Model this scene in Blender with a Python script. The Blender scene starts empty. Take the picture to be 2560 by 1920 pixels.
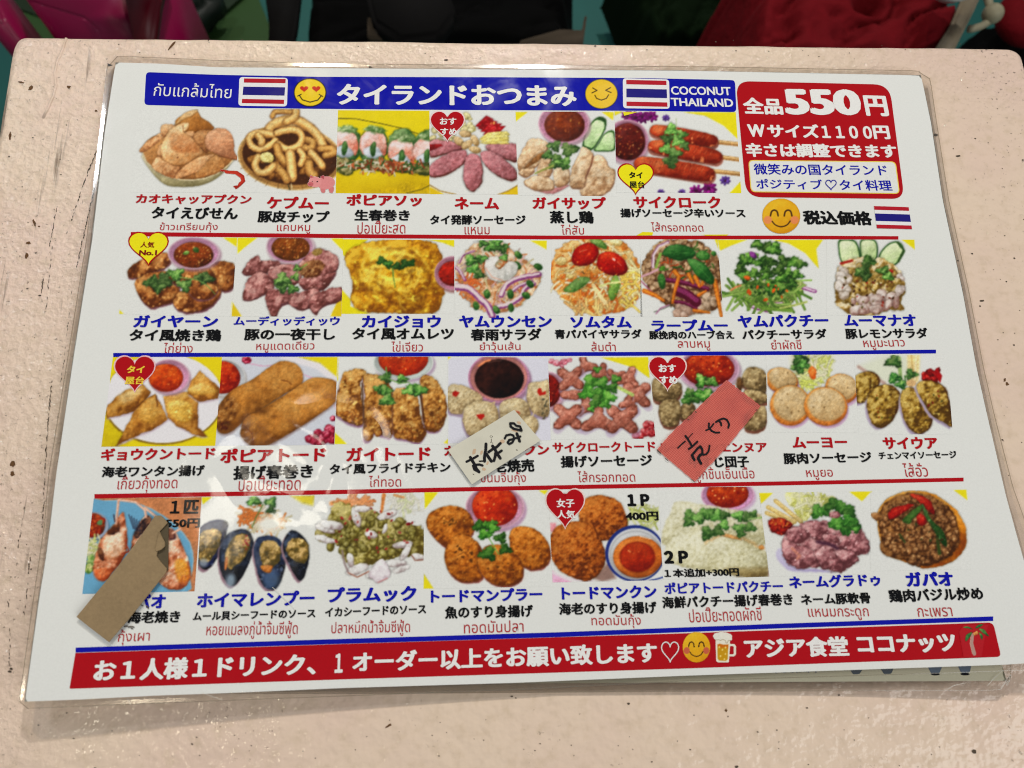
import bpy, bmesh, math, random
import numpy as np
from mathutils import Vector, Matrix, Euler

# ------------------------------------------------------------------ camera, world, lamps, exposure
SC = bpy.context.scene
COL = SC.collection
F_PX, CX, CY = 1900.0, 1280.0, 960.0                # focal length and centre in pixels of the 2560 x 1920 photograph
CAM_LOC = np.array([-0.0378, -0.1174, 0.3314])
CAM_ROT = (0.2838, -0.0603, -0.0287)
cam_data = bpy.data.cameras.new('camera')
cam_data.sensor_width = 36.0
cam_data.lens = F_PX / 2560.0 * 36.0
cam_data.clip_start = 0.02
cam_data.clip_end = 50.0
cam_data.dof.use_dof = True
cam_data.dof.focus_distance = 0.375
cam_data.dof.aperture_fstop = 11.0
cam = bpy.data.objects.new('camera', cam_data)
cam.location = CAM_LOC
cam.rotation_euler = CAM_ROT
COL.objects.link(cam)
SC.camera = cam

world = bpy.data.worlds.new('World')
SC.world = world
world.use_nodes = True
wbg = world.node_tree.nodes['Background']
wbg.inputs[0].default_value = (0.93, 0.95, 1.0, 1)
wbg.inputs[1].default_value = 0.14
SC.view_settings.view_transform = 'Standard'
SC.view_settings.look = 'None'
SC.view_settings.exposure = 0.16
SC.view_settings.gamma = 1.0
SC.cycles.filter_width = 1.1

def lamp(name, loc, power, size, color, target=(0, 0, 0), shape='DISK'):
    d = bpy.data.lights.new(name, 'AREA')
    d.shape = shape
    d.size = size
    d.energy = power
    d.color = color
    o = bpy.data.objects.new(name, d)
    o.location = loc
    o.rotation_euler = (Vector(target) - Vector(loc)).to_track_quat('-Z', 'Y').to_euler()
    COL.objects.link(o)
    return o

lamp('ceiling_lamp', (0.17, 1.42, 1.25), 12.0, 0.07, (1.0, 0.98, 0.95))
lamp('ceiling_lamp', (-0.36, 1.26, 1.22), 5.0, 0.06, (1.0, 0.84, 0.60))
lamp('ceiling_lamp', (-0.36, 0.16, 1.22), 0.7, 0.22, (1.0, 0.93, 0.78))
lamp('ceiling_lamp', (-0.50, -0.34, 1.25), 0.18, 0.05, (1.0, 0.86, 0.62))
lamp('ceiling_lamp', (-0.95, -0.20, 1.20), 0.6, 0.08, (1.0, 0.90, 0.70))
lamp('window_light', (-1.15, 1.05, 1.30), 4.6, 0.11, (0.84, 0.92, 1.0))
lamp('soft_fill', (1.9, -1.5, 1.7), 36.0, 2.4, (1.0, 0.985, 0.95))  # added soft fill from the front right, not a known fitting

# ------------------------------------------------------------------ pixel -> place on the table
R_CAM = np.array(Euler(CAM_ROT, 'XYZ').to_matrix())
def rays(px, py):
    px = np.asarray(px, float); py = np.asarray(py, float)
    d = np.stack([(px - CX) / F_PX, -(py - CY) / F_PX, -np.ones_like(px)], -1)
    return d @ R_CAM.T
def at(px, py, z=0.0):
    d = rays(px, py)
    t = (z - CAM_LOC[2]) / d[..., 2]
    return CAM_LOC + d * t[..., None]
def gau(x, y, cx, cy, r):
    return np.exp(-((x - cx) ** 2 + (y - cy) ** 2) / r ** 2)
def h_top(x, y):        # height of the upper menu: it lies on another one and its near corners are lifted
    return (0.0034 + 0.0085 * gau(x, y, -0.235, -0.165, 0.10) + 0.0050 * gau(x, y, 0.225, -0.150, 0.085)
            + 0.0012 * gau(x, y, -0.10, -0.03, 0.05) + 0.0008 * np.sin(x * 22 + 1.0) * np.cos(y * 19))
def h_low(x, y):        # height of the menu underneath
    return 0.0012 + 0.0034 * gau(x, y, 0.225, -0.165, 0.085)
def drape(px, py, off, h=h_top):
    px = np.asarray(px, float); py = np.asarray(py, float)
    d = rays(px, py)
    z = np.full(px.shape, 0.003)
    for _ in range(5):
        P = CAM_LOC + d * ((z - CAM_LOC[2]) / d[..., 2])[..., None]
        z = h(P[..., 0], P[..., 1]) + off
    return CAM_LOC + d * ((z - CAM_LOC[2]) / d[..., 2])[..., None]

# the close views of the photograph the print was measured in: origin and scale in photo pixels
VW = {1: (0, 0, .361664), 2: (800, 0, .361664), 3: (1600, 0, .361664), 4: (240, 540, .325497), 5: (840, 540, .325497),
      6: (1380, 540, .271248), 7: (1800, 540, .343580), 8: (220, 860, .289331), 9: (820, 860, .289331),
      10: (1340, 860, .289331), 11: (1860, 860, .316456), 12: (160, 1200, .289331), 13: (760, 1200, .289331),
      14: (1320, 1200, .289331), 15: (1860, 1200, .316456), 16: (0, 1560, .388788), 17: (860, 1560, .388788),
      18: (1720, 1560, .379747), 20: (340, 250, .235081), 31: (1110, 1010, .126582), 32: (1630, 940, .165779),
      33: (180, 1270, .211002), 34: (2180, 1540, .171790), 35: (1700, 1570, .072333), 36: (1100, 270, .226040), 0: (0, 0, 1.0)}
def vp(V, pts):
    ox, oy, s = VW[V]
    a = np.asarray(pts, float)
    return np.stack([ox + a[..., 0] * s, oy + a[..., 1] * s], -1)

# ------------------------------------------------------------------ objects and tags
def link(name, me, parent=None, mat=None):
    o = bpy.data.objects.new(name, me)
    COL.objects.link(o)
    if parent is not None:
        o.parent = parent
    if mat is not None:
        me.materials.append(mat)
    return o
def tag(o, label=None, cat=None, group=None, kind=None):
    if label: o['label'] = label
    if cat: o['category'] = cat
    if group: o['group'] = group
    if kind: o['kind'] = kind
    return o
def thing(name, label, cat, group=None):
    o = bpy.data.objects.new(name, None)
    o.empty_display_size = 0.02
    COL.objects.link(o)
    return tag(o, label, cat, group)
def mesh(name, verts, faces, parent=None, mat=None, smooth=False):
    me = bpy.data.meshes.new(name)
    me.from_pydata([tuple(map(float, v)) for v in verts], [], [tuple(map(int, f)) for f in faces])
    if smooth:
        me.polygons.foreach_set('use_smooth', np.ones(len(me.polygons), bool))
    me.update()
    return link(name, me, parent, mat)
def bm_obj(name, bm, parent=None, mat=None, smooth=False):
    me = bpy.data.meshes.new(name)
    bm.to_mesh(me); bm.free()
    if smooth:
        me.polygons.foreach_set('use_smooth', np.ones(len(me.polygons), bool))
    return link(name, me, parent, mat)

# ------------------------------------------------------------------ materials
def lin(c):
    c = np.asarray(c, float) / 255.0
    return np.where(c <= 0.04045, c / 12.92, ((c + 0.055) / 1.055) ** 2.4)
KA = 1.10                                     # white paper of the photo (222) -> albedo about 0.8
def alb(c):
    return tuple(np.clip(lin(c) * KA, 0.002, 0.88))
PAPER = (221, 223, 220)

def nodes(name):
    m = bpy.data.materials.new(name)
    m.use_nodes = True
    nt = m.node_tree
    return m, nt, nt.nodes, nt.links, nt.nodes['Principled BSDF']
def nd(N, t, **kw):
    n = N.new(t)
    for k, v in kw.items():
        if k.startswith('i_'):
            n.inputs[k[2:].replace('_', ' ')].default_value = v
        elif k.startswith('n'):
            n.inputs[int(k[1:])].default_value = v
        else:
            setattr(n, k, v)
    return n
def math_n(N, L, op, a, b=None, clamp=False):
    n = N.new('ShaderNodeMath'); n.operation = op; n.use_clamp = clamp
    for i, v in enumerate((a, b)):
        if v is None: continue
        if isinstance(v, (int, float)): n.inputs[i].default_value = v
        else: L.new(v, n.inputs[i])
    return n.outputs[0]

def laminate_group():
    """Surface normal of the plastic laminate: gentle waves, long crinkles and a patch of sharp crumples."""
    g = bpy.data.node_groups.new('laminate_relief', 'ShaderNodeTree')
    g.interface.new_socket('Normal', in_out='OUTPUT', socket_type='NodeSocketVector')
    N, L = g.nodes, g.links
    out = N.new('NodeGroupOutput')
    geo = N.new('ShaderNodeNewGeometry')
    wav = nd(N, 'ShaderNodeTexNoise', i_Scale=22.0, i_Detail=1.0, i_Roughness=0.4)
    L.new(geo.outputs['Position'], wav.inputs['Vector'])
    # crumpled patch left of the middle
    sub = nd(N, 'ShaderNodeVectorMath', operation='SUBTRACT'); sub.inputs[1].default_value = (-0.105, -0.062, 0.0)
    L.new(geo.outputs['Position'], sub.inputs[0])
    mul = nd(N, 'ShaderNodeVectorMath', operation='MULTIPLY'); mul.inputs[1].default_value = (13.0, 17.0, 1.0)
    L.new(sub.outputs[0], mul.inputs[0])
    ln = nd(N, 'ShaderNodeVectorMath', operation='LENGTH'); L.new(mul.outputs[0], ln.inputs[0])
    mask = nd(N, 'ShaderNodeMapRange', interpolation_type='SMOOTHSTEP')
    mask.inputs[1].default_value = 1.0; mask.inputs[2].default_value = 0.15
    mask.inputs[3].default_value = 0.0; mask.inputs[4].default_value = 1.0
    L.new(ln.outputs['Value'], mask.inputs[0])
    vor = nd(N, 'ShaderNodeTexNoise', i_Scale=26.0, i_Detail=1.0, i_Roughness=0.5, i_Distortion=0.8)
    L.new(geo.outputs['Position'], vor.inputs['Vector'])
    rid = math_n(N, L, 'ABSOLUTE', math_n(N, L, 'SUBTRACT', vor.outputs['Fac'], 0.5))
    vor2 = nd(N, 'ShaderNodeTexNoise', i_Scale=150.0, i_Detail=2.0, i_Roughness=0.6)
    L.new(geo.outputs['Position'], vor2.inputs['Vector'])
    a = math_n(N, L, 'MULTIPLY', wav.outputs['Fac'], 0.0009)
    b = math_n(N, L, 'MULTIPLY', math_n(N, L, 'MULTIPLY', rid, 0.0042), mask.outputs[0])
    c = math_n(N, L, 'MULTIPLY', math_n(N, L, 'MULTIPLY', vor2.outputs['Fac'], 0.00009), mask.outputs[0])
    h = math_n(N, L, 'ADD', math_n(N, L, 'ADD', a, b), c)
    bump = nd(N, 'ShaderNodeBump', i_Strength=1.0, i_Distance=1.0)
    L.new(h, bump.inputs['Height'])
    L.new(bump.outputs[0], out.inputs[0])
    g.interface.new_socket('Roughness', in_out='OUTPUT', socket_type='NodeSocketFloat')
    sm = nd(N, 'ShaderNodeTexNoise', i_Scale=40.0, i_Detail=3.0, i_Roughness=0.65, i_Distortion=1.2)
    L.new(geo.outputs['Position'], sm.inputs['Vector'])
    mr = nd(N, 'ShaderNodeMapRange'); mr.inputs[1].default_value = 0.35; mr.inputs[2].default_value = 0.70
    mr.inputs[3].default_value = 0.045; mr.inputs[4].default_value = 0.16
    L.new(sm.outputs['Fac'], mr.inputs[0]); L.new(mr.outputs[0], out.inputs[1])
    return g
LAM = laminate_group()

def printed(name, color=None, attr=None, coat=1.0, grain=0.05):
    m, nt, N, L, B = nodes(name)
    B.inputs['Roughness'].default_value = 0.6
    B.inputs['Specular IOR Level'].default_value = 0.0
    B.inputs['Coat Weight'].default_value = coat
    B.inputs['Coat Roughness'].default_value = 0.07
    B.inputs['Coat IOR'].default_value = 1.5
    g = N.new('ShaderNodeGroup'); g.node_tree = LAM
    L.new(g.outputs[0], B.inputs['Coat Normal'])
    L.new(g.outputs[1], B.inputs['Coat Roughness'])
    geo = N.new('ShaderNodeNewGeometry')
    no = nd(N, 'ShaderNodeTexNoise', i_Scale=1300.0, i_Detail=2.0, i_Roughness=0.7)
    L.new(geo.outputs['Position'], no.inputs['Vector'])
    mr = nd(N, 'ShaderNodeMapRange'); mr.inputs[1].default_value = 0.25; mr.inputs[2].default_value = 0.75
    mr.inputs[3].default_value = 1.0 - grain; mr.inputs[4].default_value = 1.0 + grain
    L.new(no.outputs['Fac'], mr.inputs[0])
    mx = nd(N, 'ShaderNodeVectorMath', operation='SCALE')
    if attr:
        at_ = nd(N, 'ShaderNodeAttribute', attribute_name=attr)
        L.new(at_.outputs['Color'], mx.inputs[0])
    else:
        mx.inputs[0].default_value = alb(color)
    L.new(mr.outputs[0], mx.inputs['Scale'])
    L.new(mx.outputs[0], B.inputs['Base Color'])
    return m

M_PAPER = printed('laminated_paper', PAPER, grain=0.035)
M_PHOTO = printed('printed_photo', attr='Col', grain=0.07)
INK = {}
def ink(c):
    if c not in INK:
        INK[c] = printed('ink_%d' % len(INK), c, grain=0.06)
    return INK[c]
RED, BLUE, BLACK, THAI, WHITE, YEL = (170, 2, 18), (6, 12, 160), (8, 9, 10), (172, 48, 52), (228, 228, 226), (236, 222, 12)

# ------------------------------------------------------------------ flat print that follows the sheet
def flat_poly(name, V, pts, color, off, parent, h=h_top, cell=40.0, mat=None):
    P = vp(V, pts)
    bm = bmesh.new()
    vs = [bm.verts.new((p[0], p[1], 0)) for p in P]
    bm.faces.new(vs)
    bmesh.ops.triangulate(bm, faces=bm.faces[:])
    for ax in (0, 1):
        lo, hi = P[:, ax].min(), P[:, ax].max()
        k = math.ceil(lo / cell) * cell
        while k < hi:
            co = [0, 0, 0]; co[ax] = k
            no = [0, 0, 0]; no[ax] = 1
            bmesh.ops.bisect_plane(bm, geom=bm.verts[:] + bm.edges[:] + bm.faces[:], plane_co=co, plane_no=no, dist=1e-4)
            k += cell
    a = np.array([v.co[:2] for v in bm.verts])
    Q = drape(a[:, 0], a[:, 1], off, h)
    for v, q in zip(bm.verts, Q): v.co = q
    bmesh.ops.recalc_face_normals(bm, faces=bm.faces[:])
    for f in bm.faces:
        if f.normal.z < 0: f.normal_flip()
    return bm_obj(name, bm, parent, mat or ink(color))

def rnd(pts, r, n=5):
    """Round the corners of a polygon."""
    out = []
    P = [np.array(p, float) for p in pts]
    for i, p in enumerate(P):
        a, b = P[i - 1], P[(i + 1) % len(P)]
        rr = r[i] if isinstance(r, (list, tuple)) else r
        if rr <= 0:
            out.append(tuple(p)); continue
        da, db = a - p, b - p
        da = da / np.linalg.norm(da) * min(rr, np.linalg.norm(da) * .5)
        db = db / np.linalg.norm(db) * min(rr, np.linalg.norm(db) * .5)
        for k in range(n + 1):
            t = k / n
            out.append(tuple((p + da) * (1 - t) ** 2 + 2 * p * t * (1 - t) + (p + db) * t ** 2))
    return out

VPX, VPY = 1070.0, -5465.0                     # where the sheet's upright lines meet
_txt = {}
def glyph_mesh(s):
    if s not in _txt:
        c = bpy.data.curves.new('lettering', 'FONT')
        c.body = s; c.resolution_u = 3; c.fill_mode = 'FRONT'
        o = bpy.data.objects.new('lettering', c)
        COL.objects.link(o)
        bpy.context.view_layer.update()
        ev = o.evaluated_get(bpy.context.evaluated_depsgraph_get())
        me = ev.to_mesh()
        nv = len(me.vertices); co = np.empty(nv * 3); me.vertices.foreach_get('co', co)
        co = co.reshape(-1, 3)[:, :2]
        fc = [tuple(p.vertices) for p in me.polygons]
        ev.to_mesh_clear()
        bpy.data.objects.remove(o); bpy.data.curves.remove(c)
        par = list(range(nv))
        def find(a):
            while par[a] != a:
                par[a] = par[par[a]]; a = par[a]
            return a
        for f in fc:
            r = find(f[0])
            for k in f[1:]:
                par[find(k)] = r
        roots = {}
        isl = np.array([roots.setdefault(find(i), len(roots)) for i in range(nv)])
        _txt[s] = (co, fc, isl)
    return _txt[s]

def text(name, V, s, x0, y0, x1, y1, hh, color, parent, bold=0.024, off=0.00018, slant=0.0, mat=None, h=h_top):
    co, fc, isl = glyph_mesh(s)
    used = np.zeros(len(co), bool)
    for f in fc: used[list(f)] = True
    bold = bold * 1.72
    lo, hi = co[used].min(0) - bold, co[used].max(0) + bold
    W = hi - lo
    VS, FS = [], []
    dirs = [(0, 0)] if bold <= 0 else [(bold * math.cos(k * math.pi / 4 + .39), .68 * bold * math.sin(k * math.pi / 4 + .39)) for k in range(8)]
    ox, oy, sc = VW[V]
    for k, d in enumerate(dirs):
        u = (co[:, 0] + d[0] - lo[0]) / W[0]
        v = (co[:, 1] + d[1] - lo[1]) / W[1]
        bx = ox + sc * (x0 + (x1 - x0) * u); by = oy + sc * (y0 + (y1 - y0) * u)
        up = v * hh * sc
        px = bx + up * (VPX - bx) / (by - VPY) + slant * up
        py = by - up
        VS.append(drape(px, py, off + 0.0000015 * k + 0.000012 * (isl % 3 if bold <= 0 else 0), h))
        FS += [tuple(i + k * len(co) for i in f) for f in fc]
    return mesh(name, np.concatenate(VS), FS, parent, mat or ink(color))

def ribbon(V, strokes, off, h=h_top):
    """Pen strokes: list of (points, width) -> verts, faces lying on the sheet."""
    VS, FS = [], []
    k = 0
    for pts, w in strokes:
        P = np.array(pts, float)
        ws = np.full(len(P), w, float) if np.isscalar(w) else np.array(w, float)
        for i in range(len(P) - 1):
            d = P[i + 1] - P[i]; d /= np.linalg.norm(d) + 1e-9; n = np.array([-d[1], d[0]])
            q = [P[i] + n * ws[i] / 2, P[i] - n * ws[i] / 2, P[i + 1] - n * ws[i + 1] / 2, P[i + 1] + n * ws[i + 1] / 2]
            b = sum(map(len, VS)); k += 1
            a = vp(V, q); VS.append(drape(a[:, 0], a[:, 1], off + 2e-6 * k, h)); FS.append((b + 3, b + 2, b + 1, b))
        for i in range(len(P)):
            q = [P[i] + ws[i] / 2 * np.array([math.cos(t), math.sin(t)]) for t in np.linspace(0, 2 * math.pi, 10, endpoint=False)]
            b = sum(map(len, VS)); k += 1
            a = vp(V, q); VS.append(drape(a[:, 0], a[:, 1], off + 2e-6 * k, h)); FS.append(tuple(range(b + 9, b - 1, -1)))
    return np.concatenate(VS), FS

# ------------------------------------------------------------------ painter for the printed photographs
_tab = {}
def vnoise(x, y, seed):
    t = _tab.get(seed)
    if t is None:
        t = _tab[seed] = np.random.RandomState(seed % 9973 + 7).rand(64, 64)
    xi = np.floor(x).astype(int); yi = np.floor(y).astype(int)
    fx = x - xi; fy = y - yi
    fx = fx * fx * (3 - 2 * fx); fy = fy * fy * (3 - 2 * fy)
    a = t[yi & 63, xi & 63]; b = t[yi & 63, (xi + 1) & 63]; c = t[(yi + 1) & 63, xi & 63]; d = t[(yi + 1) & 63, (xi + 1) & 63]
    return (a + (b - a) * fx) * (1 - fy) + (c + (d - c) * fx) * fy
def fbm(x, y, sc, seed=1, o=3):
    s = 0; a = 1; tot = 0
    for k in range(o):
        s = s + a * vnoise(x / sc * 2 ** k + 17.3 * k, y / sc * 2 ** k + 9.1 * k, seed + k * 31)
        tot += a; a *= .55
    return s / tot
def E(cx, cy, rx, ry, a=0.0, n=18):
    t = np.linspace(0, 2 * math.pi, n, endpoint=False); a = math.radians(a)
    x, y = rx * np.cos(t), ry * np.sin(t)
    return np.stack([cx + x * math.cos(a) - y * math.sin(a), cy + x * math.sin(a) + y * math.cos(a)], -1)
def smooth(pts, n=3):
    P = np.asarray(pts, float); out = []
    m = len(P)
    for i in range(m):
        p0, p1, p2, p3 = P[i - 1], P[i], P[(i + 1) % m], P[(i + 2) % m]
        for k in range(n):
            t = k / n
            out.append(.5 * (2 * p1 + (p2 - p0) * t + (2 * p0 - 5 * p1 + 4 * p2 - p3) * t * t + (3 * p1 - p0 - 3 * p2 + p3) * t ** 3))
    return np.array(out)

class Pic:
    def __init__(s, V, q, st=2.0, bg=PAPER, cut=False, seed=1):
        s.V = V; s.seed = seed; s.cut = cut
        q = np.array(q, float)
        sc = VW[V][2]
        w = max(np.linalg.norm(q[1] - q[0]), np.linalg.norm(q[2] - q[3])) * sc
        hgt = max(np.linalg.norm(q[3] - q[0]), np.linalg.norm(q[2] - q[1])) * sc
        s.nx, s.ny = int(w / st) + 2, int(hgt / st) + 2
        u, v = np.meshgrid(np.linspace(0, 1, s.nx), np.linspace(0, 1, s.ny))
        u = u.ravel()[:, None]; v = v.ravel()[:, None]
        P = (q[0] * (1 - u) + q[1] * u) * (1 - v) + (q[3] * (1 - u) + q[2] * u) * v
        s.x, s.y = P[:, 0].copy(), P[:, 1].copy()
        s.C = np.tile(np.array(bg, float), (len(P), 1))
        s.A = np.zeros(len(P)) if cut else np.ones(len(P))
        s.rs = np.random.RandomState(seed * 77 + V)
    def _m(s, pts, wob, wsc, soft):
        pts = np.asarray(pts, float)
        pad = wob + soft + 2
        lo, hi = pts.min(0) - pad, pts.max(0) + pad
        idx = np.nonzero((s.x > lo[0]) & (s.x < hi[0]) & (s.y > lo[1]) & (s.y < hi[1]))[0]
        x, y = s.x[idx], s.y[idx]
        if wob > 0:
            s.seed += 1
            x = x + wob * 2 * (fbm(x, y, wsc, s.seed) - .5); y = y + wob * 2 * (fbm(x, y, wsc, s.seed + 5) - .5)
        d = np.full(len(idx), 1e9); ins = np.zeros(len(idx), bool)
        m = len(pts)
        for i in range(m):
            ax, ay = pts[i]; bx, by = pts[(i + 1) % m]
            ex, ey = bx - ax, by - ay
            L2 = ex * ex + ey * ey + 1e-9
            t = np.clip(((x - ax) * ex + (y - ay) * ey) / L2, 0, 1)
            dd = (x - ax - t * ex) ** 2 + (y - ay - t * ey) ** 2
            d = np.minimum(d, dd)
            c = ((ay > y) != (by > y)) & (x < (bx - ax) * (y - ay) / (by - ay + 1e-12) + ax)
            ins ^= c
        sd = np.sqrt(d) * np.where(ins, -1, 1)
        return idx, np.clip(.5 - sd / soft, 0, 1), sd
    def _put(s, idx, a, col):
        s.C[idx] = s.C[idx] * (1 - a[:, None]) + col * a[:, None]
        if s.cut: s.A[idx] = np.maximum(s.A[idx], a)
    def poly(s, pts, col, soft=5, wob=0, wsc=30, sm=0, al=1.0):
        if sm: pts = smooth(pts, sm)
        idx, a, sd = s._m(pts, wob, wsc, soft)
        if len(idx): s._put(idx, a * al, np.array(col, float)[None, :])
        return s
    def blob(s, pts, lo, mid, hi, wob=7, wsc=35, tex=.5, tsc=26, rim=22, lx=-.25, ly=-.6, spec=0, soft=5, sm=3, ed=.32):
        if sm: pts = smooth(pts, sm)
        pts = np.asarray(pts, float)
        c = pts.mean(0); r = (pts.max(0) - pts.min(0)) / 2 + 1
        sh = min(18.0, r.min() * .35)
        idx, a, sd = s._m(pts, wob, wsc, soft + sh)
        if not len(idx): return s
        a = np.clip(.5 - sd / soft, 0, 1)
        if soft < 9:
            m_ = np.clip(.5 - (sd - sh * .25) / sh, 0, 1) * .30
            s.C[idx] *= (1 - m_)[:, None]
        x, y = s.x[idx], s.y[idx]
        s.seed += 3
        n1 = fbm(x, y, tsc, s.seed, 4); n3 = fbm(x + tsc * .16, y + tsc * .26, tsc, s.seed, 4)
        t = .55 + tex * 1.9 * (n1 - .5) + tex * .9 * (n1 - n3) + .3 * (fbm(x, y, tsc * 3.3, s.seed + 9, 2) - .5) + lx * (x - c[0]) / r[0] * .7 + ly * (y - c[1]) / r[1] * .6
        t = t - (1 - np.clip(-sd / rim, 0, 1)) * ed
        t = np.clip(t, 0, 1)[:, None]
        lo, mid, hi = (np.array(k, float)[None, :] for k in (lo, mid, hi))
        col = np.where(t < .5, lo + (mid - lo) * t * 2, mid + (hi - mid) * (t - .5) * 2)
        if spec:
            n2 = fbm(x, y, tsc * .55, s.seed + 50, 2)
            k = np.clip((n2 - (.78 - spec * .12)) * 9, 0, 1)[:, None] * .75
            col = col * (1 - k) + np.minimum(hi * 1.15 + 25, 250) * k
        s._put(idx, a, col)
        return s
    def line(s, pts, w, col, soft=4, wob=0, al=1.0, w2=None):
        P = np.asarray(pts, float)
        if w2 is None: w2 = w
        pad = max(w, w2) + soft + wob
        lo, hi = P.min(0) - pad, P.max(0) + pad
        idx = np.nonzero((s.x > lo[0]) & (s.x < hi[0]) & (s.y > lo[1]) & (s.y < hi[1]))[0]
        if not len(idx): return s
        x, y = s.x[idx], s.y[idx]
        if wob:
            s.seed += 1; x = x + wob * 2 * (fbm(x, y, 30, s.seed) - .5); y = y + wob * 2 * (fbm(x, y, 30, s.seed + 3) - .5)
        best = np.full(len(idx), 1e9)
        m = len(P) - 1
        for i in range(m):
            e = P[i + 1] - P[i]
            t = np.clip(((x - P[i, 0]) * e[0] + (y - P[i, 1]) * e[1]) / (e @ e + 1e-9), 0, 1)
            ww = w + (w2 - w) * (i + t) / m
            best = np.minimum(best, np.hypot(x - P[i, 0] - t * e[0], y - P[i, 1] - t * e[1]) - ww / 2)
        a = np.clip(.5 - best / soft, 0, 1) * al
        s._put(idx, a, np.array(col, float)[None, :])
        return s
    def specks(s, cx, cy, rx, ry, n, cols, size, asp=.6):
        for _ in range(n):
            r, t = math.sqrt(s.rs.rand()), s.rs.rand() * 6.283
            z = size * (.5 + s.rs.rand())
            s.poly(E(cx + rx * r * math.cos(t), cy + ry * r * math.sin(t), z, z * asp, s.rs.rand() * 180, 7), cols[s.rs.randint(len(cols))], soft=4)
        return s
    def strands(s, cx, cy, rx, ry, n, cols, ln, w, ang=None):
        for _ in range(n):
            r, t = math.sqrt(s.rs.rand()), s.rs.rand() * 6.283
            x, y = cx + rx * r * math.cos(t), cy + ry * r * math.sin(t)
            a = (s.rs.rand() * 6.283) if ang is None else math.radians(ang + s.rs.randn() * 25)
            l = ln * (.5 + s.rs.rand()); b = a + s.rs.randn() * .6
            p0 = (x - l / 2 * math.cos(a), y - l / 2 * math.sin(a)); p2 = (x + l / 2 * math.cos(b), y + l / 2 * math.sin(b))
            c = np.array(cols[s.rs.randint(len(cols))], float)
            s.line([p0, (x, y), p2], w * 1.25, c * .72, soft=5)
            s.line([p0, (x, y), p2], w * .8, c, soft=4)
        return s
    def lumps(s, cx, cy, rx, ry, n, size, lo, mid, hi, asp=.75, spec=0, reg=None):
        pts = []
        for _ in range(n):
            r, t = math.sqrt(s.rs.rand()), s.rs.rand() * 6.283
            pts.append((cy + ry * r * math.sin(t), cx + rx * r * math.cos(t)))
        for yy, xx in sorted(pts):
            z = size * (.6 + .8 * s.rs.rand())
            s.blob(E(xx, yy, z, z * asp, s.rs.rand() * 180, 9), lo, mid, hi, wob=size * .3, wsc=size * 1.4, tex=.5, tsc=size, rim=size * .6, sm=0, spec=spec, ed=.55)
        return s
    def herb(s, cx, cy, r, ang=0, dk=(34, 68, 26), md=(76, 122, 52), lt=(142, 178, 98), lobes=3):
        g_ = .78 + .46 * s.rs.rand(); dk, md, lt = (np.array(q, float) * g_ + np.array([4, 0, 3]) for q in (dk, md, lt))
        t = np.linspace(0, 2 * math.pi, 44, endpoint=False)
        rr = r * (.72 + .19 * np.cos(lobes * t) + .07 * np.cos(12 * t + 1) + .05 * np.cos(7 * t + r))
        a = math.radians(ang)
        pts = np.stack([cx + rr * np.cos(t + a), cy + rr * .8 * np.sin(t + a)], -1)
        s.blob(pts, dk, md, lt, wob=r * .12, wsc=r * .5, tex=.8, tsc=r * .45, rim=r * .2, sm=0, ed=.3, soft=4)
        for k in range(lobes):
            b = a + k * 2 * math.pi / lobes
            s.line([(cx, cy), (cx + r * .75 * math.cos(b), cy + r * .6 * math.sin(b))], r * .05, lt, soft=4, al=.8)
        return s
    def bowl(s, cx, cy, rx, ry, rim, wall, sauce, sx, sy, srx, sry, shade=(150, 110, 130), n=0, cols=((230, 160, 80),), sz=6, lo=None, hi=None):
        s.poly(E(cx + rx * .06, cy + ry * .12, rx * 1.02, ry * 1.03, 0, 40), shade, soft=22, al=.7)
        s.poly(E(cx, cy, rx, ry, 0, 44), rim, soft=5)
        s.blob(E(cx, cy, rx * .93, ry * .92, 0, 44), np.array(wall) * .80, wall, np.minimum(np.array(wall) * 1.1, 245), wob=0, tex=.15, tsc=80, rim=rx * .3, sm=0, ly=.7, lx=.2)
        sa = np.array(sauce, float)
        s.blob(E(sx, sy, srx, sry, 0, 44), lo if lo is not None else sa * .6, sa, hi if hi is not None else np.minimum(sa * 1.3 + 8, 245), wob=3, tex=.5, tsc=srx * .28, rim=srx * .22, sm=0)
        if n: s.specks(sx, sy, srx * .88, sry * .85, n, cols, sz)
        s.line([(sx - srx * .45, sy - sry * .82), (sx - srx * .15, sy - sry * .92), (sx + srx * .1, sy - sry * .93)], max(3, srx * .03), np.minimum(sa * 1.2 + 90, 240), al=.5)
        return s
    def finish(s):
        """Soften the brushwork into a photo print, add fine grain where there is food, deepen the colours."""
        G = np.clip(s.C, 0, 250).reshape(s.ny, s.nx, 3)
        if not s.cut:
            for ax in (0, 1):
                p_ = np.pad(G, [(1, 1) if k == ax else (0, 0) for k in range(3)], mode='edge')
                G = (np.take(p_, range(0, G.shape[ax]), ax) + 2 * G + np.take(p_, range(2, G.shape[ax] + 2), ax)) / 4
            G = G.reshape(-1, 3)
            lum = G @ np.array([.3, .59, .11]); chroma = G.max(1) - G.min(1)
            k = np.clip((chroma - 18) / 40, 0, 1)
            yel = (G[:, 0] > 195) & (G[:, 1] > 175) & (G[:, 2] < 70); flat = np.where(yel | (G[:, 2] > G[:, 0] + 20), .15, 1.0)
            sc = VW[s.V][2]
            n = fbm(s.x, s.y, 5.0 / sc, s.seed + 400, 3) - .5
            n4 = fbm(s.x + 1.4 / sc, s.y + 2.2 / sc, 5.0 / sc, s.seed + 400, 3) - .5
            big = fbm(s.x, s.y, 34.0 / sc, s.seed + 500, 2) - .5
            G = G * (1 + k * (.22 * n + .05 * (n - n4) + .20 * big) * flat)[:, None]
            G = G * (1 - k[:, None] + k[:, None] * (np.clip(G, 1, 250) / 215) ** .14)
            lum = G @ np.array([.3, .59, .11])
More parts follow.
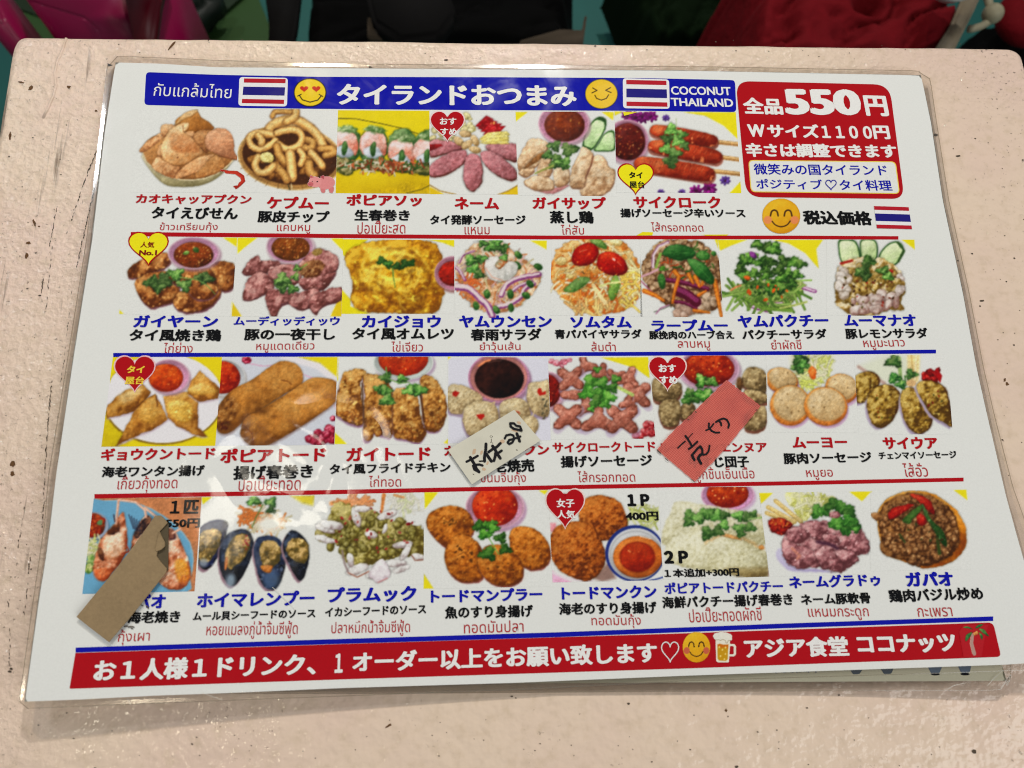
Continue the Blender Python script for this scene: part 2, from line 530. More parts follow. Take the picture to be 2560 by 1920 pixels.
            G = lum[:, None] + (G - lum[:, None]) * (1 - .04 * k)[:, None]
        return np.clip(G.reshape(-1, 3), 0, 250)
    def build(s, name, parent, off, label=None, h=h_top):
        ox, oy, sc = VW[s.V]
        P = drape(ox + s.x * sc, oy + s.y * sc, off, h)
        i = np.arange((s.nx - 1) * (s.ny - 1)); r, c = i // (s.nx - 1), i % (s.nx - 1)
        a = r * s.nx + c
        F = np.stack([a + s.nx, a + s.nx + 1, a + 1, a], -1)
        if s.cut:
            F = F[s.A[F].mean(1) > .5]
            u = np.unique(F); mp = np.full(len(P), -1); mp[u] = np.arange(len(u)); F = mp[F]; P = P[u]; C = s.C[u]
        else:
            C = s.C
        me = bpy.data.meshes.new(name)
        nv, nf = len(P), len(F)
        me.vertices.add(nv); me.vertices.foreach_set('co', P.astype(np.float32).ravel())
        me.loops.add(nf * 4); me.loops.foreach_set('vertex_index', F.astype(np.int32).ravel())
        me.polygons.add(nf); me.polygons.foreach_set('loop_start', np.arange(0, nf * 4, 4, dtype=np.int32))
        me.update(calc_edges=True)
        ca = me.color_attributes.new('Col', 'FLOAT_COLOR', 'POINT')
        C = s.finish()[u] if s.cut else s.finish()
        L_ = np.ones((nv, 4), np.float32)
        L_[:, :3] = np.clip(lin(np.clip(C, 0, 250)) * KA, .002, .88)
        ca.data.foreach_set('color', L_.ravel())
        o = link(name, me, parent, M_PHOTO)
        if label: o['label'] = label
        return o
# ------------------------------------------------------------------ the printed food photographs
PLATE = (221, 221, 222)
LIL = (170, 140, 170)
PINK, PINKW = (222, 170, 192), (205, 140, 170)
YE = (228, 216, 20)
WH = (228, 226, 220)

def d_crackers(p):
    CH = ((158, 100, 56), (216, 164, 112), (240, 204, 158))
    p.blob([(75, 560), (160, 760), (300, 895), (420, 922), (600, 922), (760, 885), (900, 800), (1020, 665), (1040, 600), (560, 700)], (128, 118, 78), (178, 168, 128), (222, 214, 180), wob=2, tex=.15, lx=-.2, ly=-.9, rim=30)
    p.blob([(70, 560), (120, 430), (280, 355), (420, 400), (900, 400), (1020, 560), (1022, 650), (900, 760), (700, 832), (500, 848), (300, 805), (140, 690)], (120, 72, 28), (176, 118, 62), (206, 150, 90), wob=3, tex=.4, tsc=120)
    p.line([(70, 560), (110, 655), (210, 750), (330, 815), (470, 846), (600, 852), (740, 832), (880, 775), (985, 690), (1030, 640)], 13, (226, 212, 176), soft=5)
    p.blob([(35, 540), (120, 440), (280, 340), (310, 370), (180, 490), (80, 555)], *CH, wob=6)
    p.blob([(268, 370), (275, 265), (420, 270), (460, 330), (360, 370), (320, 390)], *CH, wob=6)
    p.blob([(415, 260), (480, 170), (640, 105), (655, 120), (700, 190), (780, 235), (830, 305), (740, 340), (540, 340)], (142, 84, 26), (186, 122, 52), (206, 148, 80), tex=.3, tsc=110, ed=.2)
    p.blob([(415, 262), (470, 190), (520, 135), (640, 103), (652, 124), (590, 165), (500, 210), (440, 255)], (200, 158, 100), (222, 184, 130), (240, 212, 166), tex=.3)
    p.blob([(515, 370), (545, 335), (620, 335), (635, 370), (590, 395)], *CH)
    p.blob([(600, 400), (650, 335), (740, 315), (820, 330), (790, 420), (760, 560), (690, 520), (630, 450)], (140, 84, 42), (192, 134, 80), (218, 168, 114))
    p.blob([(735, 430), (760, 360), (830, 310), (920, 300), (1000, 345), (1040, 440), (1042, 540), (1080, 610), (1060, 640), (950, 610), (830, 560), (755, 520)], (166, 104, 66), (206, 146, 104), (230, 182, 142), tex=.35, tsc=16)
    p.line([(850, 590), (1060, 632)], 8, (120, 64, 30))
    p.blob([(225, 540), (255, 480), (300, 470), (290, 600), (235, 590)], *CH)
    p.blob([(270, 590), (270, 480), (330, 360), (400, 285), (480, 250), (560, 245), (545, 310), (510, 345), (590, 400), (660, 480), (710, 560), (640, 600), (560, 660), (450, 695), (340, 670)], (190, 134, 78), (230, 188, 134), (246, 222, 178), tex=.5, tsc=60)
    p.blob([(350, 380), (420, 350), (520, 380), (610, 440), (690, 550), (560, 560), (430, 560), (370, 490)], (186, 120, 66), (212, 150, 96), (226, 178, 128), soft=40, wob=20, tex=.6, tsc=30)
    p.line([(500, 265), (500, 330), (520, 345)], 7, (150, 92, 44), soft=6)
    p.specks(480, 560, 140, 60, 7, [(120, 60, 30)], 7)
    p.blob([(170, 680), (230, 600), (280, 640), (400, 700), (470, 720), (420, 830), (300, 800), (190, 740)], *CH)
    p.blob([(640, 740), (760, 630), (860, 590), (940, 680), (900, 760), (740, 815), (640, 830)], (150, 92, 40), (198, 140, 80), (222, 170, 110))
    p.blob([(415, 825), (480, 730), (600, 640), (730, 590), (830, 580), (760, 640), (680, 740), (560, 800), (460, 832)], (188, 128, 78), (224, 172, 118), (240, 204, 156))

def d_shrimp(p):
    # shrimp drawing
    p.line([(1110, 690), (1030, 660), (900, 640)], 2, (150, 130, 120))
    p.line([(905, 748), (985, 760), (1075, 765), (1140, 810), (1150, 860), (1110, 900), (1065, 935)], 22, (168, 40, 24), w2=26)
    p.line([(960, 765), (1060, 775), (1120, 820), (1132, 860), (1095, 895)], 34, (192, 52, 34), w2=22)
    p.poly([(1030, 915), (1075, 905), (1098, 920), (1060, 945)], (160, 34, 22))
    for i in range(9): p.line([(1000 + i * 12, 800 + i * 8), (985 + i * 14, 815 + i * 9)], 3, (110, 30, 24))
    p.specks(970, 748, 3, 3, 1, [(20, 10, 10)], 6)

def opensm(P, n=5):
    P = np.array(P, float); Q = np.concatenate([P[:1], P, P[-1:]]); out = []
    for i in range(1, len(Q) - 2):
        p0, p1, p2, p3 = Q[i - 1:i + 3]
        for k in range(n):
            t = k / n; out.append(.5 * (2 * p1 + (p2 - p0) * t + (2 * p0 - 5 * p1 + 4 * p2 - p3) * t * t + (3 * p1 - p0 - 3 * p2 + p3) * t ** 3))
    return np.array(out + [P[-1]])
def ring(p, pts, w, c=0):
    lo, md, hi = ((182, 128, 62), (228, 186, 110), (246, 226, 166)) if c == 0 else ((152, 100, 42), (206, 156, 80), (230, 190, 116))
    w = w * 1.18; pts = opensm(pts)
    p.line(pts, w + 12, (92, 52, 18), soft=26, wob=6, al=.8)
    p.line(pts, w, lo, soft=6, wob=7)
    p.line(pts - [0, w * .08], w * .72, md, soft=w * .4, wob=9)
    p.line(pts - [w * .05, w * .17], w * .26, hi, soft=w * .5, wob=14, al=.8)
def d_rinds(p):
    p.poly(E(1640, 610, 562, 348, 6, 40), (206, 172, 112), soft=5)
    p.poly(E(1640, 612, 545, 330, 6, 40), (168, 124, 66), soft=6)
    p.poly(E(1640, 602, 512, 298, 6, 40), (74, 40, 18), soft=8)
    p.specks(1640, 610, 480, 270, 90, [(120, 70, 40), (90, 50, 28)], 7)
    for a in range(20, 175, 14):
        t = math.radians(a); p.line([(1640 + 505 * math.cos(t), 612 + 300 * math.sin(t)), (1640 + 560 * math.cos(t), 612 + 345 * math.sin(t))], 5, (120, 82, 38))
    p.line([(1610, 880), (1635, 955)], 10, (40, 44, 24)); p.line([(1650, 890), (1660, 950)], 10, (220, 210, 170))
    p.lumps(1640, 640, 420, 210, 34, 60, (88, 48, 14), (160, 106, 44), (206, 156, 84))
    ring(p, [(1450, 175), (1480, 130), (1560, 125), (1660, 128), (1700, 120)], 40, 1)
    ring(p, [(1400, 360), (1440, 280), (1560, 220), (1700, 215), (1830, 280), (1930, 380), (1985, 480)], 78)
    ring(p, [(1700, 120), (1690, 180), (1600, 230)], 62)
    ring(p, [(1960, 520), (2080, 520), (2110, 560), (2010, 590)], 56, 1)
    ring(p, [(1800, 420), (1880, 450), (1850, 520), (1780, 500)], 60, 1)
    ring(p, [(1460, 370), (1300, 350), (1205, 400), (1230, 490), (1320, 525), (1430, 480), (1480, 430)], 56)
    ring(p, [(1300, 380), (1340, 430), (1330, 460)], 60)
    ring(p, [(1500, 350), (1620, 320), (1720, 330), (1765, 400), (1720, 490), (1600, 520), (1520, 470)], 58)
    ring(p, [(1500, 500), (1520, 580), (1580, 660)], 70, 1)
    ring(p, [(1740, 540), (1780, 600), (1750, 680)], 56)
    ring(p, [(1860, 560), (1920, 620), (1980, 700)], 62)
    ring(p, [(1640, 580), (1650, 680), (1660, 820)], 86)
    ring(p, [(1840, 680), (1850, 760), (1890, 800)], 76, 1)
    ring(p, [(1480, 700), (1560, 780), (1600, 850)], 70, 1)
    ring(p, [(1300, 610), (1265, 690), (1310, 770), (1400, 760), (1460, 700)], 62)
    p.blob(E(1395, 612, 76, 58, 10), (190, 170, 90), (226, 214, 140), (240, 234, 176))

def d_pig(p):
    # pig drawing
    for q in ([(1960, 930), (2010, 930), (2012, 982), (1972, 984)], [(2050, 930), (2105, 925), (2095, 984), (2058, 984)]):
        p.poly(q, (206, 120, 120), sm=2)
    p.poly(E(2020, 880, 98, 70, -5), (216, 136, 136), soft=5)
    p.poly(E(1905, 872, 68, 58), (222, 144, 144), soft=5)
    p.poly([(1845, 835), (1855, 795), (1895, 820)], (190, 92, 96)); p.poly([(1955, 815), (2000, 795), (1998, 845)], (170, 72, 80))
    p.poly(E(1855, 895, 33, 24), (196, 100, 104))
    p.specks(1875, 866, 1, 1, 1, [(20, 10, 10)], 7); p.specks(1928, 868, 1, 1, 1, [(20, 10, 10)], 7)
    p.specks(1848, 895, 9, 2, 3, [(110, 40, 50)], 5)

def d_freshroll(p):
    p.poly([(90, 740), (780, 740), (780, 1360), (90, 1360)], (226, 208, 16))
    p.blob([(100, 1150), (780, 1150), (780, 1350), (100, 1350)], (196, 164, 4), (214, 186, 10), (224, 200, 20), sm=0, wob=0, tsc=200, soft=60, ed=0)
    p.line([(120, 818), (250, 822), (400, 850), (560, 885), (680, 925)], 4, (40, 40, 10))
    p.line([(600, 1335), (700, 1310), (760, 1280)], 4, (50, 50, 10))
    for cx, cy in ((190, 1010), (370, 1010), (565, 1015), (745, 1025)):
        p.blob(E(cx, cy, 100, 130, 8), (44, 88, 36), (84, 128, 66), (140, 172, 110), wob=14, tex=.8)
    for i, (cx, cy) in enumerate(((165, 985), (365, 990), (560, 1045), (735, 1040))):
        p.blob([(cx - 90, cy + 30), (cx - 80, cy - 50), (cx - 10, cy - 88), (cx + 70, cy - 62), (cx + 98, cy + 10), (cx + 80, cy + 90), (cx + 20, cy + 30), (cx - 30, cy + 20), (cx - 60, cy + 80)], (206, 110, 84), (228, 176, 160), (240, 222, 222), tex=.5, tsc=50, rim=16)
        p.blob([(cx - 70, cy + 60), (cx - 20, cy + 20), (cx + 30, cy + 30), (cx + 70, cy + 80), (cx, cy + 110)], (150, 160, 170), (196, 204, 214), (226, 230, 236), soft=14)
        p.blob(E(cx + 5, cy + 40, 20, 52, 8), (36, 76, 26), (72, 116, 56), (110, 150, 80), wob=8)
        p.blob(E(cx + 20, cy - 92, 80, 26, 5), (70, 110, 50), (130, 160, 100), (190, 206, 160), wob=18, tex=1, soft=16)
    p.blob([(110, 1085), (240, 1110), (440, 1100), (560, 1130), (760, 1130), (760, 1210), (640, 1200), (440, 1180), (260, 1175), (200, 1215), (115, 1180)], (50, 60, 20), (120, 116, 60), (180, 168, 120), wob=14, tex=1)
    p.strands(430, 1150, 310, 38, 100, [(214, 110, 60), (226, 220, 196), (60, 100, 40), (206, 190, 150), (150, 70, 34)], 44, 9)

def d_naem(p):
    p.poly([(757, 1290), (870, 1350), (757, 1350)], (222, 190, 20)); p.poly([(1240, 1345), (1365, 1285), (1370, 1350)], (222, 190, 20))
    p.line([(757, 1278), (830, 1320), (940, 1345)], 7, (150, 110, 30)); p.line([(1230, 1345), (1300, 1320), (1368, 1280)], 6, (150, 110, 30))
    S = ((146, 80, 82), (184, 116, 122), (206, 146, 150))
    def sl(pts, rim=(150, 70, 66)):
        p.blob([(a + 4, b + 9) for a, b in pts], (110, 50, 40), rim, (170, 90, 84), tex=.2)
        p.blob(pts, *S, tex=.6, tsc=18, rim=12)
    p.lumps(850, 930, 80, 60, 14, 24, (150, 140, 90), (210, 200, 150), (230, 224, 190))
    p.lumps(1010, 860, 50, 60, 10, 24, (170, 160, 100), (222, 214, 160), (236, 232, 196))
    sl([(757, 975), (850, 968), (950, 990), (985, 1020), (900, 1050), (800, 1075), (757, 1070)])
    p.blob([(757, 1000), (840, 995), (845, 1010), (757, 1045)], (120, 6, 10), (170, 14, 20), (200, 50, 40), sm=0)
    sl([(760, 1215), (760, 1150), (830, 1090), (930, 1045), (1005, 1040), (1010, 1090), (960, 1150), (860, 1205)])
    sl([(1145, 1020), (1180, 998), (1355, 998), (1357, 1105), (1290, 1095), (1210, 1070)])
    sl([(1110, 1060), (1150, 1042), (1230, 1070), (1310, 1130), (1355, 1180), (1357, 1230), (1300, 1240), (1200, 1190), (1130, 1120)])
    sl([(1000, 1130), (1020, 1080), (1060, 1060), (1105, 1090), (1122, 1180), (1110, 1260), (1060, 1318), (1010, 1290), (990, 1210)])
    for a in range(4):
        p.blob([(1075 + a * 18, 870 + a * 20), (1150 + a * 12, 800 + a * 24), (1200 + a * 28, 825 + a * 16), (1130 + a * 30, 890 + a * 14)], (120, 4, 10), (172, 12, 22), (214, 60, 60), sm=0, wob=3, spec=1)
    p.specks(1190, 850, 20, 12, 7, [(230, 190, 90)], 6)
    for i in range(4):
        p.blob([(1100, 960 + i * 11), (1160, 915 + i * 22), (1290, 905 + i * 22), (1310, 935 + i * 20), (1180, 965 + i * 10)], (196, 176, 70), (226, 212, 116), (240, 232, 160), sm=0, wob=4, rim=8)
    for a, b, c in ((1005, 925, 10), (960, 975, 40), (1070, 970, 60), (1015, 1000, -40), (1070, 1035, 15)):
        p.blob(E(a, b, 42, 26, c), (150, 118, 70), (206, 178, 130), (228, 206, 166), wob=5, tex=.3)

def d_steamchicken(p):
    p.poly([(833, 45), (970, 45), (835, 150)], YE); p.poly([(1790, 45), (1920, 45), (1915, 135)], YE)
    for pts in ([(1575, 420), (1600, 300), (1660, 180), (1740, 105), (1830, 120), (1835, 210), (1780, 330), (1690, 460), (1620, 450)],
                [(1700, 470), (1760, 380), (1830, 275), (1930, 260), (1935, 460), (1800, 480)]):
        p.blob(pts, (40, 86, 34), (60, 110, 44), (80, 130, 60), wob=3, rim=8)
        c = np.mean(pts, 0); q = c + (np.array(pts) - c) * .86
        p.blob(q, (160, 196, 130), (198, 224, 170), (224, 238, 200), wob=3, tex=.4, tsc=60, ed=.25)
    p.poly([(1690, 150), (1760, 95), (1835, 125), (1830, 240), (1815, 160), (1740, 130)], (44, 84, 36), sm=2)
    p.bowl(1370, 170, 282, 225, PINK, PINKW, (112, 40, 10), 1378, 190, 222, 180, n=16, cols=((200, 140, 60), (170, 90, 40)), sz=11, lo=(84, 26, 6), hi=(150, 66, 20))
    C = ((166, 126, 88), (214, 184, 146), (234, 214, 184))
    p.blob([(1060, 900), (1300, 880), (1420, 850), (1400, 880), (1250, 950), (1120, 930)], (170, 110, 110), (200, 140, 140), (210, 160, 160))
    for pts in ([(860, 590), (920, 450), (1000, 345), (1120, 345), (1200, 400), (1130, 530), (1000, 640), (880, 690)],
                [(920, 660), (1040, 540), (1150, 470), (1150, 560), (1040, 660), (960, 690)],
                [(870, 700), (980, 650), (1050, 690), (960, 760), (890, 740)],
                [(1080, 640), (1150, 500), (1230, 560), (1240, 700), (1180, 770), (1080, 740)],
                [(930, 820), (1040, 750), (1200, 770), (1260, 830), (1240, 900), (1080, 910), (990, 880)],
                [(1255, 690), (1330, 650), (1420, 670), (1430, 800), (1350, 860), (1270, 850)],
                [(1560, 960), (1570, 820), (1660, 600), (1740, 520), (1830, 560), (1870, 650), (1930, 680), (1930, 790), (1880, 900), (1740, 975)],
                [(1440, 860), (1450, 700), (1530, 520), (1580, 430), (1690, 500), (1680, 600), (1620, 720), (1600, 860), (1500, 890)]):
        p.blob([(a + 5, b + 12) for a, b in pts], (160, 118, 90), (180, 134, 106), (190, 144, 120), soft=12, tex=.2)
        p.blob(pts, *C, wob=12, tex=.8, tsc=55)
    p.blob([(930, 665), (1050, 540), (1150, 480), (1120, 560), (1000, 640)], (110, 70, 30), (160, 110, 60), (180, 130, 80))
    p.line([(1690, 530), (1670, 640), (1610, 780)], 14, (130, 80, 56), soft=8)
    p.herb(1265, 420, 95, 70); p.herb(1200, 520, 85, 40, md=(90, 150, 66)); p.herb(1300, 600, 130, 20); p.herb(1430, 460, 120, -10); p.herb(1370, 610, 110, 70)
    p.line([(1250, 640), (1150, 680), (1050, 725)], 26, (150, 160, 76), w2=14)

def d_skewers(p):
    p.poly([(300, 775), (665, 775), (700, 985), (580, 870), (450, 800)], YE, sm=0); p.poly([(-177, 770), (-120, 772), (-177, 800)], YE)
    p.poly([(615, 1340), (705, 1245), (705, 1340)], YE)
    for cx, cy, r in ((-85, 800, 42), (-30, 815, 50), (20, 810, 44), (80, 805, 42), (180, 815, 26), (590, 1248, 34), (390, 1320, 46), (480, 1305, 52), (290, 1330, 26), (145, 1330, 24)):
        col = (122, 14, 108) if r > 35 else (96, 60, 150)
        for k in range(8):
            t = k * .785 + cx; p.blob(E(cx + r * .6 * math.cos(t), cy + r * .5 * math.sin(t), r * .5, r * .26, math.degrees(t), 10), np.array(col) * .7, col, np.minimum(np.array(col) * 1.4 + 20, 230), wob=r * .2, rim=6, sm=0)
        p.specks(cx, cy, 2, 2, 1, [(70, 10, 50)], r * .2)
    p.bowl(-90, 975, 150, 150, PINK, PINKW, (96, 22, 12), -85, 980, 122, 128, n=60, cols=((214, 130, 60), (180, 80, 40), (226, 180, 110)), sz=5)
    for y0, y1, x0, x1 in ((980, 998, 545, 690), (1085, 1105, 575, 700), (1180, 1205, 510, 712)):
        p.line([(x0 - 30, y0), (x1, y1)], 30, (176, 128, 70)); p.line([(x0 - 30, y0 - 6), (x1, y1 - 6)], 12, (226, 190, 130))
    def saus(x0, y0, x1, y1, w):
        p.line([(x0, y0 + 14), (x1, y1 + 14)], w, (150, 70, 50), soft=10, al=.8)
        n = np.array([-(y1 - y0), x1 - x0], float); n /= np.linalg.norm(n); d = np.array([x1 - x0, y1 - y0], float); L_ = np.linalg.norm(d); d /= L_
        a = np.array([x0, y0]); b = np.array([x1, y1])
        pts = [a - d * w * .45, a + n * w * .42 + 0 * d, a + d * L_ * .5 + n * w * .52, b + n * w * .45, b + d * w * .4, b - n * w * .45, a + d * L_ * .5 - n * w * .52, a - n * w * .42]
        p.blob(pts, (120, 26, 6), (184, 62, 26), (220, 118, 66), wob=3, tex=.4, tsc=60, rim=30, spec=.3, lx=0, ly=-1.1)
        for k in np.arange(.12, .95, .085):
            c = a + d * L_ * k; p.line([c - n * w * .40 + d * 10, c + n * w * .30 - d * 12], 4, (150, 44, 20), al=.65)
            p.line([c - n * w * .34 + d * 16, c - n * w * .05 + d * 4], 4, (240, 160, 110), al=.5)
    saus(110, 900, 500, 975, 92); saus(105, 1010, 525, 1085, 104); saus(10, 1130, 470, 1205, 112)
    for cx, cy, r, a in ((220, 900, 66, 30), (190, 960, 62, 90), (260, 975, 60, 10), (180, 1030, 58, 50), (240, 1060, 64, 120), (215, 1120, 66, 80), (290, 930, 50, 0), (310, 1010, 45, 60)):
        p.herb(cx, cy, r, a, dk=(50, 96, 36), md=(88, 140, 60), lt=(140, 182, 100))
    p.line([(255, 900), (250, 820)], 4, (170, 190, 140))

CHK = ((96, 46, 14), (164, 98, 42), (206, 148, 82))
def sauce_specks(p, cx, cy, rx, ry, n=70):
    p.specks(cx, cy, rx, ry, n, [(206, 130, 60), (150, 62, 20), (222, 170, 100), (120, 40, 12)], 7)
def d_grill(p):
    p.poly([(975, 165), (1240, 165), (1110, 290), (1085, 240)], YE); p.poly([(1045, 655), (1120, 770), (1042, 772)], YE); p.poly([(180, 722), (212, 752), (180, 752)], YE)
    for pts in ([(245, 420), (290, 370), (420, 300), (540, 280), (575, 350), (500, 410), (400, 440), (330, 475), (250, 470)],
                [(860, 400), (940, 350), (1060, 370), (1072, 460), (1060, 540), (985, 580), (900, 520), (850, 450)],
                [(305, 500), (400, 440), (560, 430), (640, 540), (620, 640), (520, 680), (420, 705), (350, 640), (310, 560)],
                [(560, 430), (860, 400), (900, 520), (760, 560), (600, 520)],
                [(590, 640), (640, 580), (800, 540), (930, 520), (960, 590), (900, 680), (820, 725), (690, 742), (610, 700)],
                [(700, 560), (820, 510), (930, 540), (900, 620), (780, 640)]):
        p.blob([(a + 4, b + 14) for a, b in pts], (120, 70, 80), (150, 100, 100), (170, 120, 120), soft=12, tex=.1)
        p.blob(pts, *CHK, wob=8, tex=1.0, tsc=60, rim=30, spec=.7)
    p.bowl(750, 285, 200, 125, (226, 190, 206), (208, 150, 184), (128, 56, 14), 750, 298, 152, 98)
    sauce_specks(p, 750, 298, 135, 84)
    p.blob(E(695, 283, 26, 15, -10), (90, 130, 50), (150, 190, 100), (190, 220, 150)); p.blob(E(768, 262, 26, 20, 30), (50, 90, 30), (84, 120, 60), (130, 160, 90))
    for cx, cy, r, a in ((610, 450, 85, 200), (520, 500, 88, 150), (430, 510, 80, 170), (480, 550, 70, 100), (680, 530, 78, 80), (850, 480, 75, 10), (790, 470, 50, 60)):
        p.herb(cx, cy, r, a)
    p.line([(640, 470), (780, 490), (850, 530), (915, 600)], 9, (120, 164, 84), w2=6)

def d_pork(p):
    p.poly([(1085, 165), (1240, 165), (1130, 250), (1088, 290)], YE); p.poly([(1805, 172), (1960, 172), (1900, 270)], YE)
    p.poly([(1885, 590), (1895, 772), (1800, 772)], (222, 196, 20)); p.poly([(1042, 655), (1120, 772), (1042, 772)], (222, 196, 20))
    p.bowl(1490, 235, 185, 132, (226, 200, 210), (206, 150, 180), (120, 62, 14), 1495, 245, 146, 98)
    sauce_specks(p, 1495, 245, 130, 86)
    P_ = ((108, 56, 50), (166, 106, 102), (206, 156, 148))
    for pts in ([(1120, 430), (1180, 340), (1240, 300), (1270, 340), (1400, 350), (1420, 400), (1330, 430), (1260, 440), (1180, 450)],
                [(1130, 640), (1140, 560), (1180, 470), (1260, 430), (1350, 470), (1360, 560), (1270, 610), (1190, 640)],
                [(1330, 420), (1440, 370), (1560, 400), (1560, 500), (1440, 540), (1350, 500)],
                [(1560, 370), (1680, 260), (1790, 270), (1860, 330), (1840, 420), (1720, 500), (1620, 480)],
                [(1560, 480), (1700, 470), (1830, 430), (1830, 460), (1740, 560), (1600, 560)],
                [(1300, 590), (1400, 560), (1560, 590), (1560, 660), (1430, 680), (1380, 765), (1330, 740)],
                [(1480, 660), (1560, 590), (1700, 560), (1730, 640), (1640, 700), (1560, 715)],
                [(1640, 640), (1720, 580), (1885, 550), (1880, 640), (1740, 690), (1690, 752), (1640, 700)]):
        p.blob([(a + 4, b + 10) for a, b in pts], (90, 40, 40), (130, 80, 90), (150, 90, 100), soft=10, tex=.1)
        p.blob(pts, *P_, wob=12, tex=1.0, tsc=45, rim=24, spec=.4)
    p.blob([(1560, 400), (1680, 330), (1760, 380), (1700, 460), (1600, 470)], (90, 44, 16), (142, 92, 52), (190, 146, 96), wob=14, tex=1, soft=14)
    p.blob(E(1700, 275, 40, 24, -20), (140, 110, 50), (176, 148, 84), (200, 176, 110))
    p.herb(1430, 490, 82, 30); p.herb(1430, 550, 62, 80); p.herb(1510, 560, 60, 0); p.herb(1545, 400, 40, 20, md=(96, 156, 60)); p.herb(1530, 470, 45, 60)
    p.line([(1500, 480), (1560, 410), (1620, 370)], 9, (120, 160, 70))

def d_omelette(p):
    p.poly([(30, 175), (250, 175), (80, 320), (55, 300)], YE); p.poly([(700, 178), (910, 178), (908, 238), (820, 205)], YE)
    p.poly([(40, 560), (110, 640), (110, 752), (40, 752)], YE); p.poly([(100, 690), (260, 752), (60, 752)], YE)
    O = [(70, 340), (100, 260), (190, 215), (320, 190), (520, 180), (720, 195), (790, 250), (815, 330), (770, 420), (780, 480), (830, 560), (815, 640), (770, 740), (600, 750), (420, 745), (260, 740), (160, 710), (115, 640), (130, 540), (110, 440)]
    p.blob(O, (140, 82, 4), (196, 138, 18), (230, 190, 56), wob=12, tex=1.1, tsc=70, rim=20, spec=.2, ly=-.2)
    p.blob([(200, 260), (420, 230), (640, 260), (700, 420), (640, 560), (420, 600), (240, 560), (180, 420)], (160, 102, 8), (214, 164, 28), (240, 212, 84), wob=40, tex=1.1, tsc=70, soft=50)
    p.rs.seed(5)
    for _ in range(46):
        t = p.rs.rand() * 6.28; r = .3 + .65 * p.rs.rand(); cx, cy = 440 + 330 * r * math.cos(t), 470 + 240 * r * math.sin(t)
        a = t + 1.57 + p.rs.randn() * .5; l = 30 + 60 * p.rs.rand()
        dk = p.rs.rand() < .5
        p.line([(cx - l * math.cos(a), cy - l * .7 * math.sin(a)), (cx, cy + 8), (cx + l * math.cos(a + .4), cy + l * .7 * math.sin(a + .4))], 22 if dk else 15, (134, 78, 4) if dk else (240, 212, 86), soft=20, wob=14, al=.55)
    for pts in ([(250, 470), (290, 390), (400, 380), (440, 430)], [(600, 550), (640, 470), (620, 400)], [(470, 340), (520, 290), (580, 300)]):
        p.line(pts, 20, (242, 216, 90), soft=16, wob=10, al=.75)
    p.bowl(900, 440, 145, 132, (214, 160, 180), (196, 130, 152), (150, 26, 10), 905, 442, 118, 96, shade=(120, 60, 60))
    for cx, cy, r, a in ((350, 345, 52, 20), (400, 370, 50, 80), (470, 385, 48, 40), (530, 370, 56, 10), (580, 360, 40, 60)): p.herb(cx, cy, r, a, dk=(18, 60, 14), md=(36, 92, 26), lt=(70, 124, 46))
    p.line([(435, 400), (440, 470), (455, 550)], 11, (84, 130, 56), w2=6)

def d_glass(p):
    p.poly([(1490, 188), (1620, 188), (1618, 258), (1560, 225)], YE)
    p.blob([(915, 400), (990, 280), (1080, 200), (1250, 195), (1400, 290), (1570, 430), (1560, 520), (1470, 640), (1340, 720), (1180, 740), (1040, 690), (960, 560)], (176, 120, 76), (216, 180, 140), (234, 216, 190), wob=20, tex=1.1, tsc=50)
    p.strands(1240, 470, 290, 240, 190, [(230, 222, 196), (222, 148, 92), (206, 196, 150), (212, 120, 60), (190, 170, 160), (220, 176, 170)], 74, 9)
    p.strands(1010, 540, 80, 90, 34, [(222, 112, 50), (226, 140, 80)], 90, 11)
    for pts, w in (([(925, 545), (1020, 560), (1110, 640), (1170, 700), (1200, 770)], 52), ([(1235, 700), (1330, 680), (1420, 620), (1450, 560), (1520, 520)], 36), ([(1270, 610), (1310, 530), (1400, 480), (1560, 450)], 40), ([(1330, 600), (1400, 540), (1500, 500)], 26), ([(915, 390), (950, 420), (990, 490)], 26), ([(945, 360), (980, 300), (1060, 270)], 14)):
        pts = opensm(pts); p.line(pts, w, (140, 70, 128), soft=7, wob=5); p.line(pts - [3, w * .18], w * .68, (222, 206, 208), soft=9, wob=5, w2=w * .4)
    for a, b in ((1340, 600), (1400, 300), (1555, 390), (1460, 610), (1345, 705), (1230, 720), (1075, 690), (1490, 520), (1160, 600), (1390, 380)):
        p.blob(E(a, b, 34, 24, a % 90), (24, 70, 20), (58, 110, 42), (130, 170, 90), wob=6)
    p.blob([(1140, 400), (1160, 330), (1230, 310), (1250, 330), (1220, 380), (1260, 410), (1330, 350), (1390, 370), (1380, 450), (1290, 500), (1190, 490)], (176, 176, 170), (216, 214, 208), (238, 238, 236), wob=5, spec=.4)
    p.line([(1150, 400), (1200, 470), (1280, 495)], 8, (216, 140, 110), al=.6)
    for cx, cy, r, a in ((1040, 340, 72, 0), (1060, 410, 70, 50), (1120, 330, 56, 100), (1100, 450, 56, 20), (1190, 240, 66, 30), (1280, 250, 62, 80), (1130, 210, 50, 10), (1290, 320, 44, 60), (1240, 200, 50, 90)): p.herb(cx, cy, r, a, md=(70, 130, 50))

